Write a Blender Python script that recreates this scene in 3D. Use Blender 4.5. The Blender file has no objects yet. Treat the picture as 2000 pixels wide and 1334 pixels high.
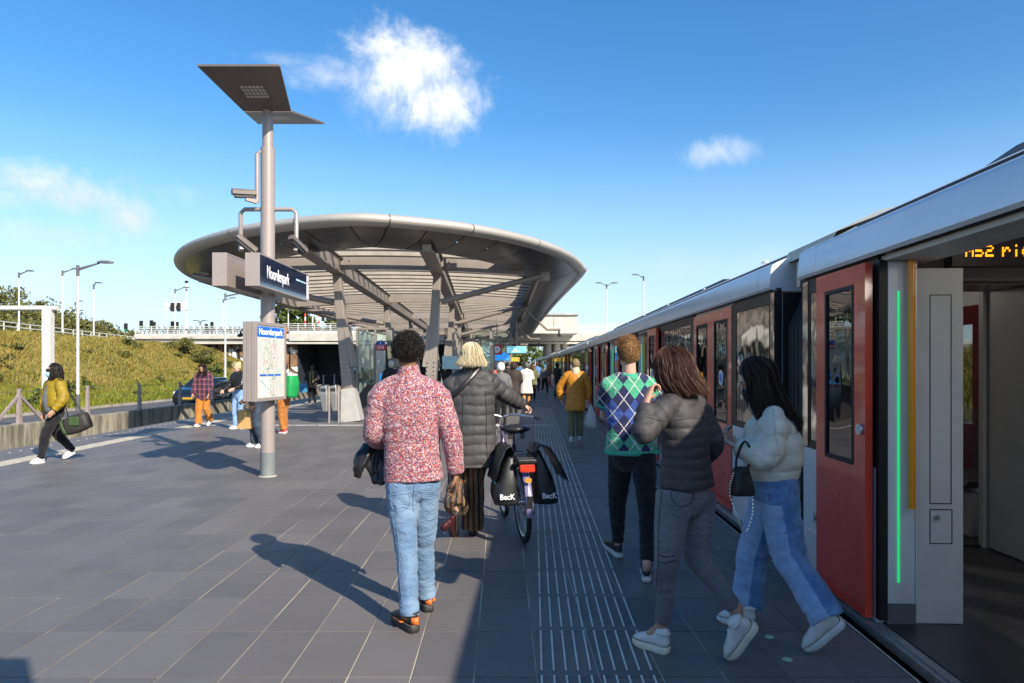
import bpy, bmesh, math, random
import numpy as np
from mathutils import Vector, Matrix

# ------------------------------------------------------------------ camera, sky, sun, exposure
scene = bpy.context.scene
COL = scene.collection
F, EYE = 1377.0, 1.55                      # focal length in photo pixels, eye height in metres
cam_d = bpy.data.cameras.new('camera'); cam = bpy.data.objects.new('camera', cam_d); COL.objects.link(cam)
cam.location = (0, 0, EYE); cam.rotation_euler = (math.radians(90), 0, 0)
cam_d.sensor_width = 36.0; cam_d.lens = 36.0*F/2000.0; cam_d.shift_y = 0.024
cam_d.clip_start = 0.05; cam_d.clip_end = 3000
scene.camera = cam
SUN_EL, SUN_AZ = math.radians(32.5), math.radians(142)      # azimuth clockwise from +Y
sun_d = bpy.data.lights.new('sun', 'SUN'); sun_d.energy = 2.7; sun_d.angle = math.radians(0.55); sun_d.color = (1.0, 0.90, 0.75)
sun = bpy.data.objects.new('sun', sun_d); COL.objects.link(sun)
tosun = Vector((math.cos(SUN_EL)*math.sin(SUN_AZ), math.cos(SUN_EL)*math.cos(SUN_AZ), math.sin(SUN_EL)))
sun.rotation_euler = tosun.to_track_quat('Z', 'Y').to_euler(); sun.location = (20, -30, 30)
scene.view_settings.view_transform = 'Standard'; scene.view_settings.look = 'None'
scene.view_settings.exposure = 1.5; scene.view_settings.gamma = 1.0
scene.render.engine = 'CYCLES'
scene.cycles.max_bounces = 8; scene.cycles.transparent_max_bounces = 12

class NT:
    """small node-tree writer"""
    def __init__(s, tree): s.t = tree
    def n(s, typ, ins=None, **props):
        nd = s.t.nodes.new(typ)
        for k, v in props.items(): setattr(nd, k, v)
        for k, v in (ins or {}).items(): s.put(nd.inputs[k], v)
        return nd
    def put(s, sock, v):
        if hasattr(v, 'is_output'): s.t.links.new(v, sock)
        else:
            if isinstance(v, (tuple, list)) and len(v) == 3 and sock.type == 'RGBA': v = (*v, 1)
            sock.default_value = v
    def m(s, op, a, b=0.0, c=0.0, clamp=False):
        nd = s.n('ShaderNodeMath', {0: a, 1: b, 2: c}, operation=op); nd.use_clamp = clamp
        return nd.outputs[0]
    def v(s, op, a, b=(0, 0, 0)):
        nd = s.n('ShaderNodeVectorMath', {0: a, 1: b}, operation=op)
        return nd.outputs['Value'] if op in ('DOT_PRODUCT', 'LENGTH', 'DISTANCE') else nd.outputs[0]
    def mix(s, f, a, b, mode='MIX'):
        nd = s.n('ShaderNodeMix', data_type='RGBA', blend_type=mode)
        s.put(nd.inputs[0], f); s.put(nd.inputs[6], a); s.put(nd.inputs[7], b)
        return nd.outputs[2]
    def ramp(s, f, stops, interp='LINEAR'):
        nd = s.n('ShaderNodeValToRGB', {0: f}); cr = nd.color_ramp; cr.interpolation = interp
        while len(cr.elements) < len(stops): cr.elements.new(0.5)
        for e, (p, c) in zip(cr.elements, stops):
            e.position = p; e.color = (*c, 1) if isinstance(c, (tuple, list)) else (c, c, c, 1)
        return nd.outputs[0]
    def ss(s, x, lo, hi):
        nd = s.n('ShaderNodeMapRange', {0: x, 1: lo, 2: hi, 3: 0.0, 4: 1.0}, interpolation_type='SMOOTHSTEP')
        return nd.outputs[0]
    def noise(s, vec, scale, detail=4.0, rough=0.55, dist=0.0):
        return s.n('ShaderNodeTexNoise', {'Vector': vec, 'Scale': scale, 'Detail': detail, 'Roughness': rough, 'Distortion': dist}).outputs[0]
    def sep(s, vec):
        nd = s.n('ShaderNodeSeparateXYZ', {0: vec}); return nd.outputs
    def comb(s, x, y, z): return s.n('ShaderNodeCombineXYZ', {0: x, 1: y, 2: z}).outputs[0]
    def scalev(s, vec, sc): return s.n('ShaderNodeMapping', {'Vector': vec, 'Scale': sc}).outputs[0]

# ---- world: Nishita sky with scattered cumulus
world = bpy.data.worlds.new('World'); scene.world = world; world.use_nodes = True
wt = NT(world.node_tree); world.node_tree.nodes.clear()
sky = wt.n('ShaderNodeTexSky', sky_type='NISHITA'); sky.sun_disc = False
sky.sun_elevation = SUN_EL; sky.sun_rotation = SUN_AZ; sky.altitude = 0; sky.air_density = 1.0; sky.dust_density = 0.6; sky.ozone_density = 2.2
gen = wt.n('ShaderNodeTexCoord').outputs['Generated']
skyc = wt.n('ShaderNodeHueSaturation', {'Color': sky.outputs[0], 'Saturation': 1.34, 'Value': 0.72}).outputs[0]
def pdir(px, py): return Vector(((px-1000)/F, 1, (715-py)/F)).normalized()
cov = None
big = wt.noise(gen, 6.5, 8.0, 0.66, 0.5); fine = wt.noise(gen, 26.0, 6.0, 0.66, 0.5)
nsum = wt.m('ADD', wt.m('MULTIPLY', wt.m('SUBTRACT', big, 0.5), 2.3), wt.m('MULTIPLY', wt.m('SUBTRACT', fine, 0.5), 0.95))
# (centre, half-width px, half-height px, density)
for px, py, sx, sy, dn in ((800, 140, 135, 90, .95), (850, 205, 125, 80, .95), (755, 92, 65, 42, .85), (650, 150, 140, 44, .55), (770, 175, 170, 95, .4),
                           (150, 385, 200, 55, .78), (255, 425, 95, 58, .85), (60, 355, 120, 46, .75), (1385, 302, 85, 32, .42),
                           (130, 460, 170, 44, .4), (560, 118, 90, 24, .3), (370, 380, 40, 28, .25), (90, 530, 300, 52, .25),
                           (1330, 520, 330, 42, .12), (-700, 200, 260, 90, .8), (2700, 150, 260, 90, .8), (3200, 430, 300, 70, .7)):
    c = pdir(px, py); r = Vector((0, 0, 1)).cross(c).normalized()*-1; u = r.cross(c)*1
    a = wt.m('MULTIPLY', wt.v('DOT_PRODUCT', gen, tuple(r)), F/sx); b = wt.m('MULTIPLY', wt.v('DOT_PRODUCT', gen, tuple(u)), F/sy)
    e = wt.m('SQRT', wt.m('ADD', wt.m('MULTIPLY', a, a), wt.m('MULTIPLY', b, b)))
    front = wt.m('GREATER_THAN', wt.v('DOT_PRODUCT', gen, tuple(c)), 0.2)
    d = wt.m('ADD', wt.m('SUBTRACT', 0.86, e), wt.m('MULTIPLY', nsum, 0.95))
    d = wt.m('MULTIPLY', wt.m('MULTIPLY', wt.ss(d, -0.12, 0.95), dn), front)
    cov = d if cov is None else wt.m('MAXIMUM', cov, d)
shade = wt.ss(wt.m('ADD', wt.sep(gen)[2], wt.m('MULTIPLY', wt.m('SUBTRACT', big, .5), .5)), 0.0, 0.42)
ccol = wt.mix(wt.m('MULTIPLY', shade, wt.ss(nsum, -.7, .35)), (2.7, 2.95, 3.4), (4.9, 4.8, 4.6))
haze_f = wt.m('MULTIPLY', wt.m('SUBTRACT', 1.0, wt.ss(wt.sep(gen)[2], -0.02, 0.34)), 0.8)
skyh = wt.mix(haze_f, skyc, (2.4, 3.1, 4.0))
bg = wt.n('ShaderNodeBackground', {'Color': wt.mix(cov, skyh, ccol), 'Strength': 0.1})
wt.t.links.new(bg.outputs[0], wt.n('ShaderNodeOutputWorld').inputs[0])

# ------------------------------------------------------------------ helpers
R = random.Random(7); RNG = np.random.default_rng(11)
def P(px, py, Y): return Vector(((px-1000)/F*Y, Y, EYE+(715-py)/F*Y))
def G(px, py, z=0.0): return P(px, py, F*(EYE-z)/(py-715))
def tag(o, label=None, cat=None, group=None, kind=None):
    for k, v in (('label', label), ('category', cat), ('group', group), ('kind', kind)):
        if v: o[k] = v
    return o
def empty(name, loc=(0, 0, 0), rz=0.0, label=None, cat=None, group=None, parent=None):
    o = bpy.data.objects.new(name, None); COL.objects.link(o); o.location = loc; o.rotation_euler = (0, 0, rz); o.empty_display_size = .1
    if parent: o.parent = parent
    return tag(o, label, cat, group)
def worldloc(o):
    v = Vector((0, 0, 0))
    while o: v += o.location; o = o.parent
    return v
def link_mesh(name, me, mats, parent=None, smooth=False):
    o = bpy.data.objects.new(name, me); COL.objects.link(o)
    for m in (mats if isinstance(mats, (list, tuple)) else [mats]):
        me.materials.append(m)
    if smooth: me.polygons.foreach_set('use_smooth', [True]*len(me.polygons))
    if parent: o.parent = parent
    return o
def copy_tree(o, parent=None):
    c = o.copy(); COL.objects.link(c)
    if parent: c.parent = parent
    for ch in list(o.children): copy_tree(ch, c)
    return c
def catmull(pts, sub):
    pts = [np.array(p, float) for p in pts]
    if len(pts) < 3 or sub < 2:
        return pts
    out = []; n = len(pts)
    for i in range(n-1):
        p0 = pts[max(i-1, 0)]; p1 = pts[i]; p2 = pts[i+1]; p3 = pts[min(i+2, n-1)]
        if i == 0: p0 = 2*p1-p2
        if i == n-2: p3 = 2*p2-p1
        for k in range(sub):
            t = k/sub
            out.append(.5*((2*p1)+(p2-p0)*t+(2*p0-5*p1+4*p2-p3)*t*t+(3*p1-p0-3*p2+p3)*t**3))
    out.append(pts[-1]); return out
class MB:
    """collects shapes; build() links them as ONE mesh object"""
    def __init__(s): s.v = []; s.f = []; s.mi = []; s.cur = 0
    def add(s, vs, fs):
        b = len(s.v); s.v += [tuple(v) for v in vs]; s.f += [tuple(i+b for i in f) for f in fs]; s.mi += [s.cur]*len(fs); return s
    def mat(s, i): s.cur = i; return s
    def box(s, c, size, rz=0.0, rot=None):
        c = Vector(c); h = Vector(size)/2; m = rot if rot else Matrix.Rotation(rz, 3, 'Z')
        vs = [c+m @ Vector((x*h.x, y*h.y, z*h.z)) for z in (-1, 1) for y in (-1, 1) for x in (-1, 1)]
        return s.add(vs, [(0, 2, 3, 1), (4, 5, 7, 6), (0, 1, 5, 4), (2, 6, 7, 3), (0, 4, 6, 2), (1, 3, 7, 5)])
    def b2(s, a, b): return s.box([(a[i]+b[i])/2 for i in range(3)], [abs(b[i]-a[i]) for i in range(3)])
    def beam(s, p0, p1, w, h, up=(0, 0, 1), w1=None, h1=None):
        p0 = Vector(p0); p1 = Vector(p1); t = (p1-p0).normalized(); sd = t.cross(Vector(up)).normalized(); u = sd.cross(t)
        w1 = w if w1 is None else w1; h1 = h if h1 is None else h1; vs = []
        for p, ww, hh in ((p0, w, h), (p1, w1, h1)):
            vs += [p+sd*ww/2*a+u*hh/2*b for a, b in ((-1, -1), (1, -1), (1, 1), (-1, 1))]
        return s.add(vs, [(3, 2, 1, 0), (4, 5, 6, 7), (0, 1, 5, 4), (1, 2, 6, 5), (2, 3, 7, 6), (3, 0, 4, 7)])
    def tube(s, pts, r, seg=10, sub=1, ref=None, cap=True, closed=False):
        # pts: centre line; r: radius or list
        v, f = tube_mesh(pts, r, seg, ref, sub, cap, False); return s.add(v, f)
    def lathe(s, prof, c, seg=16):
        c = Vector(c); vs = []; n = len(prof)
        for k in range(seg):
            a = 2*math.pi*k/seg
            vs += [c+Vector((r*math.cos(a), r*math.sin(a), z)) for r, z in prof]
        fs = [(k*n+i, ((k+1) % seg)*n+i, ((k+1) % seg)*n+i+1, k*n+i+1) for k in range(seg) for i in range(n-1)]
        fs.append(tuple(k*n+n-1 for k in range(seg))); fs.append(tuple(k*n for k in reversed(range(seg))))
        return s.add(vs, fs)
    def prism(s, poly, vec):
        n = len(poly); vec = Vector(vec); vs = [Vector(p) for p in poly]+[Vector(p)+vec for p in poly]
        return s.add(vs, [tuple(reversed(range(n))), tuple(range(n, 2*n))]+[(i, (i+1) % n, (i+1) % n+n, i+n) for i in range(n)])
    def loft(s, rings, close=True, cap=True):
        n = len(rings[0]); vs = [p for r in rings for p in r]; fs = []
        for i in range(len(rings)-1):
            for k in range(n if close else n-1):
                k2 = (k+1) % n; fs.append((i*n+k, i*n+k2, (i+1)*n+k2, (i+1)*n+k))
        if cap and close:
            fs.append(tuple(reversed(range(n)))); fs.append(tuple(range((len(rings)-1)*n, len(rings)*n)))
        return s.add(vs, fs)
    def build(s, name, mats, parent=None, smooth=False, bevel=0, origin=None, fix=True):
        v = np.array(s.v, float).reshape(-1, 3)
        if parent is not None: org = np.array(worldloc(parent))
        elif origin is not None: org = np.array(origin, float)
        else: org = np.array([(v[:, 0].min()+v[:, 0].max())/2, (v[:, 1].min()+v[:, 1].max())/2, v[:, 2].min()])
        me = bpy.data.meshes.new(name); me.from_pydata((v-org).tolist(), [], s.f)
        if fix and len(s.f) < 6000:
            bm = bmesh.new(); bm.from_mesh(me); bmesh.ops.recalc_face_normals(bm, faces=bm.faces); bm.to_mesh(me); bm.free()
        o = link_mesh(name, me, mats, parent, False)
        if len(me.materials) > 1: me.polygons.foreach_set('material_index', s.mi)
        if smooth: me.polygons.foreach_set('use_smooth', [True]*len(me.polygons))
        if smooth == 'auto':
            me.set_sharp_from_angle(angle=math.radians(38))
        if parent is None: o.location = org
        if bevel:
            b = o.modifiers.new('bevel', 'BEVEL'); b.width = bevel; b.segments = 2; b.limit_method = 'ANGLE'; b.angle_limit = math.radians(40)
            b.harden_normals = False
        return o
def tube_mesh(pts, rad, seg=12, ref=None, sub=1, cap=True, round_cap=True, pw=2.0):
    n = len(pts); rr = [(r, r) if np.isscalar(r) else r for r in ([rad]*n if np.isscalar(rad) else rad)]
    rr = [(*r, pw) if len(r) == 2 else r for r in rr]
    q = catmull([np.concatenate([np.array(p, float), np.array(r, float)]) for p, r in zip(pts, rr)], sub)
    q = np.array(q); c = q[:, :3]; ra = q[:, 3]; rb = q[:, 4]; ex = q[:, 5]; m = len(c)
    t = np.zeros_like(c); t[1:-1] = c[2:]-c[:-2]; t[0] = c[1]-c[0]; t[-1] = c[-1]-c[-2]
    t /= np.maximum(np.linalg.norm(t, axis=1, keepdims=True), 1e-9)
    a = np.array(ref, float) if ref is not None else (np.array([1., 0, 0]) if abs(t[0][0]) < .8 else np.array([0, 1., 0]))
    rings = []; ang = np.arange(seg)*2*np.pi/seg; prev = a
    for i in range(m):
        base = a if ref is not None else prev
        u = base-t[i]*np.dot(base, t[i]); nu = np.linalg.norm(u)
        u = u/nu if nu > 1e-6 else prev; w = np.cross(t[i], u); prev = u
        ca, sa = np.cos(ang), np.sin(ang); e = 2.0/ex[i]
        rings.append((c[i], u, w, ra[i], rb[i], np.sign(ca)*np.abs(ca)**e, np.sign(sa)*np.abs(sa)**e, t[i]))
    def ring(rg, k=1.0, off=0.0):
        cc, u, w, A, B, x, y, tt = rg
        return cc+tt*off+np.outer(x*A*k, u)+np.outer(y*B*k, w)
    vs = []
    if cap and round_cap:
        r0 = min(rings[0][3], rings[0][4])
        vs += [ring(rings[0], .45, -r0*.75), ring(rings[0], .82, -r0*.5)]
    vs += [ring(r) for r in rings]
    if cap and round_cap:
        r1 = min(rings[-1][3], rings[-1][4])
        vs += [ring(rings[-1], .82, r1*.5), ring(rings[-1], .45, r1*.75)]
    k = len(vs); V = np.concatenate(vs)
    fs = [(i*seg+j, i*seg+(j+1) % seg, (i+1)*seg+(j+1) % seg, (i+1)*seg+j) for i in range(k-1) for j in range(seg)]
    if cap: fs += [tuple(reversed(range(seg))), tuple(range((k-1)*seg, k*seg))]
    return V, fs
def ellipsoid(c, r, rot=None, seg=16, rings=10):
    vs = []; fs = []
    for i in range(1, rings):
        th = math.pi*i/rings
        for j in range(seg):
            ph = 2*math.pi*j/seg; vs.append((r[0]*math.sin(th)*math.cos(ph), r[1]*math.sin(th)*math.sin(ph), r[2]*math.cos(th)))
    vs = np.array(vs+[(0, 0, r[2]), (0, 0, -r[2])]); n = len(vs)
    for i in range(rings-2):
        for j in range(seg): fs.append((i*seg+j, (i+1)*seg+j, (i+1)*seg+(j+1) % seg, i*seg+(j+1) % seg))
    for j in range(seg):
        fs.append((n-2, j, (j+1) % seg)); fs.append((n-1, (rings-2)*seg+(j+1) % seg, (rings-2)*seg+j))
    if rot is not None: vs = vs @ np.array(rot).T
    return vs+np.array(c), fs
# --- evaluation scene for remesh and text
TMP = bpy.data.scenes.new('tmp_eval')
def evaluate(o):
    TMP.collection.objects.link(o); vl = TMP.view_layers[0]; vl.update(); dg = vl.depsgraph
    me = bpy.data.meshes.new_from_object(o.evaluated_get(dg)); TMP.collection.objects.unlink(o); return me
def remesh(parts, voxel, smooth=2):
    """voxel-union of closed shapes -> (verts, quads)"""
    vs = []; fs = []; b = 0
    for v, f in parts:
        vs.append(np.asarray(v, float)); fs += [tuple(i+b for i in q) for q in f]; b += len(v)
    me = bpy.data.meshes.new('t'); me.from_pydata(np.concatenate(vs).tolist(), [], fs)
    bm = bmesh.new(); bm.from_mesh(me); bmesh.ops.recalc_face_normals(bm, faces=bm.faces); bm.to_mesh(me); bm.free()
    o = bpy.data.objects.new('t', me); md = o.modifiers.new('r', 'REMESH'); md.mode = 'VOXEL'; md.voxel_size = voxel; md.adaptivity = 0
    out = evaluate(o); bpy.data.objects.remove(o); bpy.data.meshes.remove(me)
    n = len(out.vertices); V = np.empty(n*3); out.vertices.foreach_get('co', V); V = V.reshape(-1, 3)
    E = np.empty(len(out.edges)*2, dtype=np.int64); out.edges.foreach_get('vertices', E); E = E.reshape(-1, 2)
    Q = [tuple(p.vertices) for p in out.polygons]; bpy.data.meshes.remove(out)
    return smooth_v(V, E, smooth), Q, E
def smooth_v(V, E, it, lam=.55):
    n = len(V); deg = np.bincount(E.ravel(), minlength=n).astype(float)[:, None]; deg[deg == 0] = 1
    for _ in range(it):
        acc = np.zeros_like(V)
        for k in range(3):
            acc[:, k] = np.bincount(E[:, 0], weights=V[E[:, 1], k], minlength=n)+np.bincount(E[:, 1], weights=V[E[:, 0], k], minlength=n)
        V = V+(acc/deg-V)*lam
    return V
def normals_v(V, Q):
    q = np.array([(f+(f[-1],))[:4] for f in Q]); a = V[q[:, 2]]-V[q[:, 0]]; b = V[q[:, 3]]-V[q[:, 1]]
    tri = q[:, 3] == q[:, 2]
    if tri.any(): b[tri] = V[q[tri, 2]]-V[q[tri, 1]]; a[tri] = V[q[tri, 1]]-V[q[tri, 0]]
    fn = np.cross(a, b); N = np.zeros_like(V)
    for k in range(4):
        for c in range(3): N[:, c] += np.bincount(q[:, k], weights=fn[:, c], minlength=len(V))
    return N/np.maximum(np.linalg.norm(N, axis=1, keepdims=True), 1e-12)
def vnoise(p, seed=0):
    """vectorised value noise, -1..1"""
    p = np.asarray(p, float); i = np.floor(p).astype(np.int64); f = p-i; u = f*f*(3-2*f); r = 0
    for dx in (0, 1):
        for dy in (0, 1):
            for dz in (0, 1):
                h = (i[:, 0]+dx)*374761393+(i[:, 1]+dy)*668265263+(i[:, 2]+dz)*2147483647+seed*1274126177
                h = (h ^ (h >> 13))*1274126177 & 0x7fffffff; h = (h ^ (h >> 16)) & 0xffff
                w = (u[:, 0] if dx else 1-u[:, 0])*(u[:, 1] if dy else 1-u[:, 1])*(u[:, 2] if dz else 1-u[:, 2])
                r = r+w*(h/32767.5-1)
    return r
def text_mesh(txt, size, depth=0.0, sx=1.0, align='CENTER', bold=0.0):
    cu = bpy.data.curves.new('t', 'FONT'); cu.body = txt; cu.size = size; cu.align_x = align; cu.align_y = 'CENTER'; cu.extrude = depth; cu.offset = bold
    cu.resolution_u = 4
    o = bpy.data.objects.new('t', cu); me = evaluate(o); bpy.data.objects.remove(o)
    me.transform(Matrix.Diagonal((sx, 1, 1, 1))); return me
def put_text(name, txt, size, loc, xdir, updir, mat, parent, sx=1.0, depth=.001, bold=0.0, align='CENTER'):
    me = text_mesh(txt, size, depth, sx, align, bold); x = Vector(xdir).normalized(); u = Vector(updir).normalized(); z = x.cross(u)
    me.transform(Matrix((x, u, z)).transposed().to_4x4()); me.transform(Matrix.Translation(Vector(loc)-worldloc(parent)))
    me.materials.clear(); return link_mesh(name, me, mat, parent)

# ------------------------------------------------------------------ materials
MT = {}
def newmat(name):
    m = bpy.data.materials.new(name); m.use_nodes = True; t = NT(m.node_tree); m.node_tree.nodes.clear()
    out = t.n('ShaderNodeOutputMaterial'); b = t.n('ShaderNodeBsdfPrincipled'); t.t.links.new(b.outputs[0], out.inputs[0]); MT[name] = m
    return m, t, b
def M(name, col, rough=.55, metal=0.0, var=.12, vs=4.0, bump=0.0, bs=80.0, spec=.5, rvar=.1, coat=0.0, emit=None, es=1.0, trans=0.0, alpha=1.0, sss=0.0, island=0.0, sc=(1, 1, 1), ior=1.45):
    m, t, b = newmat(name); oc = t.n('ShaderNodeTexCoord').outputs['Object']
    if sc != (1, 1, 1): oc = t.scalev(oc, sc)
    c = Vector(col); n1 = t.noise(oc, vs, 6.0, .6); f = t.ss(n1, .3, .7)
    out = t.mix(f, tuple(c*(1-var)), tuple(min(1, x) for x in c*(1+var)))
    if island:
        rnd = t.m('FRACT', t.m('ADD', t.n('ShaderNodeNewGeometry').outputs['Random Per Island'], t.n('ShaderNodeObjectInfo').outputs['Random']))
        k = t.m('ADD', 1-island, t.m('MULTIPLY', rnd, 2*island)); out = t.v('SCALE', out); nd = out.node; t.put(nd.inputs['Scale'], k)
    t.put(b.inputs['Base Color'], out)
    t.put(b.inputs['Roughness'], t.m('ADD', rough-rvar/2, t.m('MULTIPLY', t.noise(oc, vs*2.7, 5.0), rvar), clamp=True))
    b.inputs['Metallic'].default_value = metal; b.inputs['Specular IOR Level'].default_value = spec; b.inputs['IOR'].default_value = ior
    if coat: b.inputs['Coat Weight'].default_value = coat; b.inputs['Coat Roughness'].default_value = .06
    if trans: b.inputs['Transmission Weight'].default_value = trans
    if alpha < 1: b.inputs['Alpha'].default_value = alpha
    if sss: b.inputs['Subsurface Weight'].default_value = sss; b.inputs['Subsurface Radius'].default_value = (.01, .004, .002)
    if emit: b.inputs['Emission Color'].default_value = (*emit, 1); b.inputs['Emission Strength'].default_value = es
    if bump:
        nb = t.noise(oc, bs, 5.0, .6); bp = t.n('ShaderNodeBump', {'Height': nb, 'Strength': 1.0, 'Distance': bump}); t.put(b.inputs['Normal'], bp.outputs[0])
    return m
def glassmat(name, tint=(.02, .022, .024), rough=.02, alpha=.85):
    """dark reflecting glazing: glossy coat over a see-through tinted sheet"""
    m = bpy.data.materials.new(name); m.use_nodes = True; t = NT(m.node_tree); m.node_tree.nodes.clear(); MT[name] = m
    out = t.n('ShaderNodeOutputMaterial'); oc = t.n('ShaderNodeTexCoord').outputs['Object']
    bp = t.n('ShaderNodeBump', {'Height': t.noise(oc, 1.6, 2.0), 'Strength': .25, 'Distance': .02}).outputs[0]
    gl = t.n('ShaderNodeBsdfGlossy', {'Color': (.9, .92, .94), 'Roughness': rough, 'Normal': bp})
    tr = t.n('ShaderNodeBsdfTransparent', {'Color': (*[min(1, c) for c in tint], 1)})
    fr = t.n('ShaderNodeFresnel', {'IOR': 1.5, 'Normal': bp})
    fac = t.m('ADD', t.m('MULTIPLY', fr.outputs[0], alpha), .1*alpha, clamp=True)
    mx = t.n('ShaderNodeMixShader', {0: fac, 1: tr.outputs[0], 2: gl.outputs[0]}); t.t.links.new(mx.outputs[0], out.inputs[0]); return m
# ------------------------------------------------------------------ setting
def Xw(Y): return 2.07+.036*Y-.0003*Y*Y          # side of the train along the gently curved platform
def XR(Y): return Xw(Y)-.19                      # right platform edge
def XL(Y): return -8.95-.035*Y+.0002*Y*Y         # left platform edge

# platform tiles -----------------------------------------------------------
m, t, b = newmat('slate_tile')
geo = t.n('ShaderNodeNewGeometry'); pos = geo.outputs['Position']
rnd = t.m('FRACT', t.m('ADD', t.m('MULTIPLY', geo.outputs['Random Per Island'], 7.13), t.m('MULTIPLY', t.n('ShaderNodeObjectInfo').outputs['Random'], 3.7)))
base = t.mix(t.ss(t.noise(pos, 1.1, 6.0, .65), .3, .72), (.100, .091, .088), (.150, .136, .129))
base = t.mix(t.m('ADD', .25, t.m('MULTIPLY', rnd, .5)), base, t.mix(rnd, (.086, .081, .082), (.162, .145, .136)))
speck = t.noise(pos, 160.0, 3.0, .7); base = t.mix(t.m('MULTIPLY', t.ss(speck, .35, .75), .35), base, (.23, .22, .21))
stain = t.ss(t.noise(pos, 2.6, 7.0, .7, .4), .66, .8); base = t.mix(t.m('MULTIPLY', stain, .22), base, (.2, .195, .19))
spots = t.n('ShaderNodeTexVoronoi', {'Vector': pos, 'Scale': 4.5}, feature='F1')
gum = t.m('MULTIPLY', t.m('LESS_THAN', spots.outputs['Distance'], .07), t.m('GREATER_THAN', t.sep(spots.outputs['Color'])[0], .72))
base = t.mix(t.m('MULTIPLY', gum, .45), base, (.22, .215, .21))
t.put(b.inputs['Base Color'], base)
t.put(b.inputs['Roughness'], t.m('ADD', .42, t.m('MULTIPLY', t.noise(pos, 5.0, 6.0, .65), .3)))
t.put(b.inputs['Normal'], t.n('ShaderNodeBump', {'Height': t.noise(pos, 220.0, 3.0), 'Strength': .6, 'Distance': .0012}).outputs[0])
m, t, b = newmat('grout')
pos = t.n('ShaderNodeNewGeometry').outputs['Position']
t.put(b.inputs['Base Color'], t.mix(t.ss(t.noise(pos, .9, 5.0, .6), .42, .6), (.56, .50, .38), (.27, .25, .22))); b.inputs['Roughness'].default_value = .9
M('concrete', (.33, .31, .27), .85, var=.22, vs=2.2, bump=.004, bs=40)
m, t, b = newmat('stained_concrete')
oc = t.n('ShaderNodeNewGeometry').outputs['Position']; z = t.sep(oc)[2]
drip = t.noise(t.scalev(oc, (3.2, 3.2, .45)), 1.4, 7.0, .65)
cc = t.mix(t.ss(drip, .36, .66), (.12, .11, .085), (.37, .34, .26)); cc = t.mix(t.ss(t.noise(oc, 5, 6.0, .7), .5, .75), cc, (.2, .185, .13))
t.put(b.inputs['Base Color'], cc); b.inputs['Roughness'].default_value = .9
t.put(b.inputs['Normal'], t.n('ShaderNodeBump', {'Height': t.noise(oc, 30, 6.0), 'Strength': .8, 'Distance': .01}).outputs[0])
M('white_paint', (.60, .59, .56), .5, var=.06, vs=8)
M('white_mark', (.62, .61, .57), .6, var=.18, vs=9, bump=.001)
M('beige_mark', (.50, .46, .38), .7, var=.2, vs=9)
M('dark_dirt', (.045, .042, .04), .9, var=.4, vs=3, bump=.01, bs=20)
M('asphalt', (.10, .10, .105), .85, var=.2, vs=1.3, bump=.004, bs=60)
M('rail_steel', (.25, .22, .2), .35, 1.0)
M('ballast', (.10, .092, .085), .95, var=.5, vs=14, bump=.05, bs=12)
M('earth', (.12, .125, .05), .95, var=.4, vs=.6, bump=.03, bs=4)

ground = MB(); ground.add([(-900, -400, -1.6), (900, -400, -1.6), (900, 1600, -1.6), (-900, 1600, -1.6)], [(0, 1, 2, 3)])
tag(ground.build('ground', MT['earth']), kind='structure')
# platform slab
YS = [-16, -8, 0, 8, 16, 24, 32, 42, 54, 66, 80, 100, 125]
mb = MB(); rings = []
for y in YS:
    a, c = XL(y), XR(y); rings.append([(a, y, -.005), (c, y, -.005), (c, y, -.16), (c-.12, y, -.2), (c-.12, y, -1.6), (a+.12, y, -1.6), (a+.12, y, -.2), (a, y, -.16)])
mb.loft(rings)
platform = tag(mb.build('platform', MT['grout'], fix=True), kind='structure')
mb = MB()
for i in range(len(YS)-1):                       # paving beyond the built tiles: too far to tell the tiles apart, and behind the lens
    y0, y1 = YS[i], YS[i+1]
    if y1 <= 0 or y0 >= 32: mb.add([(XL(y0), y0, .0), (XR(y0), y0, .0), (XR(y1), y1, .0), (XL(y1), y1, .0)], [(0, 1, 2, 3)])
mb.build('far_paving', MT['slate_tile'], platform)
def clip(poly, ax, ay, bx, by):
    """keep the side left of a->b"""
    out = []
    for i in range(len(poly)):
        p, q = poly[i], poly[(i+1) % len(poly)]
        dp = (bx-ax)*(p[1]-ay)-(by-ay)*(p[0]-ax); dq = (bx-ax)*(q[1]-ay)-(by-ay)*(q[0]-ax)
        if dp >= 0: out.append(p)
        if (dp >= 0) != (dq >= 0):
            k = dp/(dp-dq); out.append((p[0]+(q[0]-p[0])*k, p[1]+(q[1]-p[1])*k))
    return out
TW, TL, SK = .3139, .6, -.0131
cells = []
for r in range(-6, 48):
    y0 = 3.514+r*TL; y1 = y0+TL
    if y1 > 32.05 or y0 < 0: continue
    for k in range(-26, 18):
        g = .0047; s0 = -2.387+k*TW; jx = R.uniform(-.001, .001)
        q = [(s0+g+jx, y0+g), (s0+TW-g+jx, y0+g), (s0+TW-g+jx, y1-g), (s0+g+jx, y1-g)]
        q = [(x+SK*(y-3.514), y) for x, y in q]; full = len(q)
        q2 = clip(q, XR(y0), y0, XR(y1), y1); q2 = clip(q2, XL(y1), y1, XL(y0), y0) if q2 else q2
        if len(q2) < 3: continue
        cells.append((q2, q2 == q, y0, s0))
def seen(c):
    (q, fl, y0, s0) = c; cx = sum(p[0] for p in q)/len(q); cy = sum(p[1] for p in q)/len(q)
    return cy > 3.2 and abs(cx/cy) < .76
cells.sort(key=lambda c: (not seen(c), c[2] if seen(c) else 99))
def slab(mb, q, dz): mb.add([(x, y, dz) for x, y in q]+[(x, y, -.012) for x, y in q], [tuple(range(len(q)))]+[(i, i+len(q), (i+1) % len(q)+len(q), (i+1) % len(q)) for i in range(len(q))])
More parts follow.
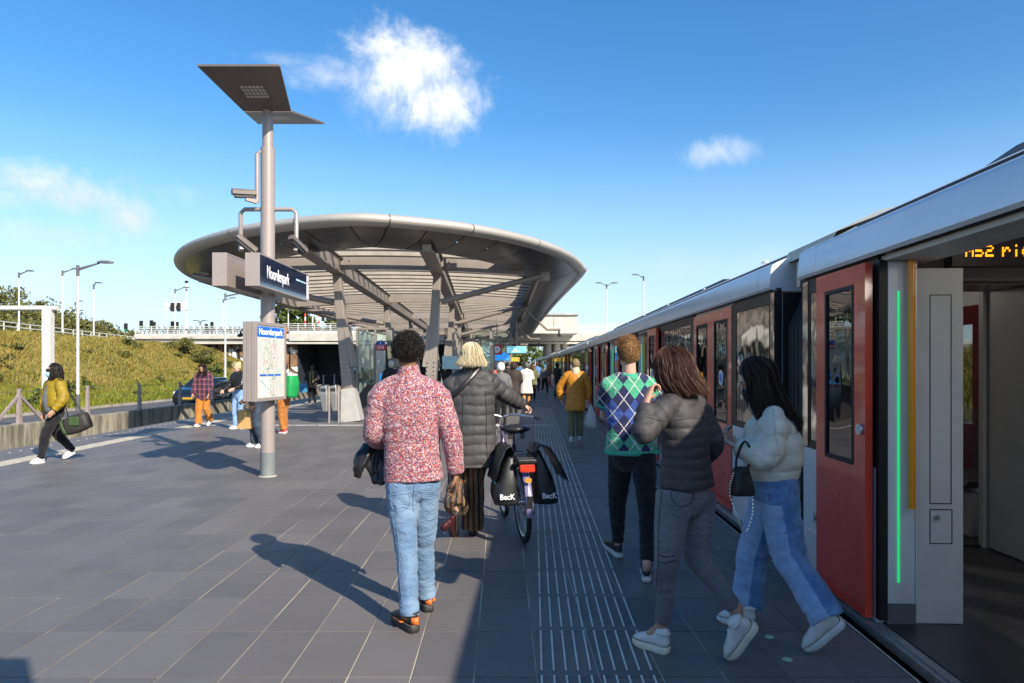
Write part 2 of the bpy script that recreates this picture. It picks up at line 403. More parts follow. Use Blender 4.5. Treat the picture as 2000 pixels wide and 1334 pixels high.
proto = None
for c in cells[:295]:
    q = c[0]; dz = R.uniform(-.0008, .0008)
    if c[1] and proto is not None:
        o = bpy.data.objects.new('tile', proto); COL.objects.link(o); o.parent = platform
        o.location = Vector((q[0][0], q[0][1], dz))-platform.location
    else:
        mb = MB(); slab(mb, [(x-q[0][0], y-q[0][1]) for x, y in q], 0.0)
        me = bpy.data.meshes.new('tile'); me.from_pydata(mb.v, [], mb.f); o = link_mesh('tile', me, MT['slate_tile'], platform)
        o.location = Vector((q[0][0], q[0][1], dz))-platform.location
        if c[1]: proto = me
mb = MB()
for c in cells[295:]: slab(mb, c[0], R.uniform(-.0008, .0008))
tag(mb.build('tile_field', MT['slate_tile'], platform, fix=False), kind='stuff')
# tactile guidance bars (right): ten raised white bars per tile row
tact = empty('tactile_guide_strip', (.45, 12, 0), label='strip of parallel raised white guide bars running along the dark platform beside the train', cat='tactile strip')
bars = []
for r in range(-1, 38):
    for k in range(10):
        y0 = 3.56+r*.6+.03; y1 = y0+.54; x = .15+.0622*k; bars.append((x, y0, y1))
bars.sort(key=lambda c: c[1]); pm = None
def bar(mb, x, y0, y1, w=.011, h=.006):
    s = .0315; X0 = x+s*(y0-3.56); X1 = x+s*(y1-3.56)
    mb.add([(X0-w/2, y0, .0), (X0+w/2, y0, .0), (X1+w/2, y1, .0), (X1-w/2, y1, .0)]+[(X0-w*.32, y0+.01, h), (X0+w*.32, y0+.01, h), (X1+w*.32, y1-.01, h), (X1-w*.32, y1-.01, h)],
           [(4, 5, 6, 7), (0, 1, 5, 4), (1, 2, 6, 5), (2, 3, 7, 6), (3, 0, 4, 7)])
for x, y0, y1 in bars[:290]:
    if pm is None:
        mb = MB(); bar(mb, 0, 3.56, 4.10); pm = bpy.data.meshes.new('guide_bar'); pm.from_pydata([(a, c-3.56, d) for a, c, d in mb.v], [], mb.f); pm.materials.append(MT['white_mark'])
    o = bpy.data.objects.new('guide_bar', pm); COL.objects.link(o); o.parent = tact; o.location = Vector((x+.0315*(y0-3.56), y0, .0015))-tact.location
mb = MB()
for x, y0, y1 in bars[290:]: bar(mb, x, y0, y1)
tag(mb.build('guide_bar_far', MT['white_mark'], tact, fix=False), kind='stuff')
# left tactile strip, beige
tl = empty('tactile_guide_strip', (-8.3, 16, 0), label='beige strip of guide bars along the left platform edge by the low concrete wall', cat='tactile strip')
mb = MB()
for r in range(60):
    for k in range(9):
        y0 = 6+r*.6+.02; x = XL(y0)+1.05+.04*k; mb.b2((x, y0, .0), (x+.028, y0+.56, .005))
tag(mb.build('guide_bar_field', MT['beige_mark'], tl, fix=False), kind='stuff')
# cross line of white blocks at the canopy front
wl = empty('white_block_row', (-3.5, 18.5, 0), label='row of white blocks crossing the platform in front of the canopy', cat='floor marking')
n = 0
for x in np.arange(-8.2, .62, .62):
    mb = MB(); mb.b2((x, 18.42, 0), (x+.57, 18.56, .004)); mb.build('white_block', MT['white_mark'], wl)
M('mint_dot', (.36, .62, .45), .6, var=.1, vs=20)
for (px, py), lb in (((1503, 1245), 'pale green floor dot between the walking women, the farther of two'), ((1538, 1289), 'pale green floor dot nearest the bottom edge beside the platform edge')):
    g = G(px, py); mb = MB(); mb.lathe([(0.001, .0045), (.024, .0045), (.026, .001)][::-1], (g.x, g.y, .001), 20); tag(mb.build('floor_dot', MT['mint_dot']), lb, 'floor dot', 'green dots on the platform')
# edge line and studs
mb = MB()
for i in range(-10, 90):
    y = i; mb.add([(XR(y)-.012, y, .0035), (XR(y)-.001, y, .0035), (XR(y+1)-.001, y+1, .0035), (XR(y+1)-.012, y+1, .0035)], [(0, 1, 2, 3)])
mb.build('edge_line', MT['beige_mark'], platform, fix=False)
mb = MB()
for i in range(20, 180):
    y = i*.3; mb.lathe([(.02, 0), (.013, .006)], (XR(y)-.33, y, .001), 6)
    if i > 35: mb.lathe([(.022, 0), (.015, .006)], (XL(y)+.38, y, .001), 6)
tag(mb.build('edge_stud', MT['beige_mark'], platform, fix=False), kind='stuff')

# track troughs ----------------------------------------------------------------
mb = MB(); mb.add([(-13.2, -16, -1.25), (-8.5, -16, -1.25), (-10.5, 125, -1.25), (-15.0, 125, -1.25)], [(0, 1, 2, 3)])
tag(mb.build('track_bed', MT['ballast']), kind='structure')
mb = MB(); mb.add([(1.3, -16, -1.25), (9, -16, -1.25), (9, 125, -1.25), (1.3, 125, -1.25)], [(0, 1, 2, 3)])
tag(mb.build('track_bed', MT['ballast']), kind='structure')
for k, off in enumerate((.75, 2.19)):
    mb = MB(); rings = []
    for y in range(-15, 120, 5):
        x = XL(y)-off; rings.append([(x-.07, y, -1.25), (x+.07, y, -1.25), (x+.035, y, -1.08), (x-.035, y, -1.08)])
    mb.loft(rings); tag(mb.build('track_rail', MT['rail_steel']), ('left-hand track rail nearest the platform edge', 'left-hand track rail beside the low concrete wall')[k], 'rail', 'rails of the left track')
# trough wall with top at platform level: concrete segments
XWALL = -13.05
wall = empty('trough_wall', (XWALL, 30, -1.3), label='low weathered concrete wall beside the left track', cat='wall')
y = -8.0
while y < 110:
    mb = MB(); mb.b2((XWALL-.32, y+.006, -1.3), (XWALL, y+5.994, R.uniform(-.012, .0))); mb.build('wall_segment', MT['stained_concrete'], wall, bevel=.02); y += 6
# road
ZR = -.5
mb = MB(); mb.add([(-20.2, -30, ZR), (XWALL-.3, -30, ZR), (XWALL-.3, 160, ZR), (-20.2, 160, ZR)], [(0, 1, 2, 3)])
tag(mb.build('road', MT['asphalt']), kind='structure')
mb = MB(); mb.b2((-20.3, -30, ZR-.1), (-20.1, 160, ZR+.12)); tag(mb.build('kerb', MT['concrete']), kind='structure')
mb = MB(); mb.b2((XWALL-.75, -30, ZR-.1), (XWALL-.325, 160, ZR+.12)); tag(mb.build('verge_kerb', MT['concrete']), kind='structure')
for i in range(14):
    mb = MB(); mb.b2((-17.0, -6+i*6, ZR+.001), (-16.88, -3+i*6, ZR+.005)); o = mb.build('lane_dash', MT['white_mark']); tag(o, kind='structure')
mb = MB(); mb.b2((-14.05, -30, ZR+.001), (-13.93, 160, ZR+.005)); tag(mb.build('road_edge_line', MT['white_mark']), kind='structure')

# fence on the trough wall
M('taupe_paint', (.30, .255, .245), .45, var=.06, vs=3, bump=.0006, bs=90, coat=.15)
M('wire_dark', (.16, .15, .14), .6)
fence = empty('post_fence', (XWALL-.16, 30, 0), label='row of slim taupe posts with wires on the concrete wall', cat='fence')
fy = [18.9+3.05*i for i in range(-3, 24)]
for y in fy:
    mb = MB(); x = XWALL-.16
    mb.box((x, y, .01), (.2, .3, .025))
    mb.add([(x-.05, y-.06, .02), (x+.05, y-.06, .02), (x+.05, y+.06, .02), (x-.05, y+.06, .02), (x-.03, y-.05, .93), (x+.03, y-.05, .93), (x+.03, y+.02, .95), (x-.03, y+.02, .95)],
           [(3, 2, 1, 0), (4, 5, 6, 7), (0, 1, 5, 4), (1, 2, 6, 5), (2, 3, 7, 6), (3, 0, 4, 7)])
    if abs(y-18.9) < .1 or y > 80: pass
    mb.build('fence_post', MT['taupe_paint'], fence)
    if abs(y-18.9) < .1:
        for s in (-1, 1):
            mb = MB(); mb.beam((x, y+s*.95, .02), (x, y, .78), .045, .07); mb.build('brace', MT['taupe_paint'], fence)
mb = MB()
for z in (.86, .28, .57): mb.tube([(XWALL-.16, fy[0], z), (XWALL-.16, fy[-1], z)], .006 if z > .8 else .003, 4)
mb.build('wire', MT['wire_dark'], fence)

# embankment -------------------------------------------------------------------
def emb_z(x, y):
    d = -20.2-x; s = np.clip(d/10.2, 0, 1); z = ZR+.05+3.95*(s*s*(3-2*s)*.35+s*.65)
    z = z+.16*vnoise(np.stack([x*.35, y*.35, x*0], -1), 3)*np.clip(d, 0, 1)+.06*vnoise(np.stack([x*1.1, y*1.1, x*0], -1), 5)*np.clip(d, 0, 1)
    return np.where(d <= 0, ZR-.02, z)
xs = np.concatenate([np.arange(-20.0, -33, -.5), np.arange(-33, -90, -6.)]); ys = np.arange(-12, 69.1, .75)
X, Y = np.meshgrid(xs, ys); Z = emb_z(X.ravel(), Y.ravel())
nx = len(xs); me = bpy.data.meshes.new('embankment')
me.from_pydata(np.stack([X.ravel(), Y.ravel(), Z], -1).tolist(), [], [(j*nx+i, j*nx+i+1, (j+1)*nx+i+1, (j+1)*nx+i) for j in range(len(ys)-1) for i in range(nx-1)])
M('dry_earth', (.17, .135, .05), .95, var=.5, vs=.8, bump=.05, bs=6)
tag(link_mesh('embankment', me, MT['dry_earth'], smooth=True), kind='structure')
def grassmat(name, cols, scale=.35):
    m, t, b = newmat(name); g = t.n('ShaderNodeNewGeometry'); pos = g.outputs['Position']
    n = t.m('ADD', t.m('MULTIPLY', t.noise(pos, scale, 5.0, .65, .5), .75), t.m('MULTIPLY', g.outputs['Random Per Island'], .32))
    c = t.ramp(n, [(p, q) for p, q in cols]); t.put(b.inputs['Base Color'], c); b.inputs['Roughness'].default_value = .75; b.inputs['Specular IOR Level'].default_value = .2
    b.inputs['Transmission Weight'].default_value = 0
    return m
grassmat('dry_grass', [(.30, (.055, .065, .012)), (.38, (.12, .13, .02)), (.45, (.25, .19, .045)), (.52, (.34, .25, .08)), (.58, (.15, .16, .024)), (.66, (.27, .20, .055)), (.74, (.10, .12, .016)), (.84, (.06, .08, .012))], .16)
grassmat('weed_green', [(.3, (.06, .085, .012)), (.5, (.14, .17, .02)), (.65, (.20, .22, .03)), (.8, (.09, .12, .018))], .8)
def blades(name, x, y, z, h, w, mat, parent=None, lean=.35, nb=3, label=None):
    n = len(x); x = np.repeat(x, nb); y = np.repeat(y, nb); z = np.repeat(z, nb); h = np.repeat(h, nb)*RNG.uniform(.6, 1.2, n*nb); w = np.repeat(w, nb)
    x = x+RNG.normal(0, .07, n*nb); y = y+RNG.normal(0, .07, n*nb); a = RNG.uniform(0, 2*np.pi, n*nb); la = RNG.uniform(0, 2*np.pi, n*nb); ll = RNG.uniform(.05, lean, n*nb)*h
    dx, dy = np.cos(a)*w/2, np.sin(a)*w/2; bx, by = np.cos(la)*ll, np.sin(la)*ll
    V = np.stack([np.stack([x-dx, y-dy, z-.03], -1), np.stack([x+dx, y+dy, z-.03], -1), np.stack([x+dx*.7+bx*.45, y+dy*.7+by*.45, z+h*.6], -1), np.stack([x-dx*.7+bx*.45, y-dy*.7+by*.45, z+h*.6], -1), np.stack([x+bx, y+by, z+h], -1)], 1).reshape(-1, 3)
    k = np.arange(n*nb)*5
    me = bpy.data.meshes.new(name); me.from_pydata(V.tolist(), [], np.stack([k, k+1, k+2, k+3], -1).tolist()+np.stack([k+3, k+2, k+4], -1).tolist())
    o = link_mesh(name, me, mat, parent)
    return tag(o, kind='stuff')
n = 40000
gy = 13+55*RNG.random(n)**.8; gx = -20.3-11.5*RNG.random(n)
gz = emb_z(gx, gy); dens = vnoise(np.stack([gx*.5, gy*.5, gx*0], -1), 9)
blades('embankment_grass', gx, gy, gz, .07+.15*RNG.random(n)+.36*np.clip(dens, 0, 1)**1.7, np.full(n, .035)*(.7+gy/45), MT['dry_grass'], lean=.9)
n = 9000
gy = 13+55*RNG.random(n)**.8; gx = -20.3-2.6*RNG.random(n)**1.5
blades('verge_weeds', gx, gy, emb_z(gx, gy), .12+.25*RNG.random(n), np.full(n, .04)*(.7+gy/45), MT['weed_green'], lean=.6)
# leafy clumps ------------------------------------------------------------------
def leafmat(name, a, b_, c):
    m, t, b = newmat(name); g = t.n('ShaderNodeNewGeometry')
    n = t.m('ADD', t.m('MULTIPLY', g.outputs['Random Per Island'], .7), t.m('MULTIPLY', t.noise(g.outputs['Position'], .6, 3.0), .3))
    t.put(b.inputs['Base Color'], t.ramp(n, [(.1, a), (.5, b_), (.9, c)])); b.inputs['Roughness'].default_value = .6; b.inputs['Specular IOR Level'].default_value = .3
    return m
leafmat('leaf_mid', (.035, .055, .012), (.075, .105, .02), (.13, .16, .035))
leafmat('leaf_dry', (.05, .06, .014), (.11, .115, .025), (.17, .16, .045))
M('bark', (.12, .09, .065), .9, var=.3, vs=6, bump=.01, bs=20)
def leaf_cloud(centres, radii, n, size, flat=.8):
    """leaf quads spread through many small clumps -> verts, faces"""
    c = np.array(centres); r = np.array(radii); k = RNG.integers(0, len(c), n)
    d = RNG.normal(size=(n, 3)); d /= np.linalg.norm(d, axis=1, keepdims=True); rad = RNG.random(n)**.45
    p = c[k]+d*(r[k]*rad[:, None] if r.ndim > 1 else (r[k]*rad)[:, None])*np.array([1, 1, flat])
    a = RNG.normal(size=(n, 3)); a /= np.linalg.norm(a, axis=1, keepdims=True); b = np.cross(a, RNG.normal(size=(n, 3))); b /= np.linalg.norm(b, axis=1, keepdims=True)
    s = size*RNG.uniform(.6, 1.3, n)[:, None]
    V = np.stack([p-a*s, p+b*s*.5, p+a*s, p-b*s*.5], 1).reshape(-1, 3); q = np.arange(n)*4
    return V.tolist(), np.stack([q, q+1, q+2, q+3], -1).tolist()
def tree(x, y, z0, h, rx, label, mat='leaf_mid', n=5000, trunk=.25, size=.22, name='tree', group='trees beyond the bridge', low=.35):
    t = empty(name, (x, y, z0), label=label, cat='tree', group=group); mb = MB(); c = []; rr = []
    mb.tube([(x, y, z0-.3), (x+.1, y, z0+h*.3), (x-.05, y, z0+h*.62)], [trunk, trunk*.75, trunk*.4], 8, 3)
    for i in range(26):
        a = R.uniform(0, 6.28); u = R.random()**.5; zz = R.uniform(low, .95); prof = math.sin(min(1, (1-zz)/(1-low)*.8+.25)*math.pi*.62)
        c.append((x+math.cos(a)*u*rx*prof, y+math.sin(a)*u*rx*prof, z0+h*zz)); rr.append(rx*R.uniform(.2, .36))
        if i % 3 == 0: mb.tube([(x, y, z0+h*.3*(1+R.random()*.6)), c[-1]], [trunk*.35, trunk*.08], 5)
    mb.build('trunk', MT['bark'], t, smooth=True)
    V, fs = leaf_cloud(c, rr, n, size); me = bpy.data.meshes.new('crown'); me.from_pydata((np.array(V)-np.array([x, y, z0])).tolist(), [], fs); tag(link_mesh('crown', me, MT[mat], t))
    return t
# bushy hill at far left
def hill_top(x): return float(np.interp(x, [-110, -75, -62, -54, -47, -40], [12.5, 12.2, 11.2, 9.6, 6.4, 3.6]))
xs = np.arange(-110, -37, 2.5); rings = []
mb = MB()
for x in xs: rings.append([(x, 66, 3.2), (x, 72, 3.2+(hill_top(x)-4.6)*.45), (x, 79, hill_top(x)-2.0), (x, 90, hill_top(x)-2.2), (x, 110, 2)])
mb.loft(rings, close=False, cap=False); tag(mb.build('hill', MT['earth'], smooth=True), kind='structure')
cs = []; rs = []
for i in range(520):
    x = R.uniform(-88, -37); s = R.random()**.8; cs.append((x, 67+s*14+R.uniform(-1, 1), 3.4+(hill_top(x)-3.6)*min(1, s*1.05)+R.uniform(-.2, .4))); rs.append(R.uniform(.5, 1.3))
V, fs = leaf_cloud(cs, rs, 36000, .2, .75); me = bpy.data.meshes.new('hill_shrubs'); me.from_pydata(V, [], fs)
tag(link_mesh('hill_shrubs', me, MT['leaf_dry']), kind='stuff')
def bush(x, y, z, r, label, mat='leaf_mid', n=900):
    t = empty('shrub', (x, y, z), label=label, cat='shrub', group='shrubs on the embankment'); cs = [(x+R.gauss(0, r*.5), y+R.gauss(0, r*.5), z+abs(R.gauss(r*.4, r*.35))) for i in range(9)]
    V, fs = leaf_cloud(cs, [r*R.uniform(.3, .5) for _ in cs], n, .09); me = bpy.data.meshes.new('foliage'); me.from_pydata((np.array(V)-np.array([x, y, z])).tolist(), [], fs); link_mesh('foliage', me, MT[mat], t)
    mb = MB()
    for c in cs[:5]: mb.tube([(x, y, z-.1), c], [.02, .006], 4)
    mb.build('stem', MT['bark'], t)
ez = lambda x, y: float(emb_z(np.array([x]), np.array([y]))[0])
for x, y, r, lb, mt in ((-25.6, 58, 1.1, 'olive shrub on the embankment just left of the graffiti wall', 'leaf_dry'), (-23.8, 56, .9, 'low green shrub at the foot of the embankment behind the plaid coat', 'leaf_mid'),
                    (-27.5, 60, 1.3, 'broad shrub high on the embankment under the bridge end', 'leaf_dry'), (-22.2, 53, .7, 'small shrub beside the white lamp post near the underpass', 'leaf_mid'),
                    (-22.8, 38, .35, 'small bright green plant alone in the dry grass', 'leaf_mid')):
    bush(x, y, ez(x, y), r, lb, mt, int(700+900*r))

for k in range(26):
    x = -20.8-9.5*R.random(); y = R.uniform(22, 64); bush(x, y, ez(x, y), R.uniform(.25, .6), 'small weedy shrub in the dry embankment grass behind the fence', R.choice(('leaf_dry', 'leaf_mid', 'leaf_dry')), 420)
# bridge -----------------------------------------------------------------------
M('bridge_white', (.50, .48, .43), .6, var=.1, vs=1.2, bump=.002)
M('bridge_grey', (.42, .40, .37), .8, var=.2, vs=.8, bump=.004, bs=20)
M('navy_wall', (.022, .026, .04), .7, var=.3, vs=.7)
YB = 69.0
bridge = empty('road_bridge', (0, YB, 3.6), label='pale concrete road bridge crossing behind the canopy over the tracks', cat='bridge')
mb = MB(); mb.b2((-60, YB+.3, 3.92), (45, YB+17, 4.3)); mb.build('deck', MT['bridge_grey'], bridge)
mb = MB(); mb.b2((-36, YB+.12, 3.72), (45, YB+.34, 3.9)); mb.build('edge_beam', MT['bridge_white'], bridge)
x = -37.0; pan = {}
while x < 40:
    right = x > -22.5; w = 1.9; z0, z1 = (4.02, 4.98) if right else (4.22, 4.66)
    if right not in pan:
        mb = MB(); mb.loft([[(0, 0, 0), (0, .14, -.02), (0, .3, z1-z0), (0, .18, z1-z0), (0, -.03, (z1-z0)*.75)], [(w-.02, 0, 0), (w-.02, .14, -.02), (w-.02, .3, z1-z0), (w-.02, .18, z1-z0), (w-.02, -.03, (z1-z0)*.75)]])
        o = mb.build('fascia_panel', MT['bridge_white'], None, origin=(0, 0, 0)); pan[right] = o.data; COL.objects.unlink(o)
    o = bpy.data.objects.new('fascia_panel', pan[right]); COL.objects.link(o); o.parent = bridge; o.location = Vector((x, YB, z0))-bridge.location; x += w
rail = tag(empty('bridge_railing', (0, YB+.25, 4.6), label='white steel railing with horizontal bars along the bridge edge', cat='railing'))
for x in np.arange(-37, 40, 1.6):
    zt = 5.72 if x > -22.5 else 5.45; z0 = 4.95 if x > -22.5 else 4.62
    if x < -38: continue
    mb = MB(); mb.box((x, YB+.25, (zt+z0)/2), (.07, .07, zt-z0)); mb.build('post', MT['white_paint'], rail)
for a, c, z0, zt in ((-37, -22.5, 4.7, 5.45), (-22.5, 40, 5.0, 5.72)):
    for k in range(5):
        mb = MB(); mb.b2((a, YB+.2, z0+(zt-z0)*k/4-.025), (c, YB+.24, z0+(zt-z0)*k/4+.025)); mb.build('bar', MT['white_paint'], rail)
# railing along the embankment crest
rail2 = empty('crest_railing', (-31, 50, 3.9), label='low white railing along the embankment crest at left', cat='railing')
for y in np.arange(38, 69.5, 1.7):
    mb = MB(); mb.box((-31-.19*(y-38)*1., y, 4.25), (.06, .06, .8)) if False else mb.box((-31.0-(y-38)*.19, y, 4.0), (.06, .06, .8)); mb.build('post', MT['white_paint'], rail2)
for z in (4.38, 4.1):
    mb = MB(); mb.beam((-31, 38, z), (-31-(31)*.19, 69, z), .05, .06); mb.build('bar', MT['white_paint'], rail2)
# abutment of sheet piles with graffiti, dark underpass
m, t, b = newmat('graffiti_piles')
pos = t.n('ShaderNodeNewGeometry').outputs['Position']; sx, sy, sz = t.sep(pos)
rust = t.mix(t.ss(t.noise(pos, 1.6, 6.0, .65), .35, .7), (.16, .09, .05), (.30, .18, .10))
u = t.m('ADD', sx, t.m('MULTIPLY', sz, .5)); blob = t.n('ShaderNodeTexVoronoi', {'Vector': t.comb(t.m('MULTIPLY', u, .62), 0.0, t.m('MULTIPLY', sz, .5)), 'Scale': 1.0, 'Randomness': .8}, feature='DISTANCE_TO_EDGE').outputs[0]
body = t.m('MULTIPLY', t.ss(blob, .03, .05), t.m('LESS_THAN', t.noise(t.comb(t.m('MULTIPLY', sx, .35), 0.0, t.m('MULTIPLY', sz, .6)), 1.0, 3.0), t.m('ADD', .46, t.m('MULTIPLY', t.m('SUBTRACT', 2.6, sz), .1))))
t.put(b.inputs['Base Color'], t.mix(t.m('SUBTRACT', 1.0, t.ss(blob, .09, .12)), t.mix(body, rust, (.72, .71, .68)), t.mix(body, rust, (.06, .06, .06)))); b.inputs['Roughness'].default_value = .7
ab = empty('sheet_pile_abutment', (-26, YB+1, -.5), label='rusty sheet-pile abutment with white graffiti under the bridge', cat='retaining wall')
x = -38.0
while x < -21.6:
    mb = MB(); mb.prism([(x, YB+1.5, ZR-.1), (x+.12, YB+1.1, ZR-.1), (x+.55, YB+1.1, ZR-.1), (x+.67, YB+1.5, ZR-.1), (x+.67, YB+1.7, ZR-.1), (x, YB+1.7, ZR-.1)], (0, 0, 4.35)); mb.build('pile', MT['graffiti_piles'], ab); x += .72
up = empty('underpass_wall', (-16, YB+9, -.5), label='dark navy back wall of the underpass below the bridge', cat='wall')
for x in np.arange(-24, -8, 3.0):
    mb = MB(); mb.b2((x, YB+9, -.6), (x+2.97, YB+9.3, 3.91)); mb.build('wall_panel', MT['navy_wall'], up)
mb = MB(); mb.b2((-21.75, YB+1.72, -.6), (-21.4, YB+9, 3.91)); mb.build('side_panel', MT['navy_wall'], up)
# right-hand block over the tracks with round columns
blk = empty('concourse_block', (3, YB-3, 4.2), label='pale box-shaped station building on the bridge at the canopy end', cat='building')
mb = MB(); mb.b2((-7, YB-4, 4.55), (6.1, YB-.2, 5.2)); mb.build('floor_slab', MT['bridge_white'], blk, bevel=.03)
for x in np.arange(-7, 6, 2.17):
    mb = MB(); mb.b2((x+.01, YB-3.9, 5.203), (min(x+2.15, 6.0), YB-.3, 6.25)); mb.build('facade_panel', MT['bridge_white'], blk)
mb = MB(); mb.b2((-7.1, YB-4.1, 6.253), (6.15, YB-.2, 6.4)); mb.build('roof', MT['bridge_grey'], blk)
for i, x in enumerate((3.6, 4.5, 5.4)):
    for j, yy in enumerate((YB+1.5, YB+8)):
        mb = MB(); mb.lathe([(.36, -1.6), (.36, 3.95)], (x+.15*j, yy, 0), 18); tag(mb.build('bridge_column', MT['bridge_white'], smooth='auto'), ('left', 'middle', 'right')[i]+('most' if i != 1 else '')+' round white column under the bridge, '+('front row' if j == 0 else 'back row'), 'column', 'round columns under the bridge')
# grassy bank beyond the train
mb = MB(); mb.loft([[(9, y, -1.3), (12, y, .2), (17, y, 2.2), (30, y, 3.0)] for y in range(-10, 66, 4)], close=False, cap=False); tag(mb.build('right_bank', MT['dry_earth'], smooth=True, fix=False), kind='structure')
n = 5000; gx = 9.3+7*RNG.random(n); gy = 4+30*RNG.random(n); blades('bank_grass', gx, gy, np.interp(gx, [9, 12, 17], [-1.3, .2, 2.2]), .3+.4*RNG.random(n), np.full(n, .05), MT['dry_grass'], lean=.7)
# trees
for a in ((-30, 96, 3.6, 9.2, 3.4, 'rounded green tree behind the bridge left of the map board'), (-27.4, 94, 3.6, 7.6, 2.4, 'green tree behind the bridge just left of the lamp pole'),
          (-24.5, 100, 3.6, 5.4, 2.2, 'low tree behind the bridge right of the map board'), (-20.7, 102, 3.6, 4.4, 2.0, 'small bushy tree behind the bridge near the striped poles'), (7.0, 104, 3.6, 5.2, 2.2, 'tree crown peeping over the station block at right'),
          (-2.2, 112, -1.2, 6.2, 4.2, 'bushy tree seen under the bridge at the platform end'), (2.6, 118, -1.2, 6.6, 4.4, 'bushy tree under the bridge beside the train end'), (-7.5, 116, -1.2, 6.5, 4.4, 'bushy tree under the bridge behind the lift'), (-14, 120, -1.2, 6, 4, 'dark tree far under the bridge at left')):
    tree(*a, n=3200 if a[1] < 110 else 2600, size=.24, low=.3 if a[2] > 0 else .08)
cs = []; rs = []
for i in range(160):
    a = R.uniform(-170, 170); cs.append((a, 230+R.uniform(-10, 20), R.uniform(0, 7))); rs.append(R.uniform(2, 4.5))
V, fs = leaf_cloud(cs, rs, 15000, .8); me = bpy.data.meshes.new('far_woods'); me.from_pydata(V, [], fs); tag(link_mesh('far_woods', me, MT['leaf_mid']), kind='stuff')

# street lamps -----------------------------------------------------------------
M('lamp_grey', (.10, .105, .11), .5); M('pole_white', (.60, .60, .58), .45, var=.05)
def lamp(x, y, z0, ztop, arm, label, heads=1, base=True, dirx=1, r=.075):
    t = empty('street_lamp', (x, y, z0), label=label, cat='street lamp', group='white street lamps'); top = Vector((x, y, ztop))
    mb = MB(); mb.tube([(x, y, z0), (x, y, ztop-.45)], [r, r*.75], 10); mb.build('pole', MT['pole_white'], t, smooth='auto')
    if base: mb = MB(); mb.tube([(x, y, z0), (x, y, z0+.75)], r*1.15, 10); mb.build('pole_base', MT['lamp_grey'], t, smooth='auto')
    mb = MB(); mb.tube([(x, y, ztop-.5), (x, y, ztop)], r*.95, 8); mb.build('collar', MT['lamp_grey'], t)
    for s in ((dirx,) if heads == 1 else (-1, 1)):
        mb = MB(); e = Vector((x+s*arm, y, ztop+.1)); mb.beam((x, y, ztop-.2), e, .07, .12, w1=.06, h1=.05); mb.build('arm', MT['lamp_grey'], t)
        mb = MB(); mb.loft([[(e.x+s*d, e.y+w*c, e.z+hh*k+.02) for c, k in ((-1, -.3), (1, -.3), (.6, 1), (-.6, 1))] for d, w, hh in ((-.1, .05, .05), (.15, .16, .09), (.5, .15, .08), (.65, .05, .04))])
        mb.build('lamp_head', MT['lamp_grey'], t)
    return t
p = P(152, 518, 32.5); lamp(p.x, 32.5, ZR, p.z, 1.0, 'tall white street lamp rising behind the person with the face mask')
p = P(440, 573, 49); lamp(p.x, 49, ZR, p.z, 1.6, 'white street lamp just left of the map board in front of the bridge')
for px, py, Y, arm, lb, hd, dx in ((37, 532, 62, .7, 'leftmost street lamp, standing on the green hill', 1, 1), (122, 528, 62, .9, 'white street lamp second from left behind the portal', 1, 1), (183, 555, 68, .0, 'short-headed white lamp pole between portal and bridge', 0, 1),
                        (342, 564, 74, .9, 'white street lamp on the bridge beside the road signs', 1, 1), (436, 584, 82, .9, 'farther street lamp peeking left of the map board', 1, 1), (563, 604, 84, 1.1, 'street lamp on the bridge right of the map board', 1, 1),
                        (1185, 555, 78, .6, 'double-headed lamp on the bridge above the train', 2, 1), (1257, 539, 72, .55, 'tall lamp on the bridge above the train with one arm to the left', 1, -1), (1290, 600, 90, .9, 'low lamp head just above the train roof', 1, 1),
                        (147, 590, 90, .4, 'distant thin lamp between hill and bridge', 1, 1), (391, 628, 92, .3, 'small distant double lamp above the bridge railing', 2, 1)):
    p = P(px, py, Y); lamp(p.x, Y, 4.2 if px > 200 else 3.8, p.z, max(arm, .2), lb, max(hd, 1), px < 200, dx, .085)
# white portal over the road
pt = empty('height_portal', (-13.9, 20.5, ZR), label='white height-limit portal frame over the road at far left', cat='portal frame')
p = P(94, 604, 20.5)
mb = MB(); mb.b2((p.x-.12, 20.38, ZR), (p.x+.12, 20.62, p.z)); mb.build('post', MT['pole_white'], pt, bevel=.02)
mb = MB(); mb.tube([(p.x+.28, 20.5, p.z+.03), (p.x-9, 20.5, p.z+.03)], .075, 12); mb.build('crossbar', MT['pole_white'], pt, smooth='auto')
mb = MB(); mb.b2((p.x-8.6, 20.38, ZR), (p.x-8.36, 20.62, p.z)); mb.build('post', MT['pole_white'], pt, bevel=.02)
# traffic lights and road signs on the bridge
M('signal_black', (.02, .02, .022), .5); M('sign_white', (.6, .6, .6), .5, var=.04); M('striped_red', (.55, .06, .04), .5)
M('lens_green', (.02, .35, .12), .3); M('lens_red', (.45, .03, .02), .3)
for i, (px, py, Y) in enumerate(((245, 633, 74), (275, 628, 75), (295, 627, 76), (300, 630, 78), (336, 629, 77), (345, 630, 79), (402, 634, 82), (413, 630, 80))):
    p = P(px, py, Y); t = empty('traffic_light', (p.x, Y, 4.2), label=('traffic light on the bridge, number %s from the left above the railing' % ('one', 'two', 'three', 'four', 'five', 'six', 'seven', 'eight')[i]), cat='traffic light', group='traffic lights on the bridge')
    mb = MB(); mb.tube([(p.x, Y, 4.2), (p.x, Y, p.z)], .05, 6); mb.build('pole', MT['lamp_grey'], t)
    mb = MB(); mb.box((p.x+.1, Y-.1, p.z-.35), (.3, .18, .85)); mb.build('housing', MT['signal_black'], t)
    for k in range(3):
        mb = MB(); mb.tube([(p.x+.1, Y-.2, p.z-.1-.26*k), (p.x+.1, Y-.34, p.z-.12-.26*k)], [.1, .11], 8); mb.build('visor', MT['signal_black'] if k != 2 else MT['lens_green'], t)
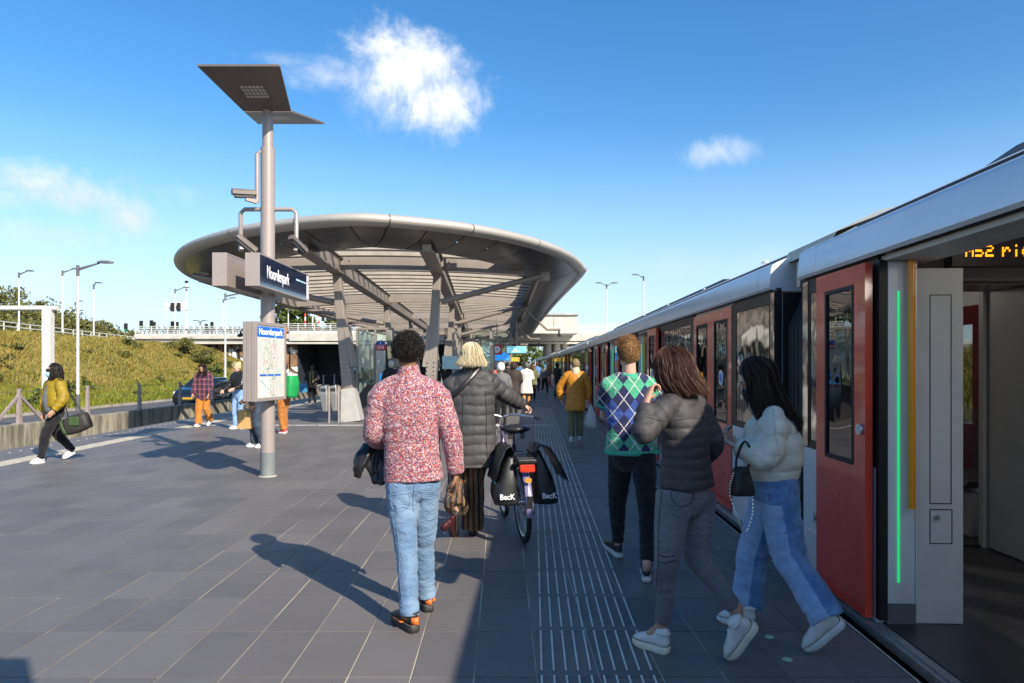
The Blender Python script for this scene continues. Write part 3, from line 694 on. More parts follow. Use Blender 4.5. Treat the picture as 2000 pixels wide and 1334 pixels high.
p = P(342, 598, 74); sg = empty('road_sign_gantry', (p.x, 74.2, 4.2), label='white road sign panels with signal heads on the bridge left of the map board', cat='road sign')
for px0, px1, py0, py1 in ((322, 339, 591, 598), (322, 339, 599, 606), (343, 366, 590, 605)):
    a = P(px0, py1, 74.2); c = P(px1, py0, 74.2); mb = MB(); mb.b2((a.x, 74.15, a.z), (c.x, 74.25, c.z)); mb.build('sign_panel', MT['sign_white'], sg)
p2 = P(363, 552, 74.2); mb = MB(); mb.tube([(p2.x, 74.35, 4.2), (p2.x, 74.35, p2.z)], .09, 8); mb.build('mast', MT['pole_white'], sg)
mb = MB(); mb.box((p2.x, 74.35, p2.z+.1), (.25, .3, .22)); mb.build('camera', MT['signal_black'], sg)
for px in (337, 349): a = P(px, 600, 73.9); mb = MB(); mb.box(a, (.3, .25, .9)); mb.build('signal_head', MT['signal_black'], sg)
for i, px in enumerate((596, 623)):
    a = P(px, 612, 78); t = empty('striped_pole', (a.x, 78, 4.2), label=('red and white striped pole on the bridge, '+('left' if i == 0 else 'right')+' one'), cat='pole', group='striped poles')
    for k in range(8):
        mb = MB(); z0 = 4.2+k*(a.z-4.2)/8; mb.tube([(a.x, 78, z0), (a.x, 78, z0+(a.z-4.2)/8)], .09, 8); mb.build('band', MT['striped_red'] if k % 2 else MT['pole_white'], t)
a = P(628, 618, 79); t = empty('signal_mast', (a.x-.8, 79, 4.2), label='mast arm with dark signal heads beside the striped poles', cat='traffic light')
mb = MB(); mb.tube([(a.x-1, 79, 4.2), (a.x-1, 79, a.z)], .08, 8); mb.tube([(a.x-1, 79, a.z), (a.x+1.2, 79, a.z+.5)], .06, 6); mb.build('mast', MT['pole_white'], t)
for d in (.2, .7, 1.1): mb = MB(); mb.box((a.x+d, 78.9, a.z+.15+d*.2-.3), (.3, .25, .85)); mb.build('signal_head', MT['signal_black'], t)
# parked bicycles behind the bridge railing
mb = MB()
for s in (-.52, .52):
    pts = [(s+.34*math.cos(k*math.pi/6), 0, .35+.34*math.sin(k*math.pi/6)) for k in range(13)]; mb.tube(pts, .03, 4, cap=False)
mb.tube([(-.52, 0, .35), (-.15, 0, .85), (.35, 0, .8), (0, 0, .32), (-.15, 0, .85)], .025, 4); mb.tube([(.52, 0, .35), (.36, 0, 1.0), (.25, 0, 1.05)], .025, 4); mb.box((-.17, 0, .95), (.24, .12, .06))
bk = mb.build('parked_bicycle', MT['signal_black'], None, origin=(0, 0, 0)); bme = bk.data; COL.objects.unlink(bk); nb_ = 0
for k in range(46):
    x = -36.4+k*.47
    if x > -15.5: break
    o = bpy.data.objects.new('parked_bicycle', bme); COL.objects.link(o); o.location = (x+R.uniform(-.08, .08), YB+1.1+R.uniform(-.15, .25), 4.52); o.rotation_euler = (0, 0, R.choice((.5, -.5, .7, 2.6))+R.uniform(-.2, .2))
    tag(o, 'dark parked bicycle in the long row behind the bridge railing', 'bicycle', 'bicycles parked on the bridge')
# car on the road
M('car_paint', (.014, .018, .028), .25, .3, coat=1.0, var=.05); M('car_glass', (.015, .018, .02), .05, spec=.8); M('tyre', (.018, .018, .019), .85); M('chrome', (.6, .6, .62), .2, 1.0); M('plate_yellow', (.5, .32, .03), .5); M('headlamp', (.7, .72, .75), .12, spec=.8); M('signal_orange', (.7, .2, .02), .4)
cx, cy = -16.1, 35.0
car = empty('parked_car', (cx, cy, ZR), label='dark blue compact car on the road behind the fence', cat='car')
def sec(y, w, z0, z1, k=.86): return [(cx-w, y, ZR+z0), (cx+w, y, ZR+z0), (cx+w, y, ZR+z0+(z1-z0)*.6), (cx+w*k, y, ZR+z1), (cx-w*k, y, ZR+z1), (cx-w, y, ZR+z0+(z1-z0)*.6)]
mb = MB(); mb.loft([sec(cy-.02, .6, .32, .6), sec(cy+.06, .8, .22, .72), sec(cy+.35, .86, .2, .86), sec(cy+1.1, .88, .2, .98), sec(cy+1.5, .88, .2, .99), sec(cy+3.6, .88, .2, 1.0), sec(cy+4.0, .84, .25, .95), sec(cy+4.1, .7, .35, .8)]); mb.build('body', MT['car_paint'], car, smooth='auto', bevel=.03)
mb = MB(); mb.loft([sec(cy+1.1, .82, .94, .97), sec(cy+1.85, .76, .94, 1.42, .8), sec(cy+3.1, .74, .94, 1.46, .8), sec(cy+3.85, .78, .94, 1.0)]); cab = mb.build('cabin', MT['car_paint'], car, smooth='auto', bevel=.03)
mb = MB(); mb.add([(cx-.72, cy+1.1, ZR+1.0), (cx+.72, cy+1.1, ZR+1.0), (cx+.58, cy+1.76, ZR+1.4), (cx-.58, cy+1.76, ZR+1.4)], [(0, 1, 2, 3)]); mb.build('windscreen', MT['car_glass'], cab)
for s in (-1, 1):
    mb = MB(); mb.add([(cx+s*.80, cy+1.5, ZR+1.02), (cx+s*.80, cy+3.5, ZR+1.02), (cx+s*.655, cy+3.05, ZR+1.42), (cx+s*.655, cy+1.95, ZR+1.4)], [(0, 1, 2, 3)]); mb.build('side_window', MT['car_glass'], cab)
    mb = MB(); mb.loft([[(cx+s*.42, cy+.03, ZR+.6), (cx+s*.78, cy+.14, ZR+.62), (cx+s*.82, cy+.22, ZR+.78), (cx+s*.5, cy+.1, ZR+.72)], [(cx+s*.42, cy+.2, ZR+.6), (cx+s*.78, cy+.3, ZR+.62), (cx+s*.8, cy+.4, ZR+.78), (cx+s*.5, cy+.3, ZR+.72)]]); mb.build('headlight', MT['headlamp'], car)
    mb = MB(); mb.box((cx+s*.98, cy+1.35, ZR+1.02), (.2, .12, .14)); mb.build('mirror', MT['car_paint'], car, bevel=.02)
    for yy in (.75, 3.25):
        w = MB(); w.tube([(cx+s*.68, cy+yy, ZR+.3), (cx+s*.9, cy+yy, ZR+.3)], .3, 18); wh = w.build('wheel', MT['tyre'], car, smooth='auto')
        w = MB(); w.tube([(cx+s*.88, cy+yy, ZR+.3), (cx+s*.91, cy+yy, ZR+.3)], .19, 12); w.build('rim', MT['chrome'], wh)
mb = MB(); mb.b2((cx-.4, cy-.03, ZR+.34), (cx+.4, cy+.05, ZR+.5)); mb.build('grille', MT['signal_black'], car)
mb = MB(); mb.b2((cx-.24, cy-.045, ZR+.4), (cx+.24, cy-.032, ZR+.5)); mb.build('number_plate', MT['plate_yellow'], car)
# ------------------------------------------------------------------ station canopy
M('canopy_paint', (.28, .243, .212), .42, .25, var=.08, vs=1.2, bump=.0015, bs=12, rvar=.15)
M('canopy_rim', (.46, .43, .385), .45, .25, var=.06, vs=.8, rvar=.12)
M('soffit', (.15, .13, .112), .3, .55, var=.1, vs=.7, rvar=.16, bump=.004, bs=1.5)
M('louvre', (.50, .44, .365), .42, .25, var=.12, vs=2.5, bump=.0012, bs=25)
M('louvre_lit_lip', (.6, .58, .54), .35, .4, var=.05)
M('louvre_shade', (.05, .042, .036), .6)
M('bolt_steel', (.5, .47, .43), .35, .8)
M('plinth_concrete', (.36, .36, .35), .7, var=.1, vs=3, bump=.002)
AX = -.0436
def ax(x0, y): return x0+AX*(y-19.9)              # a line parallel to the canopy axis, given its x at the first columns
CY = [19.9+10.3*i for i in range(5)]
canopy = empty('platform_canopy', (-4, 30, 0), label='large oval taupe station canopy with louvred roof over the platform', cat='canopy')
# rim outline in plan (clockwise from the far right), height of the rim centre
right = [(1.95, 63.5), (2.0, 48), (2.15, 34), (2.38, 23.6)]
front = [(2.2, 21.5), (1.6, 19.2), (.7, 17.3), (-.55, 15.75), (-1.95, 14.8), (-3.4, 14.4), (-5.35, 15.2), (-6.7, 16.2), (-8.4, 18.0), (-9.7, 20.2), (-10.6, 22.6)]
left = [(-11.05, 25.2), (-11.25, 30), (-11.4, 46), (-11.5, 63.5)]
pl = catmull([np.array(p) for p in right+front+left], 5); pl = np.array(pl)
tn = np.gradient(pl, axis=0); tn /= np.linalg.norm(tn, axis=1, keepdims=True); nm = np.stack([-tn[:, 1], tn[:, 0]], -1)   # inward
inn = np.array([[0.75, 63.5]]); ZRIM = 4.59
def arch(x, y):                                   # gentle vault across the canopy
    u = (x-ax(-3.7, y))/6.0; return 4.62-.32*u*u
rings = []
for i, (p, n_) in enumerate(zip(pl, nm)):
    n_ = -n_ if np.dot(n_, np.array([-4.2, 40])-p) < 0 else n_
    prof = []
    for k in range(9):                            # half-round nose
        a = -math.pi*.62+k*math.pi*1.02/8; prof.append((.23-.23*math.cos(a)*1.0, .13*math.sin(a)))
    q = [(p[0]+n_[0]*d, p[1]+n_[1]*d, ZRIM+dz) for d, dz in prof]
    rings.append((p, n_, q))
segs = np.array_split(np.arange(len(rings)-1), 16)
for s in segs:                                    # rim cladding in lengths with open joints
    mb = MB(); rr = [rings[i][2] for i in list(s)+[s[-1]+1]]
    a = np.array(rr[0]); b_ = np.array(rr[1]); rr[0] = (a+(b_-a)*min(.3, .022/np.linalg.norm((b_-a)[4]))).tolist()
    mb.loft(rr, close=False, cap=False); mb.build('rim_panel', MT['canopy_rim'], canopy, smooth=True, fix=False)
SW = 1.75
segs2 = np.array_split(np.arange(len(rings)-1), 30)
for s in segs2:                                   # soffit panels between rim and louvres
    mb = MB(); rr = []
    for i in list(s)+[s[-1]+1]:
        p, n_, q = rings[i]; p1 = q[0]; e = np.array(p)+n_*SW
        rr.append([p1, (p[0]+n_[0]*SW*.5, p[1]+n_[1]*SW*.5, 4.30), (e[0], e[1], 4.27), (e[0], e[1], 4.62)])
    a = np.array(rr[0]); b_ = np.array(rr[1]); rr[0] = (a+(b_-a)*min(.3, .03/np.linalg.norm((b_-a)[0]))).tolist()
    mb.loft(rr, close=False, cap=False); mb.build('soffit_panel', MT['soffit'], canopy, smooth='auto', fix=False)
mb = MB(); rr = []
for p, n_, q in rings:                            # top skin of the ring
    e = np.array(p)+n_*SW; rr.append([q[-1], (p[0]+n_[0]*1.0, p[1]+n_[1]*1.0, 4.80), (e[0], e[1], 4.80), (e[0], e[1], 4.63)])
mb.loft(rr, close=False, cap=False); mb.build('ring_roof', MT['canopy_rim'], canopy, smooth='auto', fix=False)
inner = np.array([np.array(p)+n_*(SW-.05) for p, n_, q in rings])
def inner_x(y):                                   # inner opening limits at a given y
    xs_ = []
    for i in range(len(inner)-1):
        a, b_ = inner[i], inner[i+1]
        if (a[1]-y)*(b_[1]-y) <= 0 and a[1] != b_[1]: xs_.append(a[0]+(b_[0]-a[0])*(y-a[1])/(b_[1]-a[1]))
    return (min(xs_), max(xs_)) if len(xs_) > 1 else None
def cross(mb, y, x0, x1, dz, h, th, tilt=0.0, n=14):
    """arched member across the canopy: h deep, th thick, tilted about x"""
    rr = []; c, s = math.cos(tilt), math.sin(tilt)
    for k in range(n+1):
        x = x0+(x1-x0)*k/n; yy = y+AX*-(x-ax(-3.7, y)); z = arch(x, y)+dz
        rr.append([(x, yy+a*c-b_*s, z+a*s+b_*c) for a, b_ in ((-th/2, -h/2), (th/2, -h/2), (th/2, h/2), (-th/2, h/2))])
    mb.loft(rr)
# louvre blades
y = 16.3; i = 0
while y < 63:
    lim = inner_x(y)
    if lim and min(abs(y-c) for c in CY) > .5:
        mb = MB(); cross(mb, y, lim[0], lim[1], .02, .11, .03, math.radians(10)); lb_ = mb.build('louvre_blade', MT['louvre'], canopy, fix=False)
        mb = MB(); cross(mb, y+.05, lim[0], lim[1], .08, .02, .16, 0.0); mb.build('lip', MT['louvre_lit_lip'], lb_, fix=False)  # paler than the blade: its colour carries the bright lit top edge
        mb = MB(); cross(mb, y+.06, lim[0], lim[1], -.05, .026, .12, 0.0); mb.build('shade_strip', MT['louvre_shade'], lb_, fix=False)  # solid dark strip, the shade between blades put in as colour
    y += 1.0
# cross beams at the columns, with bolted splice plates
for yc in CY:
    lim = inner_x(yc)
    mb = MB(); cross(mb, yc, lim[0]-.3, lim[1]+.3, -.10, .48, .14); mb.build('cross_beam', MT['canopy_paint'], canopy, fix=False)
    for x0 in (-4.9, -2.1):
        mb = MB(); xx = ax(x0, yc)+.28; zc = arch(xx, yc)
        mb.box((xx+.12, yc-.085, zc-.1), (.3, .03, .44)); pt_ = mb.build('splice_plate', MT['canopy_paint'], canopy)
        for k in range(3):
            mb = MB(); mb.tube([(xx+.06, yc-.1, zc-.24+.14*k), (xx+.06, yc-.125, zc-.24+.14*k)], .03, 8); mb.build('bolt', MT['bolt_steel'], pt_)
# longitudinal girders over the column rows, and edge girders
for x0, w, h, z in ((-4.9, .2, .42, 4.36), (-2.1, .2, .42, 4.36)):
    mb = MB(); y0, y1 = 15.9, 63.5; mb.beam((ax(x0, y0), y0, z), (ax(x0, y1), y1, z), w, h); mb.build('girder', MT['canopy_paint'], canopy)
    for zz in (-.2, .2):
        mb = MB(); mb.beam((ax(x0, y0), y0+.05, z+zz*1.07), (ax(x0, y1), y1, z+zz*1.07), .34, .03); mb.build('flange', MT['canopy_paint'], canopy)
mb = MB(); mb.beam((.95, 20.5, 4.2), (.35, 63.5, 4.2), .3, .34); mb.build('edge_girder', MT['canopy_paint'], canopy)
mb = MB(); mb.beam((-9.1, 20.8, 4.2), (-9.8, 63.5, 4.2), .3, .34); mb.build('edge_girder', MT['canopy_paint'], canopy)
# columns with plinths and struts
for ci, yc in enumerate(CY):
    for x0, xb, sgn in ((-4.94, -4.5, -1), (-2.1, -2.35, 1)):
        top = Vector((ax(x0, yc), yc, 4.2)); bot = Vector((ax(xb, yc), yc, .0)); mid = bot+(top-bot)*.22
        mb = MB(); mb.beam(mid, top, .3, .46, up=(0, 1, 0), w1=.2, h1=.3); col_ = mb.build('column', MT['canopy_paint'], canopy, bevel=.012)
        mb = MB(); side = Vector((sgn*-.17, -.02, 0)); m1 = bot+(top-bot)*.64; mb.beam(mid+side*.9+Vector((0, -.02, .6)), m1+side*.75, .1, .5, up=(0, 1, 0), w1=.12, h1=.36); mb.build('stiffener', MT['canopy_paint'], col_)
        mb = MB(); mb.beam(bot, mid, .56, .62, up=(0, 1, 0), w1=.36, h1=.5); mb.build('plinth', MT['plinth_concrete'], col_, bevel=.015)
        for k in range(4):
            for dx in (-.09, .09):
                q = mid+(top-mid)*(.12+.035*k); mb = MB(); mb.tube([q+Vector((dx, -.22, 0)), q+Vector((dx, -.255, 0))], .022, 6); mb.build('bolt', MT['bolt_steel'], col_)
        s0 = Vector((ax(x0, yc)+sgn*.1, yc, 3.36)); s1 = Vector((ax(.85 if sgn > 0 else -9.0, yc), yc, 4.1))
        mb = MB(); mb.tube([s0, s1], .085, 12); mb.build('strut', MT['canopy_paint'], canopy, smooth='auto')
# arms reaching outwards below the rim with small cameras
M('cctv_black', (.03, .03, .032), .35)
for k, (yc, s) in enumerate(((30.2, 1), (40.5, 1), (30.2, -1), (50.8, 1))):
    x0 = .75 if s > 0 else -9.3; a = Vector((ax(x0, yc)+s*.1, yc, 4.1)); b_ = a+Vector((s*1.1, -.2, -1.0)); c_ = b_+Vector((s*.55, 0, 0))
    mb = MB(); mb.tube([a, b_, c_], .055, 8); ar = mb.build('outrigger_arm', MT['canopy_paint'], canopy, smooth='auto')
    mb = MB(); mb.tube([c_+Vector((-.05, 0, -.05)), c_+Vector((-.05, 0, -.22))], .04, 8); mb.tube([c_+Vector((-.05, -.2, -.26)), c_+Vector((-.05, .1, -.22))], [.07, .08], 8); mb.build('camera', MT['cctv_black'], ar)

# ------------------------------------------------------------------ things under the canopy
glassmat('shelter_glass', (.86, .93, .9), .02, .55)
M('steel_brushed', (.45, .45, .44), .35, .8, var=.06, vs=8); M('sos_blue', (.02, .10, .42), .4); M('sos_red', (.55, .03, .05), .4); M('pure_white', (.82, .82, .82), .5, var=.02); M('screen_cyan', (.10, .30, .36), .3, emit=(.12, .42, .5), es=.6, var=.03)
M('clock_red', (.5, .03, .04), .4); M('info_blue', (.04, .22, .55), .4, emit=(.02, .16, .45), es=.5); M('paper_cyan', (.45, .68, .72), .6); M('lift_dark', (.055, .052, .05), .5)
def glass_screen(x0, y0, x1, y1, h, label, n=3):
    t = empty('glass_screen', ((x0+x1)/2, (y0+y1)/2, 0), label=label, cat='glass screen', group='glass wind screens under the canopy'); a = Vector((x0, y0, 0)); d = (Vector((x1, y1, 0))-a)/n
    for k in range(n+1): q = a+d*k; mb = MB(); mb.box((q.x, q.y, h/2), (.07, .09, h)); mb.build('post', MT['canopy_paint'], t)
    for k in range(n): q0 = a+d*(k+.03); q1 = a+d*(k+.97); mb = MB(); mb.beam((q0.x, q0.y, h*.53), (q1.x, q1.y, h*.53), .012, h*.9); mb.build('pane', MT['shelter_glass'], t)
    mb = MB(); mb.beam((x0, y0, h+.03), (x1, y1, h+.03), .09, .07); mb.build('head_rail', MT['canopy_paint'], t)
glass_screen(-5.1, 23.2, -3.9, 23.2, 2.75, 'glass wind screen beside the first canopy column, facing the viewer', 2)
glass_screen(-5.1, 23.3, -5.6, 29.0, 2.75, 'glass wind screen running away along the left column row', 4)
glass_screen(-2.0, 24.0, -2.2, 29.0, 2.75, 'glass wind screen running away along the right column row', 4)
glass_screen(-2.0, 31.5, -.8, 31.5, 2.7, 'far glass wind screen behind the blonde woman', 2)
ss = empty('bench_windbreak', (-4.75, 22.0, 0), label='dark solid low partition beside the first column base', cat='partition')
mb = MB(); mb.prism([(-5.0, 21.2, 0), (-3.95, 21.2, 0), (-3.95, 21.2, 1.0), (-4.35, 21.2, 1.0), (-5.0, 21.2, .25)], (0, .12, 0)); mb.build('panel', MT['lift_dark'], ss)
mb = MB(); mb.b2((-5.0, 21.33, 0), (-4.9, 22.6, .8)); mb.build('side_panel', MT['canopy_paint'], ss)
# SOS pillar
q = G(742, 828); sx_, sy_ = q.x, 22.3; sx_ = (744-1000)/F*sy_
so = empty('sos_pillar', (sx_, sy_, 0), label='steel emergency pillar with round-topped blue and red SOS sign', cat='emergency pillar')
mb = MB(); mb.b2((sx_-.14, sy_-.06, 0), (sx_+.14, sy_+.1, 2.05)); mb.build('pillar', MT['steel_brushed'], so, bevel=.02)
arc = [(sx_-.145+.0, 2.22)]+[(sx_-.145*math.cos(a*math.pi/10), 2.22+.145*math.sin(a*math.pi/10)) for a in range(1, 10)]+[(sx_+.145, 2.22)]
mb = MB(); mb.prism([(x, sy_-.07, z) for x, z in arc], (0, .12, 0)); mb.build('sign_top', MT['sos_blue'], so)
mb = MB(); mb.b2((sx_-.145, sy_-.07, 2.06), (sx_+.145, sy_+.05, 2.218)); sb = mb.build('sign_bottom', MT['sos_red'], so)
put_text('lettering', 'SOS', .13, (sx_, sy_-.073, 2.14), (1, 0, 0), (0, 0, 1), MT['pure_white'], so, 1.0, .001, .003)
put_text('lettering', 'i', .17, (sx_, sy_-.073, 2.285), (1, 0, 0), (0, 0, 1), MT['pure_white'], so, 1.0, .001, .004)
mb = MB(); mb.b2((sx_-.03, sy_-.075, .98), (sx_+.06, sy_-.062, 1.32)); mb.build('info_plate', MT['info_blue'], so)
for k in range(3): mb = MB(); mb.lathe([(.018, 0), (.016, .003)], (0, 0, 0), 10); mb.v = [(sx_+.015+a, sy_-.076-c, 1.06+.09*k+b_) for a, b_, c in mb.v]; mb.build('plate_symbol', MT['pure_white'], so)
mb = MB(); mb.b2((sx_-.03, sy_-.074, .9), (sx_+.06, sy_-.061, .975)); mb.build('info_plate', MT['sos_red'], so)
# posters on the glass
for px, py, Y, w, h, lb in ((684, 711, 23.1, .19, .2, 'pale blue notice stuck on the glass left of the emergency pillar'), (881, 708, 23.9, .3, .22, 'pale blue notice on the glass between the man and the blonde woman')):
    p = P(px, py, Y); mb = MB(); mb.b2((p.x-w, p.y, p.z-h), (p.x+w, p.y+.01, p.z+h)); tag(mb.build('notice', MT['paper_cyan']), lb, 'notice', 'notices on the glass')
# lift shaft / kiosk behind, with louvred block
lf = empty('lift_shaft', (-1.6, 52, 0), label='dark glazed lift shaft under the canopy in the distance', cat='lift')
for x in (-2.9, -1.5, -.1):
    for y in (50, 54): mb = MB(); mb.box((x, y, 2.1), (.16, .16, 4.2)); mb.build('frame_post', MT['canopy_paint'], lf)
for k in range(16): mb = MB(); mb.b2((-4.6, 47.9, 2.55+.1*k), (-3.0, 48, 2.61+.1*k)); mb.build('louvre_slat', MT['lift_dark'], lf)
mb = MB(); mb.b2((-2.8, 50.05, .05), (-.2, 50.07, 4.1)); mb.build('glass_front', MT['shelter_glass'], lf)
mb = MB(); mb.b2((-1.3, 49.4, 0), (-.2, 50.0, 1.9)); mb.build('ticket_machine', MT['steel_brushed'], lf, bevel=.03)
mb = MB(); mb.b2((-1.25, 49.36, .5), (-.25, 49.395, 1.5)); mb.build('machine_front', MT['lift_dark'], lf)
mb = MB(); mb.b2((-1.2, 49.35, 1.95), (-.2, 49.6, 2.5)); mb.build('sign_box', MT['info_blue'], lf)
# clock and departure display
ck = empty('station_clock', (-.82, 38.5, 2.2), label='red-framed square station clock hanging under the canopy', cat='clock')
mb = MB(); mb.box((-.82, 38.5, 2.45), (.55, .22, .55)); mb.build('case', MT['clock_red'], ck, bevel=.02)
mb = MB(); mb.tube([(-.82, 38.385, 2.45), (-.82, 38.37, 2.45)], .19, 24); fc = mb.build('face', MT['pure_white'], ck)
mb = MB(); mb.beam((-.82, 38.365, 2.45), (-.82, 38.365, 2.6), .025, .004, up=(0, 1, 0)); mb.beam((-.82, 38.362, 2.45), (-.72, 38.362, 2.42), .025, .004, up=(0, 1, 0)); mb.build('hands', MT['cctv_black'], fc)
mb = MB(); mb.tube([(-.82, 38.5, 2.73), (-.82, 38.5, 4.2)], .03, 8); mb.build('hanger', MT['canopy_paint'], ck)
dp = empty('departure_display', (.3, 38.6, 2.2), label='cyan departure display hanging beside the station clock', cat='display')
mb = MB(); mb.box((.25, 38.6, 2.45), (1.15, .25, .42)); mb.build('case', MT['steel_brushed'], dp, bevel=.015)
mb = MB(); mb.b2((-.27, 38.46, 2.28), (.77, 38.473, 2.62)); sc_ = mb.build('screen', MT['screen_cyan'], dp)
for k in range(3): mb = MB(); mb.b2((-.2, 38.45, 2.54-.1*k), (.1+.17*((k*7) % 3), 38.458, 2.58-.1*k)); mb.build('text_row', MT['pure_white'], sc_)
mb = MB(); mb.tube([(.25, 38.6, 2.66), (.25, 38.6, 4.2)], .03, 8); mb.build('hanger', MT['canopy_paint'], dp)
# direction arrow boards at the road end
M('arrow_yellow', (.72, .62, .08), .5)
p = P(1007, 702, 92); ch = empty('chevron_board', (p.x, 92, 0), label='yellow and red chevron board glimpsed under the bridge at the platform end', cat='road sign')
mb = MB(); mb.b2((p.x-.5, 92, p.z-.26), (p.x+.5, 92.06, p.z+.26)); mb.build('board', MT['arrow_yellow'], ch)
for k in range(3):
    x = p.x-.3+.3*k; mb = MB(); mb.add([(x-.06, 91.98, p.z-.22), (x+.04, 91.98, p.z-.22), (x+.14, 91.98, p.z), (x+.04, 91.98, p.z), (x+.04, 91.98, p.z+.22), (x-.06, 91.98, p.z+.22), (x+.05, 91.98, p.z)], [(0, 1, 2, 6), (6, 2, 4, 5)]); mb.build('chevron', MT['striped_red'], ch)
for s in (-.4, .4): mb = MB(); mb.box((p.x+s, 92.1, p.z/2-.5), (.06, .06, p.z+1)); mb.build('post', MT['pole_white'], ch)
# litter bins: twin steel bodies on legs
bx = G(645, 826); bn = empty('litter_bin', (bx.x, bx.y, 0), label='twin grey steel litter bin on slim legs beside the first canopy column', cat='litter bin')
for k, (dx, dy) in enumerate(((-.1, -.1), (.1, .14))):
    x, y = bx.x+dx, bx.y+dy
    mb = MB(); mb.loft([[(x-.06*0-.05, y-.14, .32), (x+.07, y-.14, .32), (x+.07, y+.14, .32), (x-.05, y+.14, .32)], [(x-.13, y-.17, .78), (x+.08, y-.17, .78), (x+.08, y+.17, .78), (x-.13, y+.17, .78)], [(x-.1, y-.16, 1.0), (x+.06, y-.16, 1.04), (x+.06, y+.16, 1.04), (x-.1, y+.16, 1.0)]])
    bo = mb.build('bin_body', MT['steel_brushed'], bn, bevel=.02); mb = MB(); mb.b2((x-.09, y-.172, .86), (x+.05, y-.165, .95)); mb.build('slot', MT['cctv_black'], bo)
    mb = MB(); mb.box((x+.1, y, .5), (.035, .05, 1.0)); mb.build('leg', MT['taupe_paint'], bn)
# ------------------------------------------------------------------ metro train
M('train_alu', (.74, .75, .76), .32, .3, var=.04, vs=1.0, rvar=.08, bump=.0015, bs=3)
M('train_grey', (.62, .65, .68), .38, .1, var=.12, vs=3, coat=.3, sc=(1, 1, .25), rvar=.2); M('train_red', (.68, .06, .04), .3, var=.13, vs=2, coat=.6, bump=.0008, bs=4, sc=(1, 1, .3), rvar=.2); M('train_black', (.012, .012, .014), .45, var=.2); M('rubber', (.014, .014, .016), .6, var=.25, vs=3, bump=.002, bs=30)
M('underframe', (.02, .02, .02), .85, var=.5); M('sill_alu', (.42, .42, .42), .4, .7, var=.15, vs=12, bump=.001); M('roof_grey', (.13, .135, .145), .6, var=.1); M('cream_cowl', (.62, .56, .42), .55, var=.08)
M('green_led', (.05, .6, .22), .4, emit=(.02, .7, .2), es=.28); M('red_led', (.7, .05, .01), .4, emit=(1., .06, .01), es=1.3); M('grab_yellow', (.82, .31, .006), .3, coat=.4, var=.04); M('interior_grey', (.56, .57, .56), .5, var=.08, vs=2); M('interior_dark', (.06, .06, .06), .5); M('floor_dark', (.035, .035, .04), .3, var=.2, vs=6)
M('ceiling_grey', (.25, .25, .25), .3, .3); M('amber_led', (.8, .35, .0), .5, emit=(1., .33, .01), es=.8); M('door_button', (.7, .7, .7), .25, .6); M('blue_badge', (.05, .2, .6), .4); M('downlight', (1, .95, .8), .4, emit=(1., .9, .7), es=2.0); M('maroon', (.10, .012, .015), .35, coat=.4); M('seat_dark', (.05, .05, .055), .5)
glassmat('far_pane', (.75, .77, .75), .02, .6)
glassmat('train_glass', (.10, .105, .11), .015, 1.0)
m, t, b = newmat('mirror_pane')                   # metallised panel beside the gangway
oc = t.n('ShaderNodeTexCoord').outputs['Object']; b.inputs['Base Color'].default_value = (.42, .42, .41, 1); b.inputs['Metallic'].default_value = 1; b.inputs['Roughness'].default_value = .07
t.put(b.inputs['Normal'], t.n('ShaderNodeBump', {'Height': t.noise(oc, 1.7, 2.0), 'Strength': .5, 'Distance': .03}).outputs[0])
CL = 19.45; DOORS = (2.2, 7.2, 12.25, 17.345); ZD = 2.19
def fasc(y):                                      # cross-section of cantrail and roof at y (x into the train)
    return [(-.03, y, 2.215), (-.045, y, 2.235), (-.03, y, 2.405), (-.015, y, 2.43), (.02, y, 2.452), (.2, y, 2.53), (.24, y, 2.55), (.5, y, 2.69), (.8, y, 2.78), (1.32, y, 2.82)]
def leaf(mb_parent, y0, y1, x, name='door_leaf', button=None, badge=False):
    """one red sliding door leaf with its window"""
    w0, w1 = y0+.16, y1-.16; z0, z1 = .02, ZD-.01; wz0, wz1 = .93, 2.06
    mb = MB()
    for a, c in (((y0, z0), (y1, wz0)), ((y0, wz1), (y1, z1)), ((y0, wz0), (w0, wz1)), ((w1, wz0), (y1, wz1))):
        mb.b2((x, a[0], a[1]), (x+.045, c[0], c[1]))
    d = mb.build(name, MT['train_red'], mb_parent)
    mb = MB()
    for a, c in (((w0-.004, wz0-.004), (w1+.004, wz0+.022)), ((w0-.004, wz1-.022), (w1+.004, wz1+.004)), ((w0-.004, wz0+.022), (w0+.02, wz1-.022)), ((w1-.02, wz0+.022), (w1+.004, wz1-.022))): mb.b2((x-.004, a[0], a[1]), (x+.04, c[0], c[1]))
    mb.build('window_seal', MT['rubber'], d)
    mb = MB(); mb.b2((x+.008, w0+.02, wz0+.022), (x+.018, w1-.02, wz1-.022)); mb.build('window_pane', MT['train_glass'], d)
    if button is not None:
        mb = MB(); mb.tube([(x-.002, button, 1.16), (x-.018, button, 1.16)], .034, 20); bt = mb.build('door_button', MT['door_button'], d, smooth='auto')
        mb = MB(); mb.tube([(x-.018, button, 1.16), (x-.021, button, 1.16)], .022, 16); mb.build('button_face', MT['interior_grey'], bt)
    if badge:
        mb = MB(); mb.tube([(x+.006, (w0+w1)/2, 1.42), (x+.003, (w0+w1)/2, 1.42)], .085, 20); bd = mb.build('sticker', MT['pure_white'], d)
        mb = MB(); mb.tube([(x+.003, (w0+w1)/2, 1.42), (x+.0, (w0+w1)/2, 1.42)], .055, 16); mb.build('sticker_symbol', MT['blue_badge'], bd)
    return d
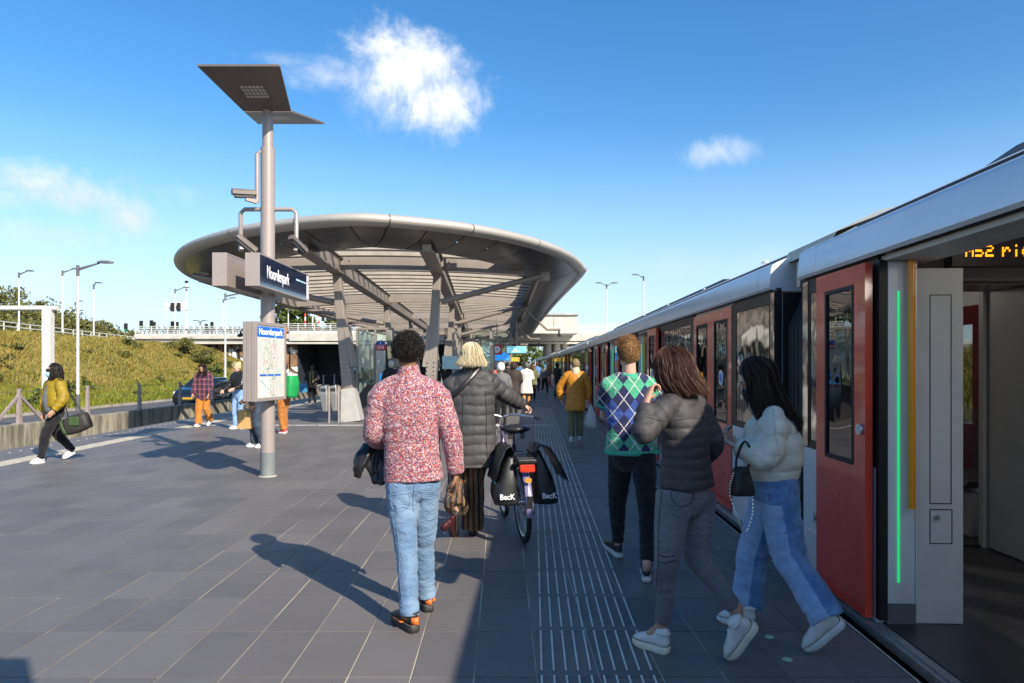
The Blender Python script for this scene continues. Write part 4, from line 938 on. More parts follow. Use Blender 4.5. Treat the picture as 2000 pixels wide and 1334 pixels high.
def car_build(states, near=False, label='', rich=True):
    """a car in its own frame: x into the train, y along it, z up from the platform"""
    C = empty('metro_car', (0, 0, 0), label=label, cat='metro train', group='coupled cars of the metro train')
    # roof and cantrail
    mb = MB(); mb.loft([fasc(y) for y in (.02, .35)], close=False, cap=False); mb.build('cantrail_end', MT['train_alu'], C, smooth='auto', fix=False)
    mb = MB(); mb.loft([fasc(y) for y in (CL-.35, CL-.02)], close=False, cap=False); mb.build('cantrail_end', MT['train_alu'], C, smooth='auto', fix=False)
    mb = MB(); mb.loft([fasc(y) for y in np.linspace(.356, CL-.356, 8)], close=False, cap=False); mb.build('cantrail', MT['train_alu'], C, smooth='auto', fix=False)
    mb = MB()
    for y in (.02, CL-.02):
        p = [(a, y, c) for a, _, c in fasc(0)]+[(1.32, y, 2.2), (.1, y, 2.2)]; mb.add(p, [tuple(range(len(p)))])
    mb.loft([[(1.32, y, 2.82), (1.84, y, 2.77), (2.14, y, 2.65), (2.44, y, 2.53), (2.66, y, 2.42), (2.68, y, 2.2)] for y in (.02, CL-.02)], close=False, cap=False)
    mb.build('roof_shell', MT['train_alu'], C, smooth='auto', fix=False)
    mb = MB(); mb.loft([[(.7, y, 2.70), (1.95, y, 2.70), (1.85, y, 2.74+e), (.76, y, 2.74+e)] for y, e in ((3.9, .02), (4.5, .12), (CL-1.3, .12), (CL-.7, .03))]); mb.build('roof_equipment', MT['roof_grey'], C, bevel=.03)
    mb = MB(); mb.b2((.24, .4, 2.553), (.26, CL-.4, 2.568)); mb.build('roof_rail', MT['train_black'], C)
    for k in range(6): mb = MB(); y = 2.4+k*3; mb.b2((.70, y, 2.80), (.745, y+.14, 2.815)); mb.build('roof_clip', MT['pure_white'], C)
    # underframe, floor, sill, ceiling, far side
    mb = MB(); mb.b2((.06, .1, -1.05), (2.55, CL-.1, -.09)); mb.build('underframe', MT['underframe'], C)
    for yb in (2.9, 4.9, CL-4.9, CL-2.9):
        mb = MB()
        for xx in (.55, 2.0): mb.tube([(xx, yb, -.83), (xx+.13, yb, -.83)], .42, 16)
        mb.build('wheelset', MT['underframe'], C)
    mb = MB(); mb.b2((.04, .05, -.088), (2.6, CL-.05, .0)); mb.build('floor', MT['floor_dark'], C)
    mb = MB(); mb.b2((-.075, .6, -.05), (.035, CL-.6, -.008)); mb.b2((-.075, .6, -.008), (-.06, CL-.6, .004)); mb.b2((-.03, .6, -.008), (-.02, CL-.6, .003)); mb.build('sill', MT['sill_alu'], C)
    mb = MB(); mb.b2((.12, .1, 2.44), (2.58, CL-.1, 2.47)); mb.build('ceiling', MT['ceiling_grey'], C)
    if near:
        for y in np.arange(14, 19.2, .8):
            for xx in (.75, 1.9): mb = MB(); mb.lathe([(.035, 0), (.03, .006)], (xx, y, 2.432), 10); mb.build('downlight', MT['downlight'], C)
    # platform side: walls between doors
    segs_ = [(0.02, DOORS[0]-.9)]+[(DOORS[i]+.9, DOORS[i+1]-.9) for i in range(3)]+[(DOORS[3]+.9, CL-.02)]
    for k, (a, c) in enumerate(segs_):
        mb = MB(); mb.b2((.0, a, -.02), (.07, c, .93)); w = mb.build('side_panel', MT['train_grey'], C, bevel=.006)
        mb = MB(); mb.b2((.002, a, .933), (.06, a+.12, ZD)); mb.b2((.002, c-.12, .933), (.06, c, ZD)); mb.b2((.002, a+.12, .933), (.06, c-.12, .99)); mb.b2((.002, a+.12, ZD-.09), (.06, c-.12, ZD)); mb.b2((.01, a, ZD), (.06, c, 2.23)); mb.build('window_frame', MT['train_black'], w)
        endp = k in (0, 4)
        nw = 1 if c-a < 2 else 2
        for j in range(nw):
            y0 = a+.13+(c-a-.26)*j/nw+.02; y1 = a+.13+(c-a-.26)*(j+1)/nw-.02
            mb = MB(); mb.b2((.004, y0, .995), (.014, y1, ZD-.095)); mb.build('window_pane', MT['mirror_pane'] if endp else MT['train_glass'], w)
        if endp:                                  # pale corner strip
            ye = (a, a+.1) if k == 0 else (c-.1, c)
            mb = MB(); mb.b2((-.004, ye[0], .94), (.0, ye[1], ZD)); mb.build('corner_strip', MT['mirror_pane'], w)
    # doorways
    for i, yc in enumerate(DOORS):
        st = states[i]; a, c = yc-.86, yc+.86
        mb = MB(); mb.b2((.03, a-.3, 2.185), (.33, c+.3, 2.215)); mb.b2((.30, a-.3, 2.215), (.33, c+.3, 2.44)); mb.build('door_header', MT['interior_grey'], C)
        mb = MB(); mb.b2((.0, a-.045, .02), (.05, a, ZD)); mb.build('door_seal', MT['train_black'], C); mb = MB(); mb.b2((.0, c, .02), (.05, c+.045, ZD)); mb.build('door_seal', MT['train_black'], C)
        if st:                                    # open: leaves slid outwards along the side
            leaf(C, a-.87, a-.045, -.065, button=a-.1, badge=rich); leaf(C, c+.045, c+.80, -.065, button=c+.1)
            for yj, s in ((a, -1), (c, 1)):
                if s < 0 and not near: continue
                j = MB(); j.b2((.05, min(yj, yj+s*.06), .12), (.21, max(yj, yj+s*.06), 2.18)); jm = j.build('door_jamb', MT['train_grey'], C, bevel=.004)
                yy = yj-s*.001
                mb = MB(); mb.b2((.105, yy-.008*(s > 0), .25), (.116, yy+.008*(s < 0), 2.0)); mb.build('green_light', MT['green_led'], jm)
                mb = MB(); mb.b2((.05, min(yj, yj+s*.06), .0), (.215, max(yj, yj+s*.06), .118)); mb.build('kick_plate', MT['roof_grey'], jm)
                mb = MB(); mb.b2((.212, min(yj, yj+s*.02)-s*.004, .12), (.218, max(yj, yj+s*.02), 2.18)); mb.build('trim', MT['train_alu'], jm)
                mb = MB(); mb.tube([(.172, yj-s*.035, .70), (.172, yj-s*.035, 2.18)], .02, 12); mb.build('grab_pole', MT['grab_yellow'], jm, smooth='auto')
                # partition behind the pole
                y0, y1 = sorted((yj+s*.01, yj+s*.07))
                mb = MB(); mb.b2((.218, y0, .0), (.5, y1, 2.14)); pt2 = mb.build('partition', MT['interior_grey'], C, bevel=.006)
                for (xa, za, xb, zb) in ((.3, .72, .43, 1.98), (.3, .48, .435, .69)):
                    ring_ = MB()
                    for q0, q1 in (((xa, za), (xb, za+.006)), ((xa, zb-.006), (xb, zb)), ((xb-.006, za), (xb, zb)), ((xa, za), (xa+.006, zb))): ring_.b2((q0[0], yj+s*.009, q0[1]), (q1[0], yj+s*.0115, q1[1]))
                    ring_.build('hatch_joint', MT['train_black'], pt2)
                mb = MB(); mb.tube([(.34, yj+s*.012, .64), (.34, yj-s*.002, .64)], .016, 14); mb.build('hatch_lock', MT['steel_brushed'], pt2)
        else:
            leaf(C, a, yc-.004, .0, badge=rich); leaf(C, yc+.004, c, .0, badge=False)
            if rich: mb = MB(); mb.b2((.12, c-.1, .25), (.14, c-.07, 2.0)); mb.build('green_light', MT['green_led'], C)
    # far side with windows and doors
    far = MB(); xs0 = 2.6
    for a, c in segs_: far.b2((xs0, a, -.05), (xs0+.06, c, .93)); far.b2((xs0, a, 2.0), (xs0+.06, c, 2.2)); far.b2((xs0, a, .93), (xs0+.06, a+.15, 2.0)); far.b2((xs0, c-.15, .93), (xs0+.06, c, 2.0))
    fw = far.build('far_wall', MT['interior_grey'], C)
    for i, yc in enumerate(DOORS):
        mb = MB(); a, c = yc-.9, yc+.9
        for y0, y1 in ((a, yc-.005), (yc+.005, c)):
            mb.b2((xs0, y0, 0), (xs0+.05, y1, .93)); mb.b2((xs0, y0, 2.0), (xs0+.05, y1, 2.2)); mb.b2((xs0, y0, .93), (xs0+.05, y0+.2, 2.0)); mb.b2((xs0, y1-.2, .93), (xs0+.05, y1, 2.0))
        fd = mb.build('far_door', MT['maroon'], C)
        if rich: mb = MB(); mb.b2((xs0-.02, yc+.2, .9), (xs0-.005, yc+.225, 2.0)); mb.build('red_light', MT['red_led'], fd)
        if rich: mb = MB(); mb.tube([(xs0-.002, yc-.09, 1.15), (xs0-.02, yc-.09, 1.15)], .034, 14); mb.build('door_button', MT['door_button'], fd)
    mb = MB(); mb.b2((xs0+.02, .3, .93), (xs0+.026, CL-.3, 2.0)); mb.build('far_glazing', MT['far_pane'], C)
    # end walls and gangway frame
    for y in (.05, CL-.05):
        mb = MB(); mb.b2((.07, y-.03, -.05), (.6, y+.03, 2.19)); mb.b2((1.78, y-.03, -.05), (2.6, y+.03, 2.45)); mb.b2((.6, y-.03, 2.2), (1.78, y+.03, 2.45)); mb.build('end_wall', MT['interior_grey'], C)
        mb = MB(); ys_ = -1 if y < 1 else 1; mb.b2((.07, y+ys_*.031, -.05), (.59, y+ys_*.034, 2.19)); mb.build('end_skin', MT['train_black'], C)
    return C
def bellows(p0, p1, ang, label):
    """rubber gangway between two cars"""
    B = empty('gangway_bellows', (0, 0, 0), label=label, cat='gangway', group='gangways between cars'); d = (Vector(p1)-Vector(p0)).length; n = 7
    for k in range(n):
        mb = MB(); y0 = .0+d*k/n; y1 = d*(k+1)/n
        def sec_(y, o): return [(.10+o, y, -.6), (.10+o, y, 1.9), (.3+o*.8, y, 2.32), (.7, y, 2.42-o*.6), (2.0, y, 2.42-o*.6), (2.5, y, 2.2), (2.5, y, -.6)]
        mb.loft([sec_(y0, .05), sec_((y0*.7+y1*.3), .0), sec_((y0*.3+y1*.7), .0), sec_(y1, .05)], cap=False); mb.build('fold', MT['rubber'], B, fix=False)
    mb = MB(); mb.b2((.3, -.03, -.08), (2.4, d+.03, -.012)); mb.build('bridge_plate', MT['floor_dark'], B)
    for xg in (.5, 1.8): mb = MB(); mb.b2((xg, .02, .0), (xg+.03, d-.02, 2.18)); mb.build('inner_panel', MT['interior_grey'], B)
    mb = MB(); mb.b2((.5, .02, 2.185), (1.83, d-.02, 2.2)); mb.build('inner_ceiling', MT['ceiling_grey'], B)
    mb = MB(); mb.loft([[(.12, y, 2.45), (.18, y, 2.56), (.75, y, 2.78+e), (1.3, y, 2.86+e), (1.9, y, 2.76+e), (2.4, y, 2.5)] for y, e in ((-.22, .0), (d*.5, .05), (d+.18, .0))], close=False, cap=False); mb.build('cowl', MT['cream_cowl'], B, smooth='auto', fix=False)
    mb = MB(); mb.box((.06, .12, 2.28), (.08, .07, .2)); mb.build('hinge', MT['steel_brushed'], B)
    mb = MB(); mb.tube([(.1, .1, 2.36), (.16, .25, 2.38), (.2, .4, 2.3)], .035, 8, 3); mb.tube([(.1, .14, 2.26), (.16, .26, 2.28), (.2, .4, 2.18)], .025, 8, 3); mb.build('cable', MT['steel_brushed'], B, smooth=True)
    mb = MB(); mb.tube([(.05, .06, -.4), (.05, .06, 2.2)], .03, 8); mb.build('cable', MT['rubber'], B, smooth=True)
    B.location = p0; B.rotation_euler = (0, 0, ang); return B
def seat_row(C, y0, x0=2.0):
    S = MB(); x1 = 2.57
    S.b2((x0+.05, y0, .0), (x1, y0+1.0, .4)); S.b2((x0+.1, y0-.02, .401), (x1, y0+1.02, .44)); s = S.build('seat_box', MT['interior_grey'], C, bevel=.02)
    S = MB(); S.loft([[(x0, y, .445), (x1, y, .445), (x1, y, .5), (x0+.06, y, .5)] for y in (y0+.05, y0+.95)]); S.loft([[(x1-.12, y, .5), (x1-.02, y, .5), (x1-.0, y, 1.15), (x1-.06, y, 1.15)] for y in (y0+.05, y0+.95)]); S.build('seat_shell', MT['seat_dark'], s)
    S = MB(); S.b2((x0+.046, y0+.2, .1), (x0+.049, y0+.75, .34)); S.build('seat_hatch', MT['train_grey'], s)
def train_lamp(x, y, z, C):
    l = bpy.data.lights.new('car_ceiling_lamp', 'POINT'); l.energy = 5; l.color = (1., .93, .82); l.shadow_soft_size = .12
    o = bpy.data.objects.new('car_ceiling_lamp', l); COL.objects.link(o); o.parent = C; o.location = (x, y, z)
ends = [(5.5-CL, 5.5)]; y = 6.1
for k in range(4): ends.append((y, y+CL-.03)); y += CL+.42
carL = ('nearest metro car with open doorway at the right edge of the photo', 'second metro car, behind the two walking women', 'third metro car, alongside the man in the mustard coat', 'fourth metro car near the far platform end', 'farthest metro car under the bridge')
sts = ((0, 1, 1, 1), (0, 1, 1, 1), (0, 0, 1, 0), (0, 0, 0, 0), (0, 0, 0, 0)); cars = []
for k, (a, c) in enumerate(ends):
    if k < 3: C = car_build(sts[k], near=(k == 0), label=carL[k], rich=k < 2)
    else: C = copy_tree(cars[2]); C['label'] = carL[k]
    xa, xc = Xw(a), Xw(c); C.location = (xa, a, 0); ang = -math.atan2(xc-xa, c-a); C.rotation_euler = (0, 0, ang); cars.append(C)
    if k == 1:
        train_lamp(1.3, 1.6, 2.36, C); loc_ = C.location.copy(); C.location = (0, 0, 0); seat_row(C, .3, 1.8); C.location = loc_
    if k == 0:                                    # fittings of the near car only
        C.location = (0, 0, 0)
        for yl in (15.0, 17.0): train_lamp(1.35, yl, 2.36, C)
        seat_row(C, 15.0)
        mb = MB(); mb.b2((.74, 18.75, 2.225), (2.0, 18.85, 2.437)); ds = mb.build('display_case', MT['train_black'], C)
        put_text('number', '148', .1, (-.003, CL-.28, .42), (0, -1, 0), (0, 0, 1), MT['train_black'], C, .75, .001, .001)
        put_text('number', 'A', .055, (-.003, CL-.40, .40), (0, -1, 0), (0, 0, 1), MT['train_black'], C, .75, .001, .001)
        mb = MB(); mb.b2((-.012, CL-.46, .3), (-.001, CL-.1, .315)); mb.build('trim', MT['train_alu'], C)
        FONT = {'M': '1000111011101011000110001', '5': '1111110000111100000111110', '2': '1111000001011101000011111', 'r': '0000010110110011000010000', 'i': '0010000000001000010000100', 'c': '0000001110100001000001110', 'h': '1000010000111101000110001', 't': '0100011110010000100000110', 'n': '0000011110100011000110001', 'g': '0111110001011110000101110', ' ': '0'*25}
        xx_ = .83; mb = MB()
        for chx in 'M52 richting':
            for r_ in range(5):
                for c_ in range(5):
                    if FONT[chx][r_*5+c_] == '1': x_ = xx_+c_*.0108; z_ = 2.36-r_*.0165; mb.b2((x_-.0044, 18.744, z_-.0068), (x_+.0044, 18.7485, z_+.0068))
            xx_ += .0655 if chx != ' ' else .045
        tag(mb.build('led_text', MT['amber_led'], ds, fix=False), kind='stuff'); C.location = (xa, a, 0)
for k in range(len(ends)-1):
    a = Vector((Xw(ends[k][1]), ends[k][1], 0)); c = Vector((Xw(ends[k+1][0]), ends[k+1][0], 0)); bellows(a, c, -math.atan2(c.x-a.x, c.y-a.y), ('black rubber gangway bellows between the nearest and second car', 'bellows gangway between the second and third metro car', 'bellows gangway between the third and fourth metro car', 'bellows gangway before the farthest metro car')[k])
# ------------------------------------------------------------------ lamp and sign post
M('taupe_metal', (.32, .275, .255), .4, .1, var=.05, vs=2.5, coat=.2); M('taupe_dark', (.16, .135, .12), .42, .15, var=.06); M('navy_gloss', (.012, .02, .05), .06, var=.05, coat=1.0); M('cast_base', (.17, .19, .19), .6, var=.12); M('led_lens', (.6, .59, .55), .25); M('map_blue', (.01, .13, .55), .4); M('map_orange', (.75, .22, .03), .5)
m, t, b = newmat('network_map')
oc = t.n('ShaderNodeTexCoord').outputs['Object']; sx, sy, sz = t.sep(oc)
uv = t.comb(t.m('MULTIPLY', sy, 1.0), 0.0, sz); d1 = t.noise(uv, 9.0, 3.0, .6)
pale = t.ramp(t.noise(uv, 5.0, 2.0), [(.3, (.50, .58, .62)), (.45, (.60, .60, .52)), (.55, (.62, .61, .58)), (.7, (.48, .60, .48))])
vor = t.n('ShaderNodeTexVoronoi', {'Vector': t.v('ADD', t.v('SCALE', uv), (0, 0, 0)), 'Scale': 22.0}, feature='DISTANCE_TO_EDGE').outputs[0]
mid = t.m('MULTIPLY', t.ss(t.m('ABSOLUTE', t.m('ADD', sy, .0)), .26, .05), t.m('LESS_THAN', vor, .06))
lines = t.m('MULTIPLY', mid, t.m('GREATER_THAN', t.noise(uv, 14.0, 2.0), .5))
ltype = t.ramp(t.noise(uv, 6.0, 1.0), [(.35, (.5, .1, .1)), (.48, (.15, .25, .1)), (.6, (.1, .1, .3)), (.7, (.6, .4, .1))], 'CONSTANT')
t.put(b.inputs['Base Color'], t.mix(t.m('MULTIPLY', lines, .95), pale, ltype)); b.inputs['Roughness'].default_value = .25; b.inputs['Coat Weight'].default_value = .5
LX, LY = -3.44, 9.93
def lamp_post(lx, ly, full=True, label='', cat='lamp post'):
    T = empty('lamp_post', (lx, ly, 0), label=label, cat=cat, group='platform lamp posts')
    mb = MB(); mb.tube([(lx, ly, .34), (lx, ly, 4.62 if full else 3.1)], .0975, 24); mb.build('pole', MT['taupe_metal'], T, smooth='auto')
    if full: mb = MB(); mb.tube([(lx, ly, 4.62), (lx, ly, 5.14)], .075, 20); mb.build('pole_top', MT['taupe_metal'], T, smooth='auto')
    mb = MB(); mb.tube([(lx, ly, 0), (lx, ly, .34)], .103, 24); bs = mb.build('base_sleeve', MT['cast_base'], T, smooth='auto')
    mb = MB(); mb.lathe([(.125, 0), (.125, .008), (.10, .012)], (lx, ly, 0), 24); mb.build('foot_ring', MT['beige_mark'], bs)
    for s in ((-1, 1) if full else ()):           # two winged reflector plates
        a, zc, zt = 1.06, 5.13, 5.32; yo = ly+s*a
        top = [(lx-.335, ly+s*.02, zc), (lx+.335, ly+s*.02, zc), (lx+.52, yo, zt), (lx-.52, yo, zt)]
        mb = MB(); mb.prism(top, (0, 0, .03)); pl_ = mb.build('reflector_plate', MT['taupe_dark'], T, bevel=.004)
        for r_ in range(4):
            for c_ in range(6):
                u = (c_-2.5)*.052; v = .5+(r_-1.5)*.075; zz = zc+(zt-zc)*v/a; mb = MB()
                sl = (zt-zc)/a
                mb.add([(lx+u-.02, ly+s*(v-.026), zz-.026*sl-.004), (lx+u+.02, ly+s*(v-.026), zz-.026*sl-.004), (lx+u+.02, ly+s*(v+.026), zz+.026*sl-.004), (lx+u-.02, ly+s*(v+.026), zz+.026*sl-.004)], [(0, 1, 2, 3)]); mb.build('led_module', MT['led_lens'], pl_)
    for s in (-1, 1):                             # long name boards on both sides
        x0, x1 = (lx+.115, lx+.295) if s > 0 else (lx-.295, lx-.115); y0, y1 = ly-1.15, ly+1.0; z0, z1 = 2.55, 2.965
        mb = MB()
        mb.b2((x0, y0, z0), (x1, y0+.02, z1)); mb.b2((x0, y1-.02, z0), (x1, y1, z1)); mb.b2((x0, y0+.02, z1-.02), (x1, y1-.02, z1)); mb.b2((x0, y0+.02, z0), (x1, y1-.02, z0+.02))
        bd = mb.build('name_board', MT['taupe_metal'], T, bevel=.003)
        xf = x1 if s > 0 else x0
        for xx, fn in ((xf, 1), (x0 if s > 0 else x1, -1)):
            mb = MB(); d = .012*(1 if xx == x1 else -1); mb.b2((xx-d, y0+.02, z0+.02), (xx-d*.35, y1-.02, z1-.02)); mb.build('board_face', MT['navy_gloss'] if fn > 0 else MT['taupe_metal'], bd)
        if full and s > 0:
            put_text('lettering', 'Noorderpark', .235, (xf-.002, ly-.42, 2.755), (0, 1, 0), (0, 0, 1), MT['pure_white'], T, .70, .002, 0)
            mb = MB(); mb.b2((xf-.008, y1-.12, z0+.03), (xf-.003, y1-.03, z1-.03)); mb.build('track_number_panel', MT['pure_white'], T)
            mb = MB(); mb.tube([(xf-.002, y1-.09, 2.86), (xf-.002, y1-.06, 2.85), (xf-.002, y1-.06, 2.81), (xf-.002, y1-.08, 2.79)], .005, 6, 4); mb.build('panel_mark', MT['navy_gloss'], T)
            for k_, (u_, l_) in enumerate(((.36, .2), (.60, .12), (.75, .08))): mb = MB(); mb.b2((xf-.004, ly+u_, 2.80), (xf-.002, ly+u_+l_, 2.825)); mb.build('small_print', MT['paper_cyan'], T)
        mb = MB(); mb.box(((x0+x1)/2-s*.13, ly, 2.76), (.1, .16, .3)); mb.build('bracket', MT['taupe_dark'], T)
    if full:                                      # surveillance cameras on bent arms
        def cctv(pts, body, d, nm):
            mb = MB(); mb.tube(pts, .03, 10, 1); arm = mb.build('camera_arm', MT['taupe_metal'], T, smooth='auto')
            c = Vector(body); d = Vector(d).normalized(); sd = d.cross(Vector((0, 0, 1))).normalized(); u = sd.cross(d)
            mb = MB()
            def rg(k, w, h0, h1): return [c+d*k+sd*w*a+u*(h0 if b_ < 0 else h1*b_) for a, b_ in ((-1, -1), (-1, .55), (-.6, 1), (.6, 1), (1, .55), (1, -1))]
            mb.loft([rg(-.15, .05, -.02, .05), rg(.17, .056, -.01, .065)]); hd = mb.build('camera_hood', MT['taupe_dark'], arm)
            mb = MB(); mb.beam(c+d*-.12-u*.03, c+d*.13-u*.03, .07, .055, up=u); mb.build('camera_body', MT['cctv_black'], arm)
            mb = MB(); mb.tube([c+d*.13-u*.03, c+d*.15-u*.03], .026, 12); mb.build('lens', MT['car_glass'], arm)
            mb = MB(); mb.beam(Vector(pts[-1]), c-u*.07, .05, .05); mb.build('bracket', MT['taupe_metal'], arm)
        p = lambda px, py, Y=ly: P(px, py, Y)
        cctv([p(524, 308), p(512, 296)+Vector((0, -.03, 0)), p(507, 305)+Vector((0, -.1, 0)), p(507, 398)+Vector((0, -.1, 0))], p(489, 385)+Vector((0, -.2, 0)), (-.75, -.5, -.1), 'a')
        cctv([p(513, 409), p(478, 409), p(470, 416), p(470, 488)], p(484, 478)+Vector((0, -.1, 0)), (.55, .45, -.55), 'b')
        cctv([p(536, 409), p(570, 409), p(579, 416), p(579, 492)], p(585, 480)+Vector((0, -.1, 0)), (.35, .8, -.5), 'c')
    return T
lamp_post(LX, LY, True, 'taupe platform lamp post carrying the station name boards and cameras', 'lamp post')
lamp_post(0.0, -.92, False, 'taupe sign post behind the viewer whose board shades the lower left corner', 'sign post')
# map board on the post ---------------------------------------------------------
mbd = empty('map_board', (LX+.1, LY-.3, .95), label='framed white network map headed Noorderpark on the lamp post', cat='map board')
near_b, far_b = P(497, 785, 9.25), P(557, 773, 10.05)
h_ = 1.06; z0 = near_b.z; d = Vector((far_b.x-near_b.x, far_b.y-near_b.y, 0)); L_ = d.length; d.normalize(); nrm = Vector((d.y, -d.x, 0))    # face looks to the right and towards the viewer
o_ = Vector((near_b.x, near_b.y, z0))
def bp(u, v, w): return o_+d*u+Vector((0, 0, v))+nrm*w
def bbox_(mb, u0, u1, v0, v1, w0, w1):
    mb.add([bp(u, v, w) for w in (w0, w1) for v in (v0, v1) for u in (u0, u1)], [(0, 2, 3, 1), (4, 5, 7, 6), (0, 1, 5, 4), (2, 6, 7, 3), (0, 4, 6, 2), (1, 3, 7, 5)])
for w0, w1 in ((-.05, .0), (-.12, -.055), (-.17, -.125)):
    mb = MB(); bbox_(mb, 0, L_, 0, h_, w0, w1); mb.build('frame_layer', MT['taupe_metal'], mbd, bevel=.006)
mb = MB()
for a in ((0.0, .045, 0, h_), (L_-.045, L_, 0, h_), (.045, L_-.045, 0, .045), (.045, L_-.045, h_-.045, h_)): bbox_(mb, *a, .0, .018)
mb.build('frame', MT['taupe_metal'], mbd, bevel=.004)
mb = MB(); bbox_(mb, .045, L_-.045, .045, h_-.045, .0005, .006); ps = mb.build('poster', MT['network_map'], mbd)
mb = MB(); bbox_(mb, .052, L_-.052, h_-.2, h_-.06, .0065, .008); mb.build('header', MT['map_blue'], mbd)
put_text('lettering', 'Noorderpark', .12, bp(L_/2, h_-.13, .009), d, (0, 0, 1), MT['pure_white'], mbd, .95, .001, .003)
for k in range(3):
    u0 = .12+k*(L_-.24)/3; mb = MB(); bbox_(mb, u0, u0+(L_-.24)/3-.02, .335, .36, .0065, .0075); mb.build('caption_bar', MT['map_blue'], mbd)
M('map_green', (.60, .74, .62), .5, var=.2, vs=14); M('map_ink', (.3, .33, .34), .5)
mb = MB(); bbox_(mb, .13, .13+.3*L_, .06, .32, .0064, .0072); mb.build('inset_map', MT['map_green'], mbd)
mb = MB(); mb.beam(bp(.13, .29, .0078), bp(.13+.28*L_, .14, .0078), .012, .001, up=nrm); mb.build('inset_line', MT['map_ink'], mbd)
mb = MB(); bbox_(mb, L_+.003, L_+.02, h_-.2, h_-.03, -.1, .012); mb.build('orange_tab', MT['map_orange'], mbd)
mb = MB(); bbox_(mb, L_+.003, L_+.03, .03, h_-.21, -.14, -.01); mb.build('side_frame', MT['sign_white'], mbd)
mb = MB()
for v in (.25, .85): mb.beam(bp(L_*.6, v, -.171), (LX+.05, LY-.05, z0+v), .06, .06)
mb.build('bracket', MT['taupe_dark'], mbd)
# ------------------------------------------------------------------ bicycle with panniers
M('bike_purple', (.07, .05, .12), .3, coat=.6, var=.1); M('mudguard_lilac', (.26, .22, .36), .3, .2, coat=.5); M('bike_black', (.015, .015, .016), .4); M('spoke', (.55, .55, .55), .3, .9); M('bike_red', (.62, .05, .02), .2, coat=.8); M('pannier', (.018, .019, .02), .42, var=.25, vs=4, bump=.004, bs=9); M('teal_edge', (.02, .16, .16), .5); M('reflector_orange', (.75, .3, .04), .3); M('saddle', (.02, .02, .021), .35, bump=.001, bs=60)
BR = G(1024, 1070); RW = .35
hd = Vector((-.17, 1.0, 0)).normalized(); sdv = Vector((hd.y, -hd.x, 0)); lean = Vector((-.05, 0, 1)).normalized()
bikeE = empty('bicycle', (BR.x, BR.y+RW, 0), label='purple city bicycle pushed by the blonde woman, seen from behind', cat='bicycle')
rc = Vector((BR.x, BR.y+RW*.6, 0)); fdir = hd
def B(u, v, w=0.0): return rc+fdir*u+lean*v+sdv*w        # u forward from rear hub, v up, w to the right
def wheel(u0, nm):
    c = B(u0, RW); mb = MB(); n = 36
    ring = lambda r, w, k: [c+(fdir*math.cos(a)+lean*math.sin(a))*(r+w*math.cos(b_))+sdv*w*math.sin(b_) for a in (2*math.pi*k/n,) for b_ in [2*math.pi*j/8 for j in range(8)]]
    rr = [ring(RW-.02, .022, k) for k in range(n)]; mb.loft(rr+[rr[0]], cap=False); wh = mb.build('wheel', MT['tyre'], bikeE, smooth=True)
    mb = MB(); rr = [ring(RW-.05, .014, k) for k in range(n)]; mb.loft(rr+[rr[0]], cap=False); mb.build('rim', MT['spoke'], wh, smooth=True)
    mb = MB()
    for k in range(28):
        a = 2*math.pi*k/28; s = .03 if k % 2 else -.03; mb.tube([c+sdv*s+(fdir*math.cos(a+.5)+lean*math.sin(a+.5))*.03, c+(fdir*math.cos(a)+lean*math.sin(a))*(RW-.055)], .0016, 4)
    mb.build('spokes', MT['spoke'], wh)
    mb = MB(); mb.tube([c-sdv*.06, c+sdv*.06], .03, 12); mb.build('hub', MT['spoke'], wh, smooth='auto'); return c
wheel(0, 'rear'); wheel(1.1, 'front')
mb = MB(); mb.tube([B(.5, .32), B(.36, .62), B(.27, .83)], .019, 10); mb.tube([B(.5, .32), B(.74, .45), B(.93, .78), B(.96, .95)], .021, 10, 2); mb.tube([B(.39, .55), B(.88, .68)], .018, 10)
for s in (-.055, .055): mb.tube([B(0, RW, s), B(.5, .32, s*.4)], .012, 8); mb.tube([B(0, RW, s), B(.33, .7, s*.4)], .011, 8); mb.tube([B(.93, .80, s*.3), B(.99, .55, s), B(1.1, RW, s)], .013, 8)
mb.build('frame', MT['bike_purple'], bikeE, smooth='auto')
mb = MB(); pts = [B(-(RW+.03)*math.cos(a)*1.0, RW+(RW+.03)*math.sin(a)) for a in np.linspace(-.15, 1.9, 14)]
rr = []
for i, q in enumerate(pts): rr.append([q-sdv*.03, q-sdv*.015+(q-B(0, RW)).normalized()*.012, q+sdv*.015+(q-B(0, RW)).normalized()*.012, q+sdv*.03])
mb.loft(rr, close=False, cap=False); fe = mb.build('mudguard', MT['mudguard_lilac'], bikeE, smooth=True, fix=False)
mb = MB(); q = B(-.385, .42); mb.box(q, (.05, .02, .1)); mb.build('mud_flap', MT['bike_black'], fe)
mb = MB(); q = B(-.37, .6); mb.box(q, (.05, .015, .035)); mb.build('reflector', MT['reflector_orange'], fe)
mb = MB()
for w in (-.07, -.025, .025, .07): mb.tube([B(-.3, .775, w), B(.25, .775, w)], .006, 6)
for u in (-.3, -.05, .2): mb.tube([B(u, .775, -.07), B(u, .775, .07)], .006, 6)
for w in (-.07, .07): mb.tube([B(0, RW, w), B(-.12, .775, w)], .006, 6)
mb.build('carrier', MT['bike_black'], bikeE, smooth='auto')
mb = MB(); c = B(-.33, .70); rot = Matrix((sdv, fdir, lean)).transposed(); mb.box(c, (.13, .05, .075), rot=rot); tlp = mb.build('tail_light', MT['bike_red'], bikeE, bevel=.012)
mb = MB(); mb.box(B(-.345, .757), (.16, .06, .035), rot=rot); mb.build('light_bracket', MT['bike_black'], bikeE, bevel=.008)
mb = MB(); mb.tube([B(.27, .83), B(.245, .93)], .014, 10); mb.build('seat_post', MT['spoke'], bikeE, smooth='auto')
sv = []
